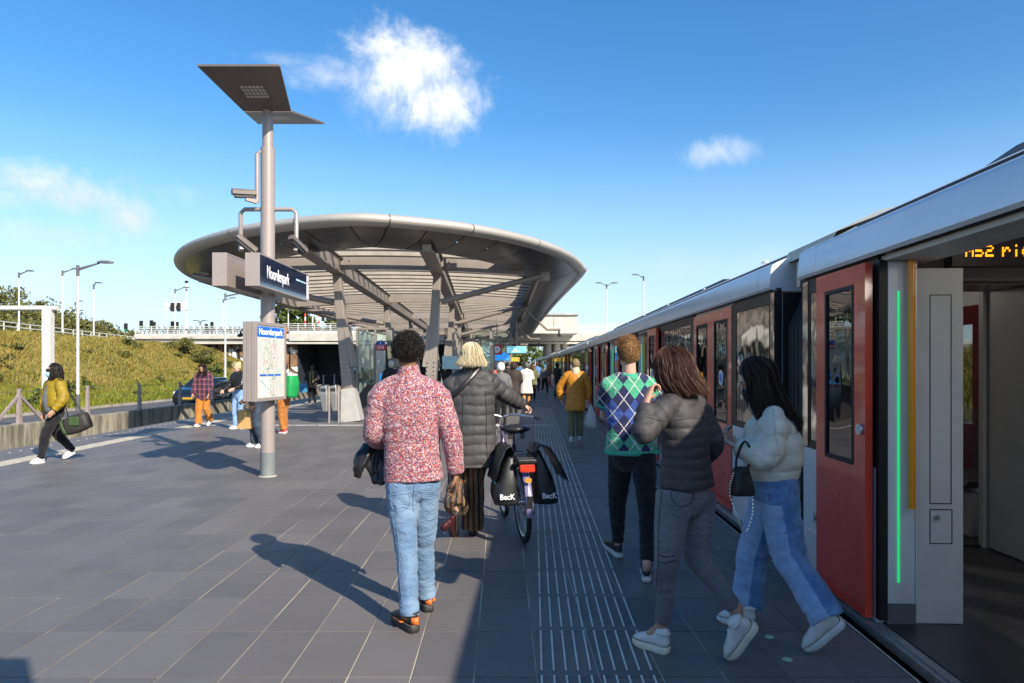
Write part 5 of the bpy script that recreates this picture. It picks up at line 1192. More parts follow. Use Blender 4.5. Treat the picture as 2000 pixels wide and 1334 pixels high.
for u, w, h, z in ((-.03, .02, .012, .985), (.01, .10, .036, .985), (.07, .138, .045, .985), (.13, .115, .04, .98), (.2, .055, .03, .975), (.28, .03, .022, .97), (.31, .015, .012, .965)): sv.append([B(u+.07, z, 0)+sdv*w*math.cos(a)+lean*h*(math.sin(a) if math.sin(a) > 0 else math.sin(a)*.9) for a in [2*math.pi*k/16 for k in range(16)]])
mb = MB(); mb.loft(sv); sd_ = mb.build('saddle', MT['saddle'], bikeE, smooth=True)
for s in (-.055, .055):
    mb = MB()
    for k in range(4): mb.tube([B(.11, .90+.014*k, s), B(.11, .908+.014*k, s)], .022, 12)
    mb.build('spring', MT['bike_black'], sd_, smooth='auto')
mb = MB(); mb.tube([B(.96, .95), B(.95, 1.03), B(.93, 1.06, -.12), B(.72, 1.04, -.31)], .012, 8, 3); mb.tube([B(.95, 1.03), B(.93, 1.06, .12), B(.72, 1.04, .31)], .012, 8, 3); hb = mb.build('handlebar', MT['spoke'], bikeE, smooth=True)
for s in (-1, 1): mb = MB(); mb.tube([B(.74, 1.042, s*.30), B(.62, 1.035, s*.33)], .018, 10); mb.build('grip', MT['bike_black'], hb, smooth='auto')
mb = MB(); mb.tube([B(.5, .32, .08), B(.46, .17, .09)], .011, 6); mb.tube([B(.5, .32, -.08), B(.54, .47, -.09)], .011, 6); cr = mb.build('crank', MT['spoke'], bikeE)
for (u, v, w) in ((.46, .16, .14), (.54, .48, -.14)): mb = MB(); mb.box(B(u, v, w), (.1, .09, .025), rot=rot); mb.build('pedal', MT['bike_black'], bikeE)
mb = MB(); mb.tube([B(.5, .32, .05), B(.5, .32, .058)], .085, 20); mb.tube([B(0, RW, .05), B(0, RW, .058)], .035, 14); mb.tube([B(.5, .405, .054), B(0, RW+.035, .054)], .005, 4); mb.tube([B(.5, .235, .054), B(0, RW-.035, .054)], .005, 4); mb.build('chain', MT['bike_black'], bikeE)
def pannier(s, flare, label):
    """soft bag hanging beside the rear wheel; s = side"""
    T = empty('pannier_bag', B(-.1, .3, s*.2), label=label, cat='bicycle bag', group='black panniers on the bicycle')
    rr = []
    for v, u0, u1, w0, w1 in ((.365, -.29, .12, .07, .255), (.385, -.31, .14, .065, .28), (.5, -.31, .14, .065, .272), (.62, -.29, .13, .07, .235), (.74, -.25, .11, .075, .18+flare*.3), (.82, -.22, .1, .08, .13+flare*.5), (.85, -.2, .08, .09, .11+flare*.4)):
        ring = []
        for k in range(24):
            a = 2*math.pi*k/24; x = math.copysign(abs(math.cos(a))**.45, math.cos(a)); y_ = math.copysign(abs(math.sin(a))**.55, math.sin(a))
            uu = (u0+u1)/2+(u1-u0)/2*x; ww = (w0+w1)/2+(w1-w0)/2*y_; wob = .008*math.sin(uu*31+v*23)+.006*math.sin(v*47+uu*17)
            ring.append(B(uu, v+.006*math.sin(uu*40), s*(ww+wob*(ww > w0+.02))))
        rr.append(ring)
    mb = MB(); mb.loft(rr); b0 = mb.build('bag_body', MT['pannier'], T, smooth=True); sm_ = b0.modifiers.new('s', 'SUBSURF'); sm_.levels = 1; sm_.render_levels = 1
    fl = []
    for v, w, uu0, uu1 in ((.80, .08, -.28, .12), (.88, .12+flare*.3, -.3, .13), (.86, .17+flare*.8, -.31, .14), (.74, .225+flare*1.1, -.325, .15), (.58, .275+flare*1.5, -.33, .15)):
        fl.append([B(uu0+(uu1-uu0)*k/6, v+.01*math.sin(k*2.1), s*w) for k in range(7)])
    mb = MB(); mb.loft(fl, close=False, cap=False); f_ = mb.build('bag_flap', MT['pannier'], T, smooth=True, fix=False); so_ = f_.modifiers.new('t', 'SOLIDIFY'); so_.thickness = .006
    mb = MB(); mb.tube([p_+Vector((0, 0, -.002)) for p_ in fl[-1]], .005, 6); mb.build('flap_edge', MT['teal_edge'], T, smooth=True)
    # brand lettering, on the rear face of the bag
    put_text('lettering', 'BecK', .066, B(-.338, .46, s*.18), sdv, lean, MT['pure_white'], T, .9, .002, .001)
    return T
pannier(-1, .0, 'bulging black pannier lettered BecK on the left side of the bicycle'); pannier(1, .05, 'flapping black pannier lettered BecK on the right side of the bicycle')
# ------------------------------------------------------------------ people
def V3(p): return np.array(p, float)
def unit(v): v = V3(v); return v/max(np.linalg.norm(v), 1e-9)
def frame(fwd, up=(0, 0, 1)):
    f = unit(fwd); r = unit(np.cross(f, up)); u = np.cross(r, f); return np.stack([r, f, u], 1)     # columns right, forward, up
def skinmat(n, c): return M(n, c, .5, var=.06, vs=12, sss=.06, bump=.0006, bs=120, spec=.4)
skinmat('skin_brown', (.24, .125, .075)); skinmat('skin_pale', (.56, .35, .27)); skinmat('skin_tan', (.42, .24, .16)); skinmat('skin_dark', (.085, .045, .03))
M('lace_white', (.75, .75, .74), .7); M('shoe_white', (.62, .61, .59), .45, var=.06, vs=20, bump=.0008, bs=60); M('welt_grey', (.16, .15, .14), .7); M('sole_cream', (.66, .62, .48), .6, var=.1, vs=16); M('sole_white', (.6, .6, .6), .5); M('sole_black', (.025, .025, .025), .6); M('shoe_black', (.02, .02, .021), .5, var=.3, vs=20); M('shoe_orange', (.75, .16, .03), .4); M('eye_dark', (.02, .015, .012), .2); M('lip', (.35, .12, .1), .45)
def hairmat(n, a, b_, c, rough=.5):
    m, t, b = newmat(n); g = t.n('ShaderNodeNewGeometry'); k = t.m('ADD', t.m('MULTIPLY', g.outputs['Random Per Island'], .7), t.m('MULTIPLY', t.noise(g.outputs['Position'], 30, 3.0), .3))
    t.put(b.inputs['Base Color'], t.ramp(k, [(.15, a), (.5, b_), (.85, c)])); b.inputs['Roughness'].default_value = rough; b.inputs['Specular IOR Level'].default_value = .28; b.inputs['Anisotropic'].default_value = .4; return m
hairmat('hair_black', (.007, .006, .006), (.014, .012, .011), (.028, .023, .02)); hairmat('hair_blonde', (.42, .32, .17), (.62, .52, .32), (.75, .68, .5)); hairmat('hair_ginger', (.12, .055, .02), (.22, .11, .04), (.36, .2, .08)); hairmat('hair_brown', (.045, .019, .012), (.07, .03, .019), (.105, .047, .028)); hairmat('hair_darkbrown', (.014, .009, .008), (.024, .015, .012), (.04, .025, .018)); hairmat('hair_tip', (.05, .025, .015), (.12, .07, .04), (.22, .14, .08))
def mesh_from(name, V, Q, mat, parent, mi=None):
    me = bpy.data.meshes.new(name); me.from_pydata((V-V3(worldloc(parent))).tolist(), [], [tuple(q) for q in Q]); o = link_mesh(name, me, mat, parent, True)
    if mi is not None: me.polygons.foreach_set('material_index', mi)
    return o
def along(V, lines):
    """for each vertex: which polyline is nearest, length along it, distance"""
    best = np.full(len(V), 1e9); idx = np.zeros(len(V), int); s = np.zeros(len(V))
    for li, (pts, w) in enumerate(lines):
        pts = [V3(p) for p in pts]; acc = 0.0
        for a, b_ in zip(pts[:-1], pts[1:]):
            d = b_-a; L = np.linalg.norm(d); t_ = np.clip(((V-a) @ d)/(L*L), 0, 1); dist = np.linalg.norm(V-a-t_[:, None]*d, axis=1)/w
            k = dist < best; best[k] = dist[k]; idx[k] = li; s[k] = acc+t_[k]*L; acc += L
    return idx, s, best
def garment(name, parts, voxel, mat, parent, smooth=3, disp=None, cut=None):
    V, Q, E = remesh(parts, voxel, smooth)
    if disp is not None:
        N = normals_v(V, Q)
        if np.einsum('ij,ij->', N, V-V.mean(0)) < 0: N = -N
        V = V+N*disp(V, N)[:, None]
        V = smooth_v(V, E, 1, .25)
    return mesh_from(name, V, Q, mat, parent)
def wrinkle(lines, amp, f1=9., f2=34., seed=1):
    """cross-wise folds along limbs"""
    def d(V, N):
        idx, s, _ = along(V, lines); q = np.stack([V[:, 0]*f1, V[:, 1]*f1, s*f2+idx*7], -1); w = vnoise(np.stack([V[:, 0]*5, V[:, 1]*5, V[:, 2]*4], -1), seed+4)*1.4
        a = vnoise(q+w[:, None], seed); b_ = vnoise(q*1.9+3.3+w[:, None], seed+1)
        return amp*(1-2*np.abs(a))*.8+amp*.5*b_+amp*.8*vnoise(V*6, seed+2)
    return d
def puffer(lines, amp, step, seed=1, wr=.5):
    def d(V, N):
        idx, s, _ = along(V, lines); s = s+.012*vnoise(V*7, seed+3)
        ph = s/step; tri = np.abs(np.sin(np.pi*ph))**.42
        fine = vnoise(np.stack([V[:, 0]*26, V[:, 1]*26, V[:, 2]*14], -1), seed)*(1-tri)*wr
        return amp*(tri-.75)+amp*fine*.9+amp*.5*vnoise(V*9, seed+1)
    return d
def head_parts(c, fd, s=1.0, up=(0, 0, 1), nose=True):
    """closed shapes making a head: c = head centre"""
    A = frame(fd, up); T = lambda p: V3(c)+A @ (V3(p)*s)
    def el(p, r): return ellipsoid(T(p), [x*s for x in r], A)
    out = [el((0, -.012, .022), (.074, .092, .088)), el((0, .03, -.035), (.058, .06, .075)), el((0, .055, -.075), (.036, .034, .03)), el((0, .058, .02), (.052, .035, .05))]
    out += [el((s_*.076, -.008, -.008), (.01, .02, .033)) for s_ in (-1, 1)]
    if nose: out += [el((0, .098, -.02), (.012, .018, .02)), el((0, .092, .005), (.009, .012, .03)), el((0, .086, .032), (.045, .012, .01)), el((0, .084, -.053), (.022, .012, .009)), el((-.04, .07, -.02), (.02, .02, .02)), el((.04, .07, -.02), (.02, .02, .02))]
    return out, T, A
def hand_parts(wr, d, palm, side, s=1.0, curl=.5, spread=1.0):
    """wr wrist, d hand direction, palm = palm normal (towards what it holds); five separate fingers"""
    d = unit(d); n = unit(V3(palm)-d*np.dot(palm, d)); x = np.cross(d, n)*side; W = V3(wr); parts = []
    T = lambda u, v, w: W+(d*u+x*v+n*w)*s
    parts.append(tube_mesh([T(-.03, 0, 0), T(.02, 0, 0), T(.055, 0, .002), T(.088, .002, .004)], [(.024*s, .019*s), (.032*s, .018*s), (.039*s, .016*s), (.036*s, .013*s)], 12, x, 3))
    for k, (v, L, r) in enumerate(((-.029, .068, .0083), (-.0098, .078, .0088), (.0098, .074, .0086), (.0285, .058, .0076))):
        a = 0.; p = V3((.088, v, .004)); pts = [T(*(p-V3((.03, 0, 0)))), T(*p)]
        for j, f in enumerate((.45, .32, .23)):
            a += curl*(.75 if j == 0 else .95)+.06*k*curl; p = p+V3((math.cos(a)*L*f, v*.12*spread*f, math.sin(a)*L*f)); pts.append(T(*p))
        parts.append(tube_mesh(pts, [r*s*1.05, r*s*1.05, r*s, r*s*.92, r*s*.78], 8, None, 2))
    p0 = V3((.02, -.03, .006)); pts = [T(.005, -.015, .004), T(*p0), T(.045, -.05, .016+.01*curl), T(.068, -.052+.015*curl, .026+.02*curl), T(.084, -.046+.022*curl, .032+.03*curl)]
    parts.append(tube_mesh(pts, [.013*s, .0135*s, .0115*s, .0102*s, .0082*s], 8, None, 2)); return parts
def ribbons(paths, width):
    """flat strands: list of (k,3) arrays -> verts, faces"""
    vs = []; fs = []; b = 0
    for p in paths:
        p = np.asarray(p); k = len(p); t = np.gradient(p, axis=0); t /= np.maximum(np.linalg.norm(t, axis=1, keepdims=True), 1e-9)
        rv = unit(RNG.normal(size=3)); sd = np.cross(t, rv); sd /= np.maximum(np.linalg.norm(sd, axis=1, keepdims=True), 1e-9)
        w = (width*RNG.uniform(.6, 1.3)*np.linspace(1, .35, k))[:, None]
        vs.append(np.stack([p-sd*w, p+sd*w], 1).reshape(-1, 3)); fs += [(b+2*i, b+2*i+1, b+2*i+3, b+2*i+2) for i in range(k-1)]; b += 2*k
    return np.concatenate(vs), fs
def hair_long(c, fd, s, length, n, width=.0022, up=(0, 0, 1), part=.0, drift=(0, 0, 0), wave=.006, flip=0.0, cover=1.9, inner=True, lift=1.0, bulge=1.0):
    """strands from the parting over the skull, then hanging; cover = how far round from the back (radians)"""
    A = frame(fd, up); c = V3(c); paths = []
    for i in range(n):
        az = RNG.uniform(-cover, cover); L = length*RNG.uniform(.86, 1.04)*(1-.10*abs(az)/cover); rr = RNG.uniform(.90, 1.06) if inner else RNG.uniform(.97, 1.06); q = []
        th0 = RNG.uniform(.02, .9); ax_ = np.array([math.sin(az), -math.cos(az), 0.0]); pth = []
        top = np.array([part*.04, .01, 0])
        hang = 1.62+RNG.uniform(-.1, .1)
        ths = np.linspace(th0, hang, 6)
        for th in ths:
            e = np.array([.083*ax_[0]*math.sin(th), .106*ax_[1]*math.sin(th)-.008, .103*math.cos(th)+.018])*rr*lift*s*np.array([bulge, bulge, 1]); pth.append(e+top*s*(1-th/hang))
        e = pth[-1]; sw = RNG.normal(0, .003, 3); m_ = 6
        pts = [c+A @ p for p in pth]; e = pts[-1]; rad = A @ ax_; rad[2] = 0
        for k in range(1, m_+1):
            f = k/m_; o = e+rad*(.012*math.sin(f*2.2)-.016*f*f+flip*f*f)*s+np.array([0, 0, -L*f])+sw*f*2
            pts.append(o+wave*np.array([math.sin(f*9+i), math.cos(f*8+i*1.7), 0])*f)
        for k in range(len(pts)):
            f = max(0, k-5)/m_; pts[k] = pts[k]+V3(drift)*f*f
        paths.append(np.array(pts))
    return paths
def hair_curls(c, fd, s, n, r=.008, up=(0, 0, 1), low=-.55, front=.75, ln=.03):
    A = frame(fd, up); c = V3(c); paths = []
    while len(paths) < n:
        d = unit(RNG.normal(size=3))
        if d[2] < low or (d[1] > front-.5*max(0, d[2]) and d[2] < .55) or (d[1] > .1 and d[2] < .1): continue
        o = np.array([d[0]*.078, d[1]*.1-.012, d[2]*.095+.024])*s; u = unit(np.cross(d, RNG.normal(size=3))); w = np.cross(d, u); t_ = np.linspace(0, 1, 11); k = RNG.uniform(1.1, 1.9)
        q = o+np.outer(t_*ln*RNG.uniform(.5, 1.2), d)+np.outer(np.sin(t_*6.28*k)*r*(.4+t_*.6), u)+np.outer((np.cos(t_*6.28*k)-1)*r*(.4+t_*.6), w); paths.append(c+q @ A.T)
    return paths
def hair_short(c, fd, s, n, ln=.05, up=(0, 0, 1), nape=-.75, topln=1.8, mess=.5):
    A = frame(fd, up); c = V3(c); paths = []
    while len(paths) < n:
        d = unit(RNG.normal(size=3))
        if d[2] < nape or (d[1] > .5 and d[2] < .55) or (d[1] > .12 and d[2] < .2): continue
        o = np.array([d[0]*.077, d[1]*.098-.012, d[2]*.093+.022])*s; tp = max(0, d[2]); flow = unit(np.array([d[0]*.25, -.5*(1-tp)+.45*tp, -1.0+1.3*tp])+RNG.normal(0, mess*.4, 3))
        L = ln*(.35+topln*tp**1.5)*RNG.uniform(.6, 1.2)*s; t_ = np.linspace(0, 1, 6); q = o+np.outer(t_*L*(.16+.3*tp*mess), d)+np.outer(t_**1.4*L, flow-d*np.dot(flow, d)*.6); paths.append(c+q @ A.T)
    return paths
def scalp(c, fd, s, up=(0, 0, 1), back=True, r=(.079, .099, .096), low=-.04):
    A = frame(fd, up); v, f = ellipsoid(V3(c)+A @ V3((0, -.016*s, .024*s)), [x*s for x in r], A, 20, 14); L = (v-V3(c)) @ A
    keep = [q for q in f if all(not (L[i][1] > .045*s and L[i][2] < .05*s) and L[i][2] > low*s-.03*s*(L[i][1] < -.03) for i in q)]; return v, keep
def hair_obj(paths, width, mat, parent, sc=None, name='hair'):
    V, Fq = ribbons(paths, width); Fq = list(Fq)
    if sc is not None: b = len(V); V = np.concatenate([V, sc[0]]); Fq += [tuple(i+b for i in q) for q in sc[1]]
    return mesh_from(name, V, Fq, mat, parent)
def shoe(heel, toe, mats, parent, s=1.0, up=None, high=.0, laces=True, sole_t=.028, name='shoe', accent=None, fine=.0055):
    """heel/toe = sole contact line (world); up = shoe's own up"""
    h = V3(heel); t_ = V3(toe); d = t_-h; L = np.linalg.norm(d); d /= L; up = unit(V3(up) if up is not None else np.array([0, 0, 1.0])); up = unit(up-d*np.dot(up, d)); x = np.cross(d, up)
    T = lambda u, v, w: h+d*(u*L)+x*v*s+up*w*s
    parts = [tube_mesh([T(u, 0, sole_t+hh*.5) for u, w, hh in pr], [(w*s, hh*.52*s, 2.6) for u, w, hh in pr], 16, x, 3) for pr in ([(.08, .024, .05), (.16, .031, .078), (.34, .032, .082), (.52, .037, .064), (.7, .041, .046), (.84, .036, .035), (.92, .022, .022)],)]
    parts.append(tube_mesh([T(.2, 0, .06), T(.19, 0, .095), T(.17, 0, .118+high)], [(.030*s, .045*s), (.031*s, .044*s), (.034*s, .044*s)], 14, x, 2))
    V, Q, E = remesh(parts, fine, 2); N = normals_v(V, Q); o = mesh_from(name, V, Q, mats[0], parent)
    ring = []
    pr = [(.0, .016), (.03, .028), (.15, .034), (.35, .033), (.5, .038), (.68, .043), (.84, .039), (.95, .027), (1.0, .010)]
    top = [T(u, w, 0) for u, w in pr]+[T(u, -w, 0) for u, w in reversed(pr)]
    rr = []
    for k, z in ((.94, .0), (1.0, .006), (1.02, sole_t*.6), (1.0, sole_t+.012)):
        cc = np.mean(top, axis=0); rr.append([cc+(p-cc)*k+up*(z+.012*max(0, np.dot(p-h, d)/L-.8)*4*(z < sole_t*.4))*s for p in top])
    mb = MB(); mb.loft(rr); so = mb.build('sole', mats[1], o, smooth='auto') if False else None
    v = np.array(mb.v); so = mesh_from('sole', v, mb.f, mats[1], parent); so.parent = o
    v, f = tube_mesh([cc+(q_-cc)*1.0+up*(sole_t+.012)*s for q_ in top+[top[0]] for cc in (np.mean(top, axis=0),)], .0022*s, 5, None, 1, False); go = mesh_from('welt', v, f, MT['welt_grey'], parent); go.parent = o
    v, f = tube_mesh([T(.175, 0, .112+high)+d*.043*s*math.cos(a)+x*.034*s*math.sin(a) for a in np.linspace(0, 2*math.pi, 19)], .006*s, 6, None, 1, False); go = mesh_from('collar', v, f, mats[0], parent); go.parent = o
    if laces and len(mats) > 2:
        mb = MB()
        for k in range(5):
            u = .42+.075*k; zz = sole_t+.086-.012*k; mb.tube([T(u, -.022, zz-.016), T(u+.015, 0, zz-.004), T(u, .022, zz-.016)], .0038*s, 5, 3)
        lo = mesh_from('lace', np.array(mb.v), mb.f, mats[2], parent); lo.parent = o
    if accent:
        mb = MB(); mb.tube([T(.3, .041, .05), T(.5, .047, .055), T(.68, .047, .05)], [(.004, .012), (.004, .014), (.004, .006)], 6, 2, up); mb.tube([T(.3, -.041, .05), T(.5, -.047, .055), T(.68, -.047, .05)], [(.004, .012), (.004, .014), (.004, .006)], 6, 2, up); mb.box(T(.03, 0, .07), (.04*s, .03*s, .035*s)); ao = mesh_from('accent', np.array(mb.v), mb.f, accent, parent); ao.parent = o
    return o
def lerp(a, b_, t_): return V3(a)*(1-t_)+V3(b_)*t_
class Person:
    """joints are world points; r = right-hand direction of the body"""
    def __init__(s, label, J, right, face, skin, head=1.0, hup=(0, 0, 1), fine=.006, group=None, seed=1):
        s.J = {k: V3(v) for k, v in J.items()}; s.r = unit(right); s.face = unit(face); s.hs = head; s.hup = hup; s.skin = skin; s.seed = seed; s.fine = fine
        s.f = unit(np.cross((0, 0, 1), s.r)); base = (s.J['anL']+s.J['anR'])/2
        s.root = empty('person', (base[0], base[1], 0), label=label, cat='person', group=group)
    def arm(s, k): return [s.J['sh'+k], s.J['el'+k], s.J['wr'+k]]
    def leg(s, k): return [s.J['hip'+k], s.J['kn'+k], s.J['an'+k]]
    def body(s, hands=('L', 'R'), curl=.5, palms={}, bare=.8, eyes=True, nose=True):
        J = s.J; hp, T, A = head_parts(J['head'], s.face, s.hs, s.hup, nose)
        nk = tube_mesh([lerp(J['neck'], J['head'], -.35), J['neck'], lerp(J['neck'], J['head'], .75)-A[:, 1]*.012], [.062*s.hs, .055*s.hs, .052*s.hs], 14, s.r, 2)
        Vs, Qs, _ = remesh(hp+[nk], s.fine*.95, 3); V = [Vs]; Q = list(Qs); b = len(Vs)
        lo = []
        ch = lerp(J['pel'], J['neck'], .68); lo.append(tube_mesh([J['pel'], lerp(J['pel'], ch, .5), ch, J['neck']], [(.14*bare, .1*bare), (.125*bare, .09*bare), (.15*bare, .1*bare), (.05, .05)], 14, s.r, 3))
        for k in 'LR':
            lo.append(tube_mesh(s.arm(k), [.045*bare, .04*bare, .026], 10, None, 3)); lo.append(tube_mesh([J['neck']+(J['sh'+k]-J['neck'])*.2, J['sh'+k]], [.05, .045*bare], 10, None, 1)); lo.append(tube_mesh(s.leg(k), [.075*bare, .055*bare, .036], 12, s.r, 3)); lo.append(tube_mesh([J['an'+k]+(0, 0, .04), J['an'+k], J['toe'+k]*.5+J['an'+k]*.5], [.034, .034, .03], 8, None, 1))
        V2, Q2, _ = remesh(lo, max(.02, s.fine*2.4), 2); V.append(V2); Q += [tuple(i+b for i in q) for q in Q2]; b += len(V2)
        for k in hands:
            pn = palms.get(k, s.r*(-1 if k == 'R' else 1)); cu = curl[k] if isinstance(curl, dict) else curl
            V3_, Q3, _ = remesh(hand_parts(J['wr'+k], J['ha'+k]-J['wr'+k], pn, 1 if k == 'R' else -1, s.hs, cu), s.fine*.72, 1); V.append(V3_); Q += [tuple(i+b for i in q) for q in Q3]; b += len(V3_)
        mi = [0]*len(Q)
        if eyes:
            for sx_ in (-1, 1):
                v, f = ellipsoid(T((sx_*.031, .082, .008)), [.013*s.hs, .008*s.hs, .006*s.hs], A, 8, 6); V.append(v); Q += [tuple(i+b for i in q) for q in f]; mi += [1]*len(f); b += len(v)
                v, f = ellipsoid(T((sx_*.031, .09, .03)), [.02*s.hs, .006*s.hs, .004*s.hs], A, 8, 6); V.append(v); Q += [tuple(i+b for i in q) for q in f]; mi += [1]*len(f); b += len(v)
            v, f = ellipsoid(T((0, .091, -.053)), [.02*s.hs, .008*s.hs, .006*s.hs], A, 8, 6); V.append(v); Q += [tuple(i+b for i in q) for q in f]; mi += [2]*len(f); b += len(v)
        s.T = T; s.A = A; s.bodyo = mesh_from('body', np.concatenate(V), Q, [MT[s.skin], MT['eye_dark'], MT['lip']], s.root, mi); return s.bodyo
    def torso(s, w=(.17, .155, .19, .17), d=(.115, .11, .12, .10), low=0.0, pw=2.4, neck=.062):
        """closed shapes for an upper garment; w,d = half width/depth at hem, waist, chest, shoulder line"""
        J = s.J; up = unit(J['neck']-J['pel']); hem = J['pel']-up*low; ch = lerp(J['pel'], J['neck'], .66); wa = lerp(J['pel'], J['neck'], .3); sh = lerp(J['pel'], J['neck'], .90)
        sh = sh*.5+(J['shL']+J['shR'])*.25
        out = [tube_mesh([hem, wa, ch, sh, J['neck']-up*.005], [(w[0], d[0], pw), (w[1], d[1], pw), (w[2], d[2], pw), (w[3], d[3], pw), (neck*1.15, neck*1.15, 2)], 22, s.r, 4, True, False)]
        for k in 'LR': out.append(tube_mesh([J['neck']-up*.03+(J['sh'+k]-J['neck'])*.1, lerp(J['neck'], J['sh'+k], .6)+up*.004, J['sh'+k]], [neck*.9, .062, .066], 12, None, 2))
        return out
    def sleeve(s, k, r=(.072, .062, .056, .05), end=1.0):
        J = s.J; wr = lerp(J['el'+k], J['wr'+k], end); e1 = lerp(J['sh'+k], J['el'+k], .8); e2 = lerp(J['el'+k], wr, .25)
        return tube_mesh([J['sh'+k], lerp(J['sh'+k], J['el'+k], .45), e1*.5+J['el'+k]*.5, e2, wr], [r[0], (r[0]+r[1])/2, r[1], (r[1]+r[2])/2, r[3]], 14, None, 4, True, False)
    def legs(s, r=(.095, .07, .06, .05), waist=(.15, .11), end=1.0, hipr=None, ends=None):
        J = s.J; out = []; up = unit(J['neck']-J['pel'])
        out.append(tube_mesh([J['pel']+up*.06, J['pel'], J['pel']-up*.09], [(waist[0]*.96, waist[1]*.95, 2.4), (waist[0]*1.04, waist[1]*1.06, 2.3), (waist[0]*.98, waist[1]*1.05, 2.2)], 20, s.r, 3))
        for k in 'LR':
            e = ends[k] if ends else end; an = lerp(J['kn'+k], J['an'+k], e); th = lerp(J['hip'+k], J['kn'+k], .45); out.append(tube_mesh([J['hip'+k]+up*.02, th, J['kn'+k], lerp(J['kn'+k], an, .45), an], [r[0], (r[0]*.62+r[1]*.38), r[1], r[2], r[3]], 16, s.r, 5, True, False))
        return out
    def lines_top(s): J = s.J; up = unit(J['neck']-J['pel']); return [([J['pel']-up*.35, J['neck']], 2.2), (s.arm('L'), 1.0), (s.arm('R'), 1.0)]
    def lines_leg(s): return [(s.leg('L'), 1.0), (s.leg('R'), 1.0)]
def stand(x, y, yaw, h, stride=.0, lift=None, armL=(.05, -.02), armR=(.05, -.02), lean=0.0, width=.17, bendL=.25, bendR=.25, hd=0.0, phase=1, yoff=0):
    """joints for an upright or walking figure; yaw = facing (0 = +Y, anticlockwise)"""
    f = np.array([-math.sin(yaw), math.cos(yaw), 0]); r = np.array([math.cos(yaw), math.sin(yaw), 0]); o = np.array([x, y, 0.0]); k = h/1.72; L = lambda a, b_, z: o+r*a*k+f*b_*k+np.array([0, 0, z*k])
    J = dict(pel=L(0, 0, .95), neck=L(0, lean, 1.45), head=L(0, lean*1.3+.02+hd*.5, 1.605-abs(hd)*.3))
    for s_, n in ((-1, 'L'), (1, 'R')):
        ph = phase*s_*stride; kn_lift = 0; J['hip'+n] = L(s_*.085, 0, .9)
        ft = ph; J['an'+n] = L(s_*.09, ft-.03, .085+(.07 if ft < -.1 else 0)); J['toe'+n] = L(s_*.1, ft+.15-(.02 if ft < -.1 else 0), .02); J['heel'+n] = L(s_*.09, ft-.09+(.02 if ft < -.1 else 0), .0+(.10 if ft < -.1 else 0.0)); J['kn'+n] = L(s_*.09, ft*.5+.04+(.05 if ft < -.1 else .0), .5)
        a = armL if n == 'L' else armR; bd = bendL if n == 'L' else bendR; J['sh'+n] = L(s_*width, lean*.95, 1.40); J['el'+n] = L(s_*(width+.05+a[0]), lean*.6+a[1], 1.12); J['wr'+n] = L(s_*(width+.05+a[0]*.6), lean*.4+a[1]+bd*.9, 1.12-.25*math.sqrt(max(.02, 1-min(1, bd/.25)**2)))
        J['ha'+n] = J['wr'+n]+(J['wr'+n]-J['el'+n])*.3
    return J, r, f

from mathutils.bvhtree import BVHTree
def seam(o, pix, r, mat, name='seam', seg=5, sub=6, close=False):
    """thin raised stitching or tape laid on a garment's surface along a line of sight-line hits"""
    me = o.data; w = worldloc(o); vs = [v.co+w for v in me.vertices]; bvh = BVHTree.FromPolygons(vs, [tuple(p_.vertices) for p_ in me.polygons]); pts = []
    for px, py in catmull([np.array(q, float) for q in pix], sub):
        d = Vector(((px-1000)/F, 1, (715-py)/F)).normalized(); h = bvh.ray_cast(Vector((0, 0, EYE)), d)
        if h[0] is not None and (not pts or abs(h[0].y-pts[-1].y) < .08): pts.append(h[0]-d*r*.35)
    if len(pts) < 2: return
    v, f = tube_mesh(pts, r, seg, None, 1); s_ = mesh_from(name, v, f, mat, o.parent); s_.parent = o; return s_
# fabrics ---------------------------------------------------------------------------
def fabric(name, fn, rough=.85, bump=.0006, bs=500, sheen=.15):
    m, t, b = newmat(name); oc = t.n('ShaderNodeTexCoord').outputs['Object']; t.put(b.inputs['Base Color'], fn(t, oc)); b.inputs['Roughness'].default_value = rough; b.inputs['Specular IOR Level'].default_value = .25; b.inputs['Sheen Weight'].default_value = sheen
    if bump:
        b1 = t.n('ShaderNodeBump', {'Height': t.noise(oc, bs, 3.0), 'Strength': .7, 'Distance': bump}).outputs[0]; cr = t.noise(t.scalev(oc, (1, 1, 1.9)), 11.0, 4.0, .55, 1.6); rd = t.m('ABSOLUTE', t.m('SUBTRACT', cr, .5)); t.put(b.inputs['Normal'], t.n('ShaderNodeBump', {'Height': rd, 'Strength': .9, 'Distance': .022, 'Normal': b1}).outputs[0])
    return m
def f_floral(t, oc):
    w = t.v('ADD', oc, t.v('SCALE', t.n('ShaderNodeTexNoise', {'Vector': oc, 'Scale': 60.0}).outputs[1])); w.node.inputs[1].default_value = (0, 0, 0)
    v = t.n('ShaderNodeTexVoronoi', {'Vector': oc, 'Scale': 140.0, 'Randomness': 1.0}); r = t.sep(v.outputs['Color'])[0]
    c = t.ramp(r, [(0., (.30, .05, .07)), (.22, (.50, .43, .43)), (.38, (.08, .06, .13)), (.54, (.42, .13, .06)), (.66, (.36, .17, .19)), (.84, (.22, .04, .07))], 'CONSTANT')
    v2 = t.n('ShaderNodeTexVoronoi', {'Vector': oc, 'Scale': 250.0}); r2 = t.sep(v2.outputs['Color'])[1]
    return t.mix(t.m('MULTIPLY', t.m('GREATER_THAN', r2, .62), .75), c, t.ramp(r2, [(.6, (.55, .48, .48)), (.75, (.12, .07, .15)), (.88, (.42, .09, .10))], 'CONSTANT'))
fabric('floral_shirt', f_floral)
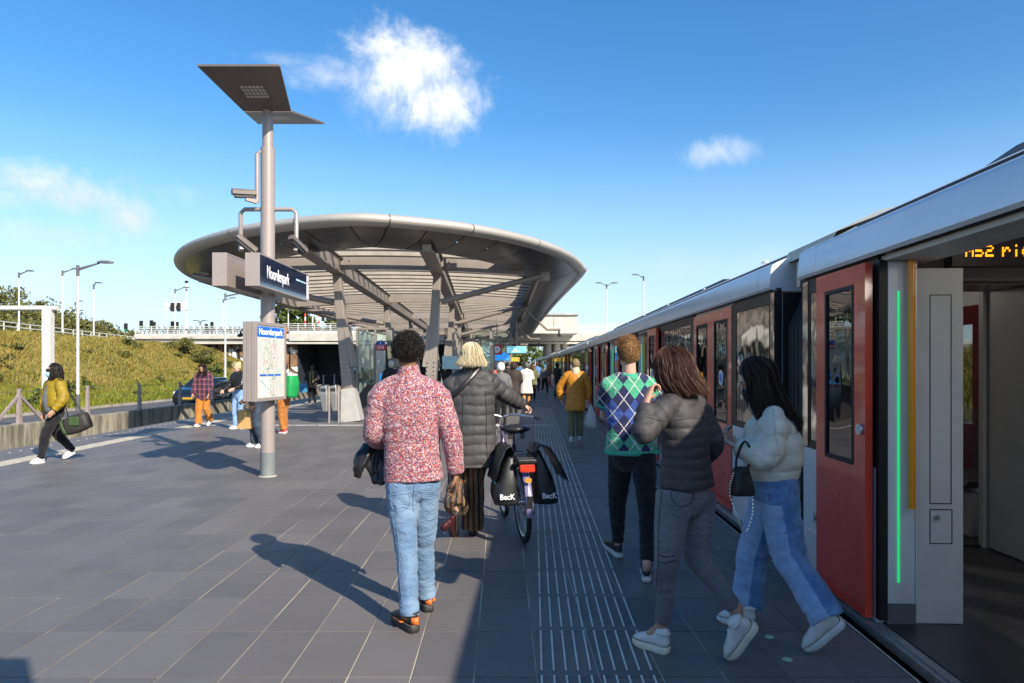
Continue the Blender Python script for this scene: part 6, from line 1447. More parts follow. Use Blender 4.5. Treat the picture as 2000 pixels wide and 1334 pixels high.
def denim(dark, light, scale=7.0, lo=.42, hi=.64):
    def f(t, oc):
        fade = t.ss(t.noise(oc, scale, 4.0, .6), lo, hi); g = t.noise(t.scalev(oc, (1, 1, .12)), 420.0, 2.0); c = t.mix(fade, dark, light)
        return t.mix(t.m('MULTIPLY', g, .32), c, tuple(x*.55 for x in dark))
    return f
fabric('jeans_light', denim((.11, .20, .34), (.24, .36, .50), 5., .3, .75)); fabric('jeans_mid', denim((.06, .15, .33), (.13, .27, .48))); fabric('jeans_pale', denim((.19, .33, .55), (.30, .46, .68))); fabric('jeans_grey', denim((.11, .118, .132), (.19, .197, .21), 5., .3, .75)); fabric('jeans_dark', denim((.03, .045, .07), (.06, .085, .12)))
fabric('trousers_black', denim((.008, .008, .011), (.016, .016, .02))); fabric('trousers_olive', denim((.12, .13, .065), (.18, .18, .1))); fabric('trousers_orange', denim((.48, .17, .025), (.6, .25, .05))); fabric('trousers_rust', denim((.36, .13, .025), (.5, .21, .05))); fabric('trousers_tan', denim((.3, .22, .12), (.4, .3, .18)))
def f_two(t, oc):
    k = t.m('MULTIPLY', t.ss(t.n('ShaderNodeAttribute', attribute_name='panel').outputs['Fac'], .5, .56), t.m('LESS_THAN', t.sep(oc)[2], .78))
    return t.mix(k, denim((.09, .2, .42), (.17, .32, .56))(t, oc), denim((.26, .42, .66), (.36, .52, .74))(t, oc))
fabric('jeans_two', f_two)
def f_stripe(t, oc):
    x, y, z = t.sep(oc); k = t.m('FRACT', t.m('ADD', t.m('MULTIPLY', x, 21.0), t.m('MULTIPLY', t.noise(oc, 5.0, 2.0), .5))); zig = t.m('FRACT', t.m('ADD', k, t.m('MULTIPLY', t.m('PINGPONG', t.m('MULTIPLY', z, 40.0), 1.0), .07)))
    return t.ramp(zig, [(0, (.02, .015, .012)), (.3, (.36, .18, .06)), (.38, (.05, .03, .02)), (.55, (.48, .33, .14)), (.62, (.03, .05, .05)), (.8, (.40, .12, .05)), (.88, (.02, .015, .012))], 'CONSTANT')
fabric('stripe_knit', f_stripe)
def f_argyle(t, oc):
    x, y, z = t.sep(oc); a = t.m('ADD', t.m('MULTIPLY', x, 6.2), t.m('MULTIPLY', z, 4.6)); b_ = t.m('SUBTRACT', t.m('MULTIPLY', x, 6.2), t.m('MULTIPLY', z, 4.6))
    fa, fb = t.m('FLOOR', a), t.m('FLOOR', b_); par = t.m('FLOORED_MODULO', t.m('ADD', fa, fb), 2.0); id3 = t.m('FLOORED_MODULO', t.m('ADD', t.m('MULTIPLY', fa, 1.0), t.m('MULTIPLY', fb, 3.0)), 4.0)
    c = t.mix(par, (.02, .024, .085), t.ramp(t.m('DIVIDE', id3, 4.0), [(0, (.055, .12, .42)), (.2, (.08, .42, .24)), (.45, (.055, .12, .42)), (.7, (.04, .09, .34))], 'CONSTANT'))
    la = t.m('LESS_THAN', t.m('ABSOLUTE', t.m('SUBTRACT', t.m('FRACT', t.m('ADD', a, .5)), .5)), .02); fa2 = t.m('ABSOLUTE', t.m('SUBTRACT', t.m('FRACT', a), .5)); fb2 = t.m('ABSOLUTE', t.m('SUBTRACT', t.m('FRACT', b_), .5))
    ln = t.m('MAXIMUM', t.m('LESS_THAN', fa2, .024), t.m('LESS_THAN', fb2, .024)); kn = t.noise(oc, 260.0, 2.0)
    return t.mix(t.m('MULTIPLY', kn, .25), t.mix(ln, c, (.62, .6, .56)), (.02, .02, .04))
fabric('argyle_knit', f_argyle, .95, .002, 320, .3); fabric('green_rib', lambda t, oc: t.mix(t.noise(oc, 240, 2.0), (.03, .32, .2), (.07, .46, .30)), .95, .002, 300)
def f_plaid(t, oc):
    x, y, z = t.sep(oc); u = t.m('ADD', x, t.m('MULTIPLY', y, .6)); A_ = t.m('FRACT', t.m('MULTIPLY', u, 9.0)); B_ = t.m('FRACT', t.m('MULTIPLY', z, 8.0)); s1 = t.m('LESS_THAN', A_, .42); s2 = t.m('LESS_THAN', B_, .42)
    c = t.mix(s1, (.16, .022, .035), (.035, .022, .05)); c = t.mix(t.m('MULTIPLY', s2, .55), c, (.03, .02, .045)); l = t.m('MAXIMUM', t.m('LESS_THAN', t.m('ABSOLUTE', t.m('SUBTRACT', A_, .7)), .03), t.m('LESS_THAN', t.m('ABSOLUTE', t.m('SUBTRACT', B_, .7)), .03))
    return t.mix(t.m('MULTIPLY', l, .6), c, (.5, .3, .32))
fabric('plaid_wool', f_plaid)
def nylon(n, c, rough=.6, bump=.004): return M(n, c, rough, var=.15, vs=7, bump=bump, bs=26, spec=.4)
nylon('puffer_grey', (.055, .053, .054), .62); nylon('puffer_black', (.045, .043, .045), .62); nylon('puffer_cream', (.66, .63, .54), .55); nylon('bomber_mustard', (.27, .185, .012), .55); nylon('coat_mustard', (.48, .195, .018), .42, .002); nylon('sherpa', (.6, .5, .34), .95, .01); nylon('leather_black', (.018, .018, .019), .3, .002)
nylon('tee_grey', (.10, .11, .12), .9, .001); nylon('coat_white', (.62, .60, .56), .7); nylon('coat_brown', (.035, .025, .02), .7); nylon('coat_dark', (.022, .022, .024), .7); nylon('shirt_blue', (.08, .2, .48), .7); nylon('parka_grey', (.13, .13, .13), .7); nylon('scarf_olive', (.19, .18, .07), .9); nylon('cap_khaki', (.20, .155, .075), .8); nylon('bag_green', (.05, .085, .03), .7); nylon('bag_black', (.03, .028, .026), .6); nylon('backpack_green', (.01, .27, .07), .5); nylon('mask_blue', (.35, .58, .72), .7); nylon('helmet_white', (.75, .75, .75), .3); nylon('bag_blue', (.05, .22, .42), .5); nylon('skirt_floral', (.5, .22, .06), .8); nylon('boot_red', (.05, .012, .012), .3); nylon('sandal_red', (.6, .1, .08), .5); nylon('sock_white', (.7, .7, .7), .9)
M('paper_kraft', (.50, .31, .12), .8, var=.08, vs=6, bump=.001, bs=30); M('gold', (.7, .5, .2), .3, 1.0); M('chain_silver', (.6, .58, .55), .3, 1.0)
def PJ(**k): return {n: P(*v) for n, v in k.items()}
# 1. man in the floral shirt ----------------------------------------------------------
J = PJ(head=(798, 690, 4.3), neck=(799, 735, 4.3), pel=(807, 925, 4.3), shL=(744, 770, 4.29), shR=(855, 770, 4.31), elL=(727, 848, 4.28), wrL=(745, 868, 4.52), haL=(752, 866, 4.6), elR=(882, 852, 4.27), wrR=(891, 925, 4.3), haR=(893, 952, 4.34),
       hipL=(783, 948, 4.28), hipR=(831, 948, 4.32), knL=(794, 1075, 4.22), knR=(827, 1070, 4.42), anL=(800, 1203, 4.12), anR=(834, 1166, 4.46), toeL=(770, 1213, 4.3), toeR=(828, 1178, 4.7))
p = Person('man in a floral red shirt and light blue jeans walking away', J, (1, .02, 0), (.05, 1, .05), 'skin_brown', 1.0, fine=.005)
p.body(hands=('L', 'R'), curl={'L': .5, 'R': .45}, eyes=False); r0 = p.root
hs_ = hair_curls(J['head'], (.05, 1, .05), 1.0, 3600, .0075, low=-.42, ln=.026); hair_obj(hs_, .0014, MT['hair_black'], r0, scalp(J['head'], (.05, 1, .05), 1.0, low=-.03))
sh = p.torso((.182, .168, .182, .17), (.128, .115, .118, .1), .04, 2.4, .066)+[p.sleeve('L', (.076, .064, .056, .05), .95), p.sleeve('R', (.076, .064, .056, .048), .98)]
up_ = unit(p.J['head']-p.J['neck']); sh.append(tube_mesh([p.J['neck']-up_*.04, p.J['neck']+up_*.035], [.07, .066], 18, p.r, 1))
def shirt_d(V, N, b_=wrinkle(p.lines_top(), .0045, 7., 22., 3)): return b_(V, N)
garment('shirt', sh, .0085, MT['floral_shirt'], r0, 4, shirt_d)
mb = MB(); q = p.J['pel']; mb.tube([q+V3((-.13, -.085, .0)), q+V3((-.05, -.118, .0)), q+V3((.05, -.118, 0)), q+V3((.13, -.085, 0))], .009, 6, 2)
jeans = garment('jeans', p.legs((.093, .067, .060, .056), (.142, .10), 1.0, ends={'L': 1.0, 'R': 1.0}), .008, MT['jeans_light'], r0, 4, wrinkle(p.lines_leg(), .006, 8., 26., 8))
M('stitch_tan', (.22, .2, .2), .7); M('stitch_blue', (.10, .17, .28), .7)
for q in ([(763, 968), (764, 990), (778, 1000), (797, 990), (798, 966), (763, 968)], [(824, 966), (824, 990), (840, 1000), (853, 988), (853, 966), (824, 966)]): seam(jeans, q, .0022, MT['stitch_blue'], sub=3)
seam(jeans, [(810, 945), (808, 960), (806, 985), (808, 1000)], .003, MT['stitch_blue']); seam(jeans, [(770, 1000), (778, 1060), (780, 1120), (786, 1185)], .002, MT['stitch_blue'])
shoe(G(812, 1238), G(769, 1210), (MT['shoe_black'], MT['sole_black'], MT['shoe_orange']), r0, 1.04, accent=MT['shoe_orange'], sole_t=.034); shoe(G(838, 1197), G(826, 1175)+Vector((0, .0, 0)), (MT['shoe_black'], MT['sole_black'], MT['shoe_orange']), r0, 1.02, accent=MT['shoe_orange'], sole_t=.034)
# jacket over his left forearm
jk = empty('draped_jacket', tuple(P(722, 940, 4.42)), label='black jacket draped over the left forearm of the floral-shirted man', cat='jacket')
pt = [tube_mesh([P(752, 862, 4.6), P(738, 872, 4.5), P(728, 900, 4.42), P(738, 942, 4.40)], [(.05, .03), (.06, .035), (.055, .025), (.04, .02)], 14, (1, .4, 0), 4), tube_mesh([P(745, 862, 4.52), P(718, 876, 4.44), P(702, 905, 4.38), P(698, 930, 4.38)], [(.05, .03), (.055, .03), (.05, .022), (.035, .018)], 14, (1, -.5, 0), 4), tube_mesh([P(750, 866, 4.52), P(748, 900, 4.42), P(746, 945, 4.36)], [(.04, .03), (.035, .03), (.03, .02)], 12, (1, .2, 0), 4)]
garment('cloth', pt, .008, MT['leather_black'], jk, 3, wrinkle([([P(740, 860, 4.5), P(720, 945, 4.4)], 1.0)], .007, 16., 9., 5))
# 2. blonde woman pushing the bicycle ----------------------------------------------------
J = PJ(head=(921, 697, 6.4), neck=(921, 727, 6.4), pel=(921, 848, 6.4), shL=(887, 742, 6.4), shR=(955, 743, 6.42), elL=(868, 800, 6.42), wrL=(888, 836, 6.75), haL=(905, 838, 6.85), elR=(988, 772, 6.52), wrR=(1020, 791, 6.72), haR=(1032, 795, 6.79),
       hipL=(905, 866, 6.4), hipR=(936, 866, 6.4), knL=(893, 945, 6.5), knR=(926, 950, 6.5), anL=(891, 992, 6.27), anR=(921, 1026, 6.5), toeL=(890, 1040, 6.5), toeR=(921, 1040, 6.75))
p = Person('blonde woman in a long charcoal puffer coat pushing a bicycle', J, (1, 0, 0), (.1, 1, 0), 'skin_pale', .98, fine=.006); p.body(curl=.9, palms={'R': (-.2, 0, -1), 'L': (0, 0, -1)}, eyes=False); r0 = p.root
hair_obj(hair_long(J['head'], (.1, 1, 0), 1.08, .095, 3200, .0016, flip=.04, cover=2.35, wave=.003, bulge=1.1), .0016, MT['hair_blonde'], r0, scalp(J['head'], (.1, 1, 0), 1.12, low=-.05))
ct = p.torso((.235, .215, .215, .175), (.165, .15, .14, .11), .29, 2.2, .075)+[p.sleeve('L', (.085, .075, .068, .055)), p.sleeve('R', (.088, .078, .07, .055), .98), tube_mesh([p.J['neck']-(0, 0, .03), p.J['neck']+(0, 0, .05)], [.085, .075], 16, p.r, 1)]
cW = garment('coat', ct, .0095, MT['puffer_grey'], r0, 4, puffer(p.lines_top(), .017, .088, 2, .9))
M('stitch_char', (.025, .025, .026), .8)
for q in ([(948, 765), (950, 810), (950, 850), (952, 900)], [(905, 770), (903, 830), (900, 900)]): seam(cW, q, .004, MT['stitch_char'])
garment('trousers', p.legs((.10, .092, .095, .105), (.15, .11), 1.0, ends={'L': 1.05, 'R': 1.08}), .010, MT['stripe_knit'], r0, 3, wrinkle(p.lines_leg(), .012, 14., 5., 6))
shoe(P(893, 998, 6.18), G(890, 1044), (MT['boot_red'], MT['sole_black']), r0, 1.0, up=(0, -.75, .55), high=.05, laces=False); shoe(G(922, 1046), G(921, 1046)+Vector((0, .25, 0)), (MT['boot_red'], MT['sole_black']), r0, 1.0, laces=False)
sb = empty('shoulder_bag_strap', tuple(P(905, 760, 6.25)), label='dark strap of a crossbody bag over the charcoal puffer coat', cat='bag strap'); mb = MB(); mb.tube([P(938, 716, 6.33), P(922, 735, 6.27), P(900, 758, 6.235), P(878, 778, 6.27), P(866, 800, 6.4)], [(.022, .004)]*5, 8, 5, ref=(.7, 0, -.7)); mb.build('strap', MT['leather_black'], sb, smooth=True)
# 3. argyle knit ----------------------------------------------------------------------------
J = PJ(head=(1227, 694, 5.35), neck=(1229, 732, 5.35), pel=(1234, 872, 5.35), shL=(1190, 754, 5.36), shR=(1273, 757, 5.34), elL=(1179, 806, 5.5), wrL=(1206, 836, 5.78), haL=(1222, 838, 5.86), elR=(1291, 815, 5.5), wrR=(1270, 842, 5.78), haR=(1258, 842, 5.86),
       hipL=(1213, 893, 5.4), hipR=(1256, 893, 5.3), knL=(1206, 980, 5.58), knR=(1265, 995, 5.2), anL=(1207, 1064, 5.74), anR=(1263, 1108, 5.02), toeL=(1184, 1068, 6.0), toeR=(1262, 1130, 5.3))
p = Person('person with ginger hair in a green and blue argyle knit vest', J, (1, -.04, 0), (-.03, 1, -.02), 'skin_pale', .98, fine=.0055); p.body(curl=.7, eyes=False); r0 = p.root
hair_obj(hair_short(J['head'], (-.03, 1, -.02), 1.05, 5000, .042, nape=-.62, topln=1.05, mess=.8), .0012, MT['hair_ginger'], r0, scalp(J['head'], (-.03, 1, -.02), 1.02, low=-.045))
tp = p.torso((.20, .185, .185, .17), (.13, .125, .125, .1), .03, 2.4, .07)+[p.sleeve('L', (.076, .072, .07, .07), -.02) if False else tube_mesh([p.J['shL'], lerp(p.J['shL'], p.J['elL'], .62)], [.078, .074], 14, None, 1), tube_mesh([p.J['shR'], lerp(p.J['shR'], p.J['elR'], .62)], [.078, .074], 14, None, 1)]
kv = garment('knit_vest', tp, .008, MT['argyle_knit'], r0, 4, wrinkle(p.lines_top(), .005, 7., 18., 12))
hemc = p.J['pel']-unit(p.J['neck']-p.J['pel'])*.04
def band(c, rx, ry, r_, tilt=(0, 0, 0)): return [V3(c)+p.r*rx*math.cos(a)+p.f*ry*math.sin(a)+V3(tilt)*math.sin(a) for a in np.linspace(0, 2*math.pi, 33)]
for nm, cc, rx, ry, rr_ in (('hem_rib', hemc, .2, .128, .02), ('neck_rib', p.J['neck']+V3((0, -.0, -.004)), .072, .07, .013)):
    v, f = tube_mesh(band(cc, rx, ry, rr_), [(rr_, rr_*.6)]*33, 8, (0, 0, 1), 1, False); o = mesh_from(nm, v, f, MT['green_rib'], r0); o.parent = kv
for k in 'LR':
    a_ = lerp(p.J['sh'+k], p.J['el'+k], .62); d_ = unit(p.J['el'+k]-p.J['sh'+k]); u_ = unit(np.cross(d_, (0, 1, 0))); w_ = np.cross(d_, u_); v, f = tube_mesh([a_+u_*.07*math.cos(t_)+w_*.07*math.sin(t_) for t_ in np.linspace(0, 2*math.pi, 25)], .013, 8, None, 1, False); o = mesh_from('sleeve_rib', v, f, MT['green_rib'], r0); o.parent = kv
garment('trousers', p.legs((.096, .07, .058, .05), (.155, .115), .9), .008, MT['trousers_black'], r0, 4, wrinkle(p.lines_leg(), .005, 8., 26., 21))
shoe(G(1212, 1091), G(1183, 1066), (MT['shoe_black'], MT['sole_white'], MT['trousers_black']), r0, 1.05, sole_t=.03); shoe(G(1263, 1139), G(1261, 1108), (MT['shoe_black'], MT['sole_white'], MT['trousers_black']), r0, 1.05, sole_t=.03)
# 4. woman in the dark quilted jacket ---------------------------------------------------------
J = PJ(head=(1312, 724, 3.85), neck=(1334, 778, 3.86), pel=(1341, 945, 3.86), shL=(1296, 800, 3.72), shR=(1366, 798, 3.98), elL=(1252, 852, 3.62), wrL=(1263, 782, 3.7), haL=(1270, 752, 3.76), elR=(1396, 868, 3.96), wrR=(1372, 900, 4.12), haR=(1350, 905, 4.18),
       hipL=(1317, 968, 3.78), hipR=(1364, 968, 3.93), knL=(1303, 1088, 3.72), knR=(1361, 1085, 3.84), anL=(1293, 1224, 3.82), anR=(1440, 1196, 3.72), toeL=(1240, 1258, 3.9), toeR=(1440, 1280, 3.73))
p = Person('woman in a black quilted jacket and grey jeans lifting her left hand', J, (.62, .78, 0), (-.8, .55, -.18), 'skin_tan', .95, fine=.005); p.body(curl={'L': .75, 'R': .5}, palms={'L': (.8, .4, 0)}, eyes=True); r0 = p.root
hp_ = hair_long(J['head'], (-.8, .55, -.18), 1.07, .155, 4200, .0013, cover=2.2, wave=.003, drift=(.07, -.02, .0), bulge=1.06); hair_obj(hp_, .0013, MT['hair_brown'], r0, scalp(J['head'], (-.8, .55, -.18), 1.1, low=-.06))
jp = p.torso((.166, .155, .168, .145), (.14, .118, .12, .095), .02, 2.3, .07)+[p.sleeve('L', (.07, .062, .056, .046), .9), p.sleeve('R', (.07, .062, .056, .046), .95), tube_mesh([p.J['neck']-(0, 0, .04), p.J['neck']+(-.01, 0, .03)], [.088, .078], 18, p.r, 1)]
jo = garment('jacket', jp, .008, MT['puffer_black'], r0, 4, puffer(p.lines_top(), .0085, .056, 7, 1.1))
jD = garment('jeans', p.legs((.098, .066, .055, .042), (.138, .108), .93), .0075, MT['jeans_grey'], r0, 4, wrinkle(p.lines_leg(), .004, 9., 30., 31))
M('stitch_dark', (.02, .02, .024), .7)
seam(jD, [(1312, 955), (1312, 975), (1330, 990), (1352, 978), (1355, 955)], .0022, MT['stitch_dark'], sub=3); seam(jD, [(1292, 960), (1287, 1020), (1286, 1090), (1281, 1150), (1279, 1195)], .0022, MT['stitch_dark']); seam(jD, [(1286, 1083), (1300, 1088), (1318, 1085)], .003, MT['stitch_dark']); seam(jD, [(1285, 1096), (1300, 1100), (1318, 1094)], .003, MT['stitch_dark'])
seam(jo, [(1262, 815), (1300, 822), (1340, 818), (1390, 815)], .0022, MT['stitch_dark'])
shoe(G(1306, 1279), G(1237, 1256), (MT['shoe_white'], MT['sole_cream'], MT['lace_white']), r0, 1.0, sole_t=.034); shoe(P(1482, 1222, 3.64), G(1428, 1290), (MT['shoe_white'], MT['sole_cream'], MT['lace_white']), r0, 1.0, up=(-.72, -.1, .6), sole_t=.034)
# 5. woman in the cream puffer ------------------------------------------------------------------
J = PJ(head=(1478, 742, 4.05), neck=(1502, 792, 4.06), pel=(1514, 940, 4.05), shL=(1512, 822, 3.92), shR=(1502, 818, 4.2), elL=(1496, 893, 3.86), wrL=(1437, 872, 3.98), haL=(1416, 863, 4.05), elR=(1486, 884, 4.24), wrR=(1436, 866, 4.2), haR=(1416, 858, 4.16),
       hipL=(1519, 962, 3.98), hipR=(1507, 962, 4.12), knL=(1542, 1088, 3.94), knR=(1471, 1085, 4.24), anL=(1612, 1203, 3.78), anR=(1458, 1185, 4.26), toeL=(1585, 1262, 3.83), toeR=(1402, 1206, 4.33))
p = Person('woman with long dark hair in a cream puffer jacket reading her phone', J, (.25, .97, 0), (-.86, .22, -.42), 'skin_pale', .94, hup=(-.35, 0, 1), fine=.005); p.body(curl=.75, palms={'L': (0, .5, .8), 'R': (0, -.5, .8)}, eyes=True); r0 = p.root
hp_ = hair_long(J['head'], (-.86, .22, -.42), 1.07, .34, 4200, .0013, up=(-.35, 0, 1), cover=2.25, wave=.003, drift=(.13, -.04, .0), bulge=1.05); hair_obj(hp_, .0013, MT['hair_darkbrown'], r0, scalp(J['head'], (-.86, .22, -.42), 1.1, (-.35, 0, 1), low=-.06))
A_ = p.A; mk = ellipsoid(p.T((0, .07, -.055)), [.048, .045, .05], A_); mesh_from('face_mask', mk[0], mk[1], MT['coat_dark'], r0)
jp = p.torso((.14, .185, .19, .15), (.12, .17, .155, .11), -.01, 2.2, .08)+[p.sleeve('L', (.09, .088, .08, .05), .92), p.sleeve('R', (.09, .085, .078, .05), .92), tube_mesh([p.J['neck']-(0, 0, .05), p.J['neck']+(-.035, 0, .055)], [.098, .085], 18, p.r, 1)]
jC = garment('jacket', jp, .009, MT['puffer_cream'], r0, 4, puffer(p.lines_top(), .012, .105, 17, 1.2))
M('stitch_cream', (.46, .43, .35), .8)
for q in ([(1480, 830), (1500, 850), (1530, 845), (1558, 850)], [(1490, 885), (1520, 890), (1562, 885)], [(1510, 800), (1515, 850), (1525, 900)]): seam(jC, q, .002, MT['stitch_cream'])
jo = garment('jeans', p.legs((.105, .094, .09, .095), (.145, .115), 1.0, ends={'L': 1.06, 'R': .98}), .008, MT['jeans_two'], r0, 4, wrinkle(p.lines_leg(), .007, 8., 18., 41))
w0_ = V3(worldloc(jo)); VV = np.array([v.co for v in jo.data.vertices])+w0_; bd_ = np.full(len(VV), 1e9); rel = np.zeros_like(VV)
for ln_, _w in p.lines_leg():
    for a_, b_ in zip(ln_[:-1], ln_[1:]):
        d_ = b_-a_; t_ = np.clip(((VV-a_) @ d_)/(d_ @ d_), -.3, 1.2); r_ = VV-a_-t_[:, None]*d_; n_ = np.linalg.norm(r_, axis=1); k_ = n_ < bd_; bd_[k_] = n_[k_]; rel[k_] = r_[k_]
pa_ = jo.data.attributes.new('panel', 'FLOAT', 'POINT'); pa_.data.foreach_set('value', (rel @ np.array([-.93, -.3, .1]))/np.maximum(np.linalg.norm(rel, axis=1), 1e-6))
seam(jo, [(1500, 950), (1503, 975), (1520, 985), (1540, 972), (1543, 948)], .0022, MT['stitch_blue'], sub=3)
shoe(G(1474, 1226), G(1401, 1212), (MT['shoe_white'], MT['sole_white'], MT['lace_white']), r0, 1.02); shoe(P(1652, 1218, 3.73), G(1578, 1274), (MT['shoe_white'], MT['sole_white'], MT['lace_white']), r0, 1.0, up=(-.55, -.1, .75), sole_t=.036)
ph = empty('phone', tuple(P(1410, 848, 4.11)), label='dark smartphone held by the woman in the cream puffer', cat='phone'); mb = MB(); mb.box(P(1409, 851, 4.12), (.012, .075, .15), rot=Matrix.Rotation(.7, 3, 'Y')); mb.build('phone_body', MT['cctv_black'], ph, bevel=.006)
hb = empty('handbag', tuple(P(1448, 970, 3.9)), label='small black handbag with chain hanging from the cream-jacketed arm', cat='handbag')
c = P(1448, 940, 3.88); mb = MB(); mb.loft([[c+Vector((a*w, b_*d_, z)) for a, b_ in ((-1, -.6), (-.6, -1), (.6, -1), (1, -.6), (1, .6), (.6, 1), (-.6, 1), (-1, .6))] for z, w, d_ in ((-.075, .062, .055), (-.06, .066, .06), (.0, .055, .05), (.075, .038, .03), (.08, .03, .02))]); mb.build('bag_body', MT['leather_black'], hb, smooth='auto', bevel=.004)
mb = MB(); mb.tube([c+Vector((-.03, 0, .07)), P(1440, 890, 3.9), P(1455, 862, 3.86), P(1470, 892, 3.86), c+Vector((.03, 0, .07))], .007, 8, 5); mb.build('handle', MT['leather_black'], hb, smooth=True)
pts = catmull([V3(q) for q in (c+Vector((-.05, -.02, .05)), P(1425, 960, 3.86), P(1440, 1010, 3.84), P(1455, 1040, 3.83), P(1470, 1000, 3.84), c+Vector((.045, -.02, -.02)))], 14); mb = MB()
for a_, b_ in zip(pts[:-1:2], pts[1::2]): mb.tube([a_, b_], .0045, 5)
tag(mb.build('chain', MT['chain_silver'], hb), kind='stuff')
# ---- smaller figures --------------------------------------------------------------------------
def figure(label, J, r, f, skin, hair, top, trousers, shoes, hm='hair_darkbrown', hs=1.0, face=None, low=.02, w=(.17, .16, .18, .16), d=(.12, .115, .12, .1), sl=(.072, .065, .06, .048), legs=(.09, .068, .06, .054), fine=.009, vox=.013, td=None, ln=.2, end=1.0, curl=.5, hands=('L', 'R'), eyes=True, group=None, palms={}, drift=(0, 0, 0), shs=1.0, coat_w=None, sole='sole_white'):
    p = Person(label, J, r, face if face is not None else f, skin, hs, fine=fine, group=group, seed=len(label)); p.body(hands, curl, palms, eyes=eyes); r0 = p.root; fc = p.face; c = p.J['head']
    far = vox > .016; n = 300 if far else 800
    if hair == 'long': hair_obj(hair_long(c, fc, 1.08*hs, ln, n, .003, cover=2.3, drift=drift), .0034 if not far else .005, MT[hm], r0, scalp(c, fc, 1.1*hs, low=-.06))
    elif hair == 'short': hair_obj(hair_short(c, fc, 1.05*hs, n, .035), .003, MT[hm], r0, scalp(c, fc, 1.05*hs))
    elif hair == 'cap':
        v, q = scalp(c, fc, 1.16*hs, low=.0); mesh_from('cap', v, q, MT[hm], r0); b_ = ellipsoid(V3(c)+p.A @ (V3((0, .1, .05))*hs), [.07*hs, .06*hs, .012*hs], p.A); mesh_from('cap_peak', b_[0], b_[1], MT[hm], r0); hair_obj(hair_short(c, fc, 1.0*hs, n//2, .02, nape=-.5), .003, MT['hair_darkbrown'], r0)
    elif hair == 'helmet':
        v, q = scalp(c, fc, 1.32*hs, low=-.02); mesh_from('helmet', v, q, MT[hm], r0)
    elif hair == 'beanie': v, q = scalp(c, fc, 1.2*hs, low=-.05); mesh_from('beanie', v, q, MT[hm], r0)
    elif hair == 'hood': v, q = ellipsoid(V3(c)+p.A @ V3((0, -.02, .01)), [.115*hs, .115*hs, .14*hs], p.A); mesh_from('hood', v, [k for k in q if not any(((v[i]-c) @ p.A)[1] > .06 for i in k)], MT[hm], r0)
    tps = p.torso(w, d, low, 2.3, .068)+[p.sleeve('L', sl), p.sleeve('R', sl), tube_mesh([p.J['neck']-(0, 0, .03), p.J['neck']+(0, 0, .03)], [.075, .07], 14, p.r, 1)]
    garment('coat' if low > .1 else 'jacket', tps, vox, MT[top], r0, 3, td(p) if td else wrinkle(p.lines_top(), .006, 7., 18., len(label)))
    garment('trousers', p.legs(legs, (.148, .11), end), vox, MT[trousers], r0, 3, wrinkle(p.lines_leg(), .006, 8., 20., len(label)+3))
    for k in 'LR':
        h_ = p.J['heel'+k]; t_ = p.J['toe'+k].copy(); t_[2] = 0.0; dd = t_-h_; u_ = np.array([0, 0, 1.0])
        shoe(h_, t_, (MT[shoes], MT[sole]), r0, shs, laces=False, fine=.009 if not far else .014)
    return p
def base(px, py): g = G(px, py); return g.x, g.y
# masked person, mustard bomber
x, y = base(108, 901); J, r, f = stand(x, y, math.radians(146), 1.57, .3, armL=(.09, .0), armR=(.10, .02), bendL=.16, bendR=.05, width=.185, phase=-1)
p = figure('person in sunglasses, face mask and mustard bomber jacket carrying a black duffel bag', J, r, f, 'skin_tan', 'long', 'bomber_mustard', 'trousers_black', 'shoe_white', 'hair_black', 1.0, face=(-.72, -.7, 0), w=(.175, .2, .2, .175), d=(.14, .15, .14, .11), sl=(.088, .082, .075, .052), legs=(.105, .078, .066, .055), fine=.007, vox=.011, ln=.2, low=-.02, eyes=False)
mk = ellipsoid(p.T((0, .062, -.045)), [.062, .062, .056], p.A); mesh_from('face_mask', mk[0], mk[1], MT['mask_blue'], p.root)
mb = MB(); gl = [p.T((-.07, .06, .02)), p.T((-.045, .1, .018)), p.T((0, .108, .02)), p.T((.045, .1, .018)), p.T((.07, .06, .02))]; mb.tube(gl, [(.006, .02), (.006, .024), (.005, .012), (.006, .024), (.006, .02)], 8, 3, ref=tuple(p.A[:, 1])); mesh_from('sunglasses', np.array(mb.v), mb.f, MT['eye_dark'], p.root)
tee = tube_mesh([p.J['pel']+(0, 0, -.02)+p.f*.06, lerp(p.J['pel'], p.J['neck'], .4)+p.f*.09, lerp(p.J['pel'], p.J['neck'], .85)+p.f*.05], [(.085, .1), (.075, .1), (.05, .07)], 16, p.r, 4); garment('tee', [tee], .012, MT['tee_grey'], p.root, 2)
dz = p.J['wrL']; bc = Vector(G(152, 835, .5)); bc = Vector((x+.42, y-.12, .62)); db = empty('duffel_bag', (bc.x, bc.y, .42), label='black and green duffel bag on the mustard-jacketed person', cat='bag')
mb = MB(); mb.tube([bc+Vector((-.16, -.02, -.06)), bc+Vector((0, .0, 0)), bc+Vector((.18, .03, .07))], [(.13, .09, 3), (.15, .10, 3), (.13, .09, 3)], 20, 3, ref=(.3, 0, -1)); mb.build('bag_body', MT['bag_black'], db, smooth=True, bevel=0)
mb = MB(); mb.tube([bc+Vector((-.19, -.02, -.07)), bc+Vector((-.14, -.02, -.05))], [(.125, .092, 3), (.138, .096, 3)], 20, 1, ref=(.3, 0, -1)); mb.build('end_panel', MT['bag_green'], db, smooth=True)
mb = MB(); mb.box(bc+Vector((.02, -.1, .05)), (.16, .04, .14)); mb.build('pocket', MT['bag_green'], db, bevel=.012)
mb = MB(); mb.tube([bc+Vector((-.12, 0, .06)), V3(p.J['shL'])+(0, -.03, .07), bc+Vector((.12, 0, .14))], [(.018, .004)]*3, 6, 6, ref=(0, 1, 0)); mb.build('strap', MT['bag_black'], db, smooth=True)
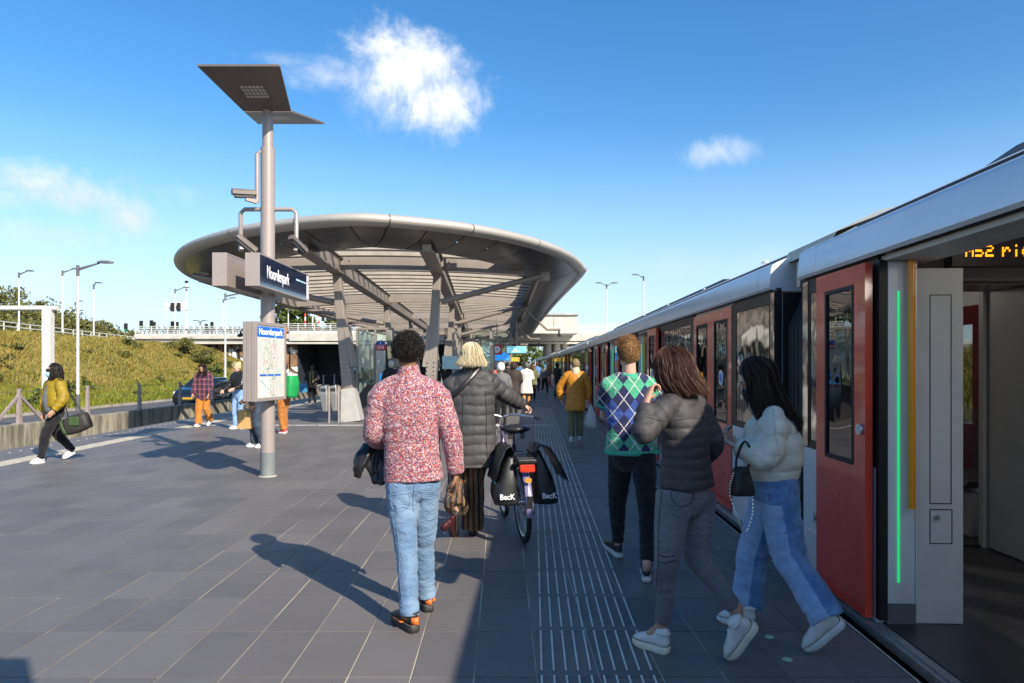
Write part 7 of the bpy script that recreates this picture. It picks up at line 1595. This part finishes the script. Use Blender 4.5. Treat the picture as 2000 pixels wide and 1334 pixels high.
# plaid coat
x, y = base(398, 833); J, r, f = stand(x, y, math.radians(172), 1.63, .13, armL=(.02, .05), armR=(.02, .05), bendL=.1, bendR=.1, hd=.07)
figure('woman in a burgundy plaid coat and orange trousers looking down', J, r, f, 'skin_tan', 'long', 'plaid_wool', 'trousers_orange', 'shoe_white', 'hair_darkbrown', .98, face=(-.2, -.9, -.5), low=.2, w=(.21, .185, .18, .155), d=(.14, .125, .12, .1), legs=(.095, .085, .085, .095), ln=.2, drift=(.05, -.08, 0))
# woman with phone, leather jacket and blue jeans
x, y = base(466, 838); J, r, f = stand(x, y, math.radians(150), 1.64, .06, armL=(.0, .1), armR=(.03, .08), bendL=.24, bendR=.22, hd=.06)
p = figure('blonde woman in a black leather jacket looking at her phone beside the map board', J, r, f, 'skin_pale', 'short', 'leather_black', 'jeans_pale', 'shoe_white', 'hair_blonde', .98, face=(-.5, -.75, -.5), low=-.08, legs=(.088, .062, .054, .05))
v, q = ellipsoid(p.T((0, -.1, .06)), [.05, .05, .045], p.A); mesh_from('hair_bun', v, q, MT['hair_blonde'], p.root)
w_ = Vector(p.J['haR']); ph = empty('phone', tuple(w_), label='phone in the hand of the leather-jacketed blonde', cat='phone'); mb = MB(); mb.box(w_+Vector((-.03, -.05, .05)), (.07, .02, .14)); mb.build('phone_body', MT['cctv_black'], ph, bevel=.005)
# man hidden behind the map board, dark jeans, paper bag
x, y = base(503, 874); J, r, f = stand(x, y, math.radians(100), 1.62, .1, armL=(.02, .02), armR=(.04, .1), bendL=.05, bendR=.2)
p = figure('man in dark jeans mostly hidden behind the map board and pole', J, r, f, 'skin_dark', 'short', 'coat_dark', 'jeans_dark', 'shoe_white', 'hair_black', .98, legs=(.1, .085, .08, .075))
g = P(486, 805, 13.5); pb = empty('paper_bag', (g.x, 13.5, .35), label='brown paper bag held beside the dark jeans behind the pole', cat='paper bag'); mb = MB(); c = Vector((g.x-.02, 13.45, .55)); mb.loft([[c+Vector((a*w_, b_*d_, z)) for a, b_ in ((-1, -1), (1, -1), (1, 1), (-1, 1))] for z, w_, d_ in ((-.19, .14, .08), (.1, .145, .085), (.17, .13, .05))]); mb.build('bag_body', MT['paper_kraft'], pb, bevel=.006); mb = MB(); mb.tube([c+Vector((-.06, 0, .16)), c+Vector((-.03, 0, .25)), c+Vector((.03, 0, .25)), c+Vector((.06, 0, .16))], .006, 6, 4); mb.build('handle', MT['paper_kraft'], pb, smooth=True)
# backpacker in rust corduroys
x, y = base(554, 846); J, r, f = stand(x, y, math.radians(60), 1.6, .08, armL=(.02, .06), armR=(.02, .06), bendL=.2, bendR=.2)
p = figure('person in rust corduroy trousers and red sandals with a green backpack', J, r, f, 'skin_dark', 'short', 'coat_dark', 'trousers_rust', 'sandal_red', 'hair_black', .98, legs=(.098, .08, .075, .075), end=.97)
bc = Vector(p.J['neck']*.45+p.J['pel']*.55)-Vector(p.f)*.24; bpk = empty('backpack', tuple(bc-Vector((0, 0, .25))), label='green and white roll-top backpack behind the map board', cat='backpack'); mb = MB(); mb.tube([bc+Vector((0, 0, -.26)), bc+Vector((.02, 0, .0)), bc+Vector((.02, 0, .24))], [(.15, .1, 2.8), (.17, .12, 2.8), (.14, .1, 2.8)], 20, 4, ref=tuple(p.r)); mb.build('bag_body', MT['backpack_green'], bpk, smooth=True); mb = MB(); mb.tube([bc+Vector((.02, 0, .2)), bc+Vector((.04, 0, .29))], [(.145, .1, 2.6), (.12, .07, 2.6)], 16, 2, ref=tuple(p.r)); mb.build('roll_top', MT['coat_white'], bpk, smooth=True)
# woman with scarf and blue bag, coming from the underpass
x, y = base(610, 790); J, r, f = stand(x, y, math.radians(183), 1.6, .1, armL=(.04, .02), armR=(.05, .03))
p = figure('woman in black with an olive scarf walking out of the underpass', J, r, f, 'skin_dark', 'short', 'coat_dark', 'trousers_black', 'shoe_black', 'hair_black', .98, low=.1, w=(.2, .19, .19, .16), vox=.018, fine=.012)
mb = MB(); n_ = Vector(p.J['neck']); ff = Vector(p.f)
for s in (-1, 1): mb.tube([n_+Vector((s*.05, .03, .02)), n_+ff*.12+Vector((s*.05, 0, -.06)), n_+ff*.15+Vector((s*.06, 0, -.5))], [(.04, .02)]*3, 8, 3, ref=(1, 0, 0))
mesh_from('scarf', np.array(mb.v), mb.f, MT['scarf_olive'], p.root)
bw = Vector(p.J['haR'])+Vector((-.05, 0, -.28)); sb = empty('shopping_bag', tuple(bw-Vector((0, 0, .2))), label='blue shopping bag carried by the woman with the scarf', cat='bag'); mb = MB(); mb.loft([[bw+Vector((a*w_, b_*.07, z)) for a, b_ in ((-1, -1), (1, -1), (1, 1), (-1, 1))] for z, w_ in ((-.22, .13), (.05, .17), (.14, .15))]); mb.build('bag_body', MT['bag_blue'], sb, bevel=.01); mb = MB(); mb.tube([bw+Vector((-.1, 0, .13)), bw+Vector((0, 0, .3)), bw+Vector((.1, 0, .13))], .008, 5, 4); mb.build('handle', MT['bag_blue'], sb)
# man in mustard sheepskin coat
x, y = base(1124, 861); J, r, f = stand(x, y, math.radians(-4), 1.68, .1, armL=(.12, .05), armR=(.05, .02), bendL=.05, bendR=.03, width=.185)
p = figure('man in a mustard leather sheepskin coat and khaki cap walking beside the train', J, r, f, 'skin_pale', 'cap', 'coat_mustard', 'trousers_olive', 'shoe_white', 'cap_khaki', 1.0, low=.3, end=.95, w=(.215, .18, .195, .175), d=(.15, .125, .13, .105), sl=(.08, .072, .066, .058), legs=(.09, .08, .075, .072), fine=.008, vox=.011, eyes=False)
v, q = tube_mesh([p.J['neck']-(0, 0, .03), p.J['neck']+(0, 0, .06)], [.10, .088], 18, p.r, 1); mesh_from('collar', v, q, MT['sherpa'], p.root)
v, q = tube_mesh([lerp(p.J['pel'], p.J['neck'], .16)+p.r*.208*math.cos(a)+p.f*.138*math.sin(a) for a in np.linspace(0, 2*math.pi, 25)], [(.014, .008)]*25, 8, (0, 0, 1), 1, False); mesh_from('waist_seam', v, q, MT['coat_mustard'], p.root)
glassmat('clear_plastic', (.88, .9, .9), .25, .5)
w_ = Vector(p.J['haR']); bc = w_+Vector((.06, .0, -.3)); bg_ = empty('plastic_bag', tuple(bc-Vector((0, 0, .2))), label='translucent white plastic bag in the hand of the mustard-coated man', cat='plastic bag'); mb = MB()
mb.loft([[bc+Vector((math.cos(a)*w2*(1+.1*math.sin(3*a+z*9)), math.sin(a)*w2*.7, z)) for a in np.linspace(0, 2*math.pi, 14, False)] for z, w2 in ((-.22, .05), (-.2, .12), (-.1, .135), (.05, .11), (.2, .05), (.28, .02))]); m_ = M('bag_film', (.8, .82, .82), .3, alpha=.45, var=.1, vs=8); mb.build('bag_film', MT['bag_film'], bg_, smooth=True)
M('fruit_green', (.3, .5, .08), .5); mb = MB()
for k in range(6): v, q = ellipsoid(bc+Vector((R.uniform(-.07, .07), R.uniform(-.04, .04), -.165+R.uniform(0, .04))), (.035, .035, .035), None, 8, 6); mb.add(v, q)
tag(mb.build('contents', MT['fruit_green'], bg_, smooth=True), kind='stuff')
# crowd towards the far end
CR = 'people walking towards the far end of the platform'
crowd = [ # px, py(feet), height, yaw, stride, hair, hairmat, top, trousers, low, label, skin
    (978, 838, 1.6, 0, .12, 'helmet', 'helmet_white', 'parka_grey', 'trousers_black', .05, 'person in a white cycle helmet just beyond the bicycle saddle', 'skin_pale'),
    (1003, 812, 1.66, 4, .1, 'hood', 'coat_brown', 'coat_brown', 'trousers_black', .25, 'person in a dark brown hooded coat beyond the white helmet', 'skin_pale'),
    (1028, 797, 1.66, 2, .1, 'beanie', 'parka_grey', 'coat_white', 'skirt_floral', .38, 'woman in a long white coat and grey hat', 'skin_pale'),
    (1040, 783, 1.64, 0, .1, 'long', 'hair_ginger', 'trousers_olive', 'trousers_black', .2, 'person with ginger hair half hidden behind the white coat', 'skin_pale'),
    (1049, 766, 1.74, 3, .12, 'short', 'hair_brown', 'shirt_blue', 'jeans_dark', .05, 'person in a bright blue jacket near the far train cars', 'skin_pale'),
    (1064, 768, 1.62, -20, .25, 'cap', 'bag_blue', 'parka_grey', 'trousers_black', .05, 'person in grey stepping towards the train with a dark backpack', 'skin_pale'),
    (1088, 776, 1.7, -60, .05, 'short', 'hair_black', 'coat_dark', 'trousers_black', .1, 'dark figure leaning out at a far train door', 'skin_dark'),
    (764, 812, 1.7, 10, .1, 'beanie', 'coat_white', 'coat_dark', 'trousers_tan', .05, 'person in a pale cap and dark jacket behind the left shoulder of the floral-shirted man', 'skin_pale'),
    (846, 800, 1.68, 20, .1, 'short', 'hair_black', 'coat_dark', 'jeans_dark', .05, 'person with dark hair between the floral-shirted man and the blonde woman', 'skin_tan'),
    (876, 792, 1.6, -20, .05, 'long', 'hair_brown', 'coat_brown', 'jeans_dark', .05, 'brown-haired person by the column left of the blonde woman', 'skin_pale'),
    (991, 790, 1.7, 0, .1, 'short', 'hair_darkbrown', 'coat_dark', 'trousers_black', .05, 'person in black seen between the helmet and the brown coat', 'skin_pale'),
    (1015, 782, 1.72, 5, .1, 'short', 'hair_darkbrown', 'jeans_mid', 'trousers_black', .05, 'person in navy beyond the brown hooded coat', 'skin_pale'),
    (960, 780, 1.62, 0, .1, 'short', 'hair_brown', 'sandal_red', 'jeans_dark', .05, 'person in red beside the blonde head, far back', 'skin_pale'),
    (1033, 760, 1.7, 0, .1, 'beanie', 'parka_grey', 'coat_dark', 'jeans_dark', .1, 'distant person in a grey hat at the platform end', 'skin_pale'),
    (1008, 764, 1.68, 8, .1, 'short', 'hair_brown', 'shirt_blue', 'jeans_dark', .05, 'distant person in blue at the platform end', 'skin_pale'),
    (985, 768, 1.65, -5, .1, 'long', 'hair_darkbrown', 'coat_brown', 'jeans_dark', .1, 'distant long-haired person at the platform end', 'skin_pale'),
    (952, 770, 1.7, 0, .1, 'short', 'hair_black', 'backpack_green', 'jeans_dark', .05, 'distant person in green beside the lift', 'skin_tan')]
for px, py, h, yw, st, hr, hmn, tp_, tr_, low, lb, sk in crowd:
    x, y = base(px, py); J, r, f = stand(x, y, math.radians(yw), h, st, armL=(.03, .02), armR=(.03, .02))
    figure(lb, J, r, f, sk, hr, tp_, tr_, 'shoe_black' if tr_ != 'trousers_tan' else 'shoe_white', hmn, 1.0, low=low, w=(.2+low*.15, .185, .19, .165), d=(.14+low*.1, .125, .125, .1), sl=(.08, .072, .066, .055), vox=.02, fine=.013, eyes=False, group=CR)
bpy.data.scenes.remove(TMP)
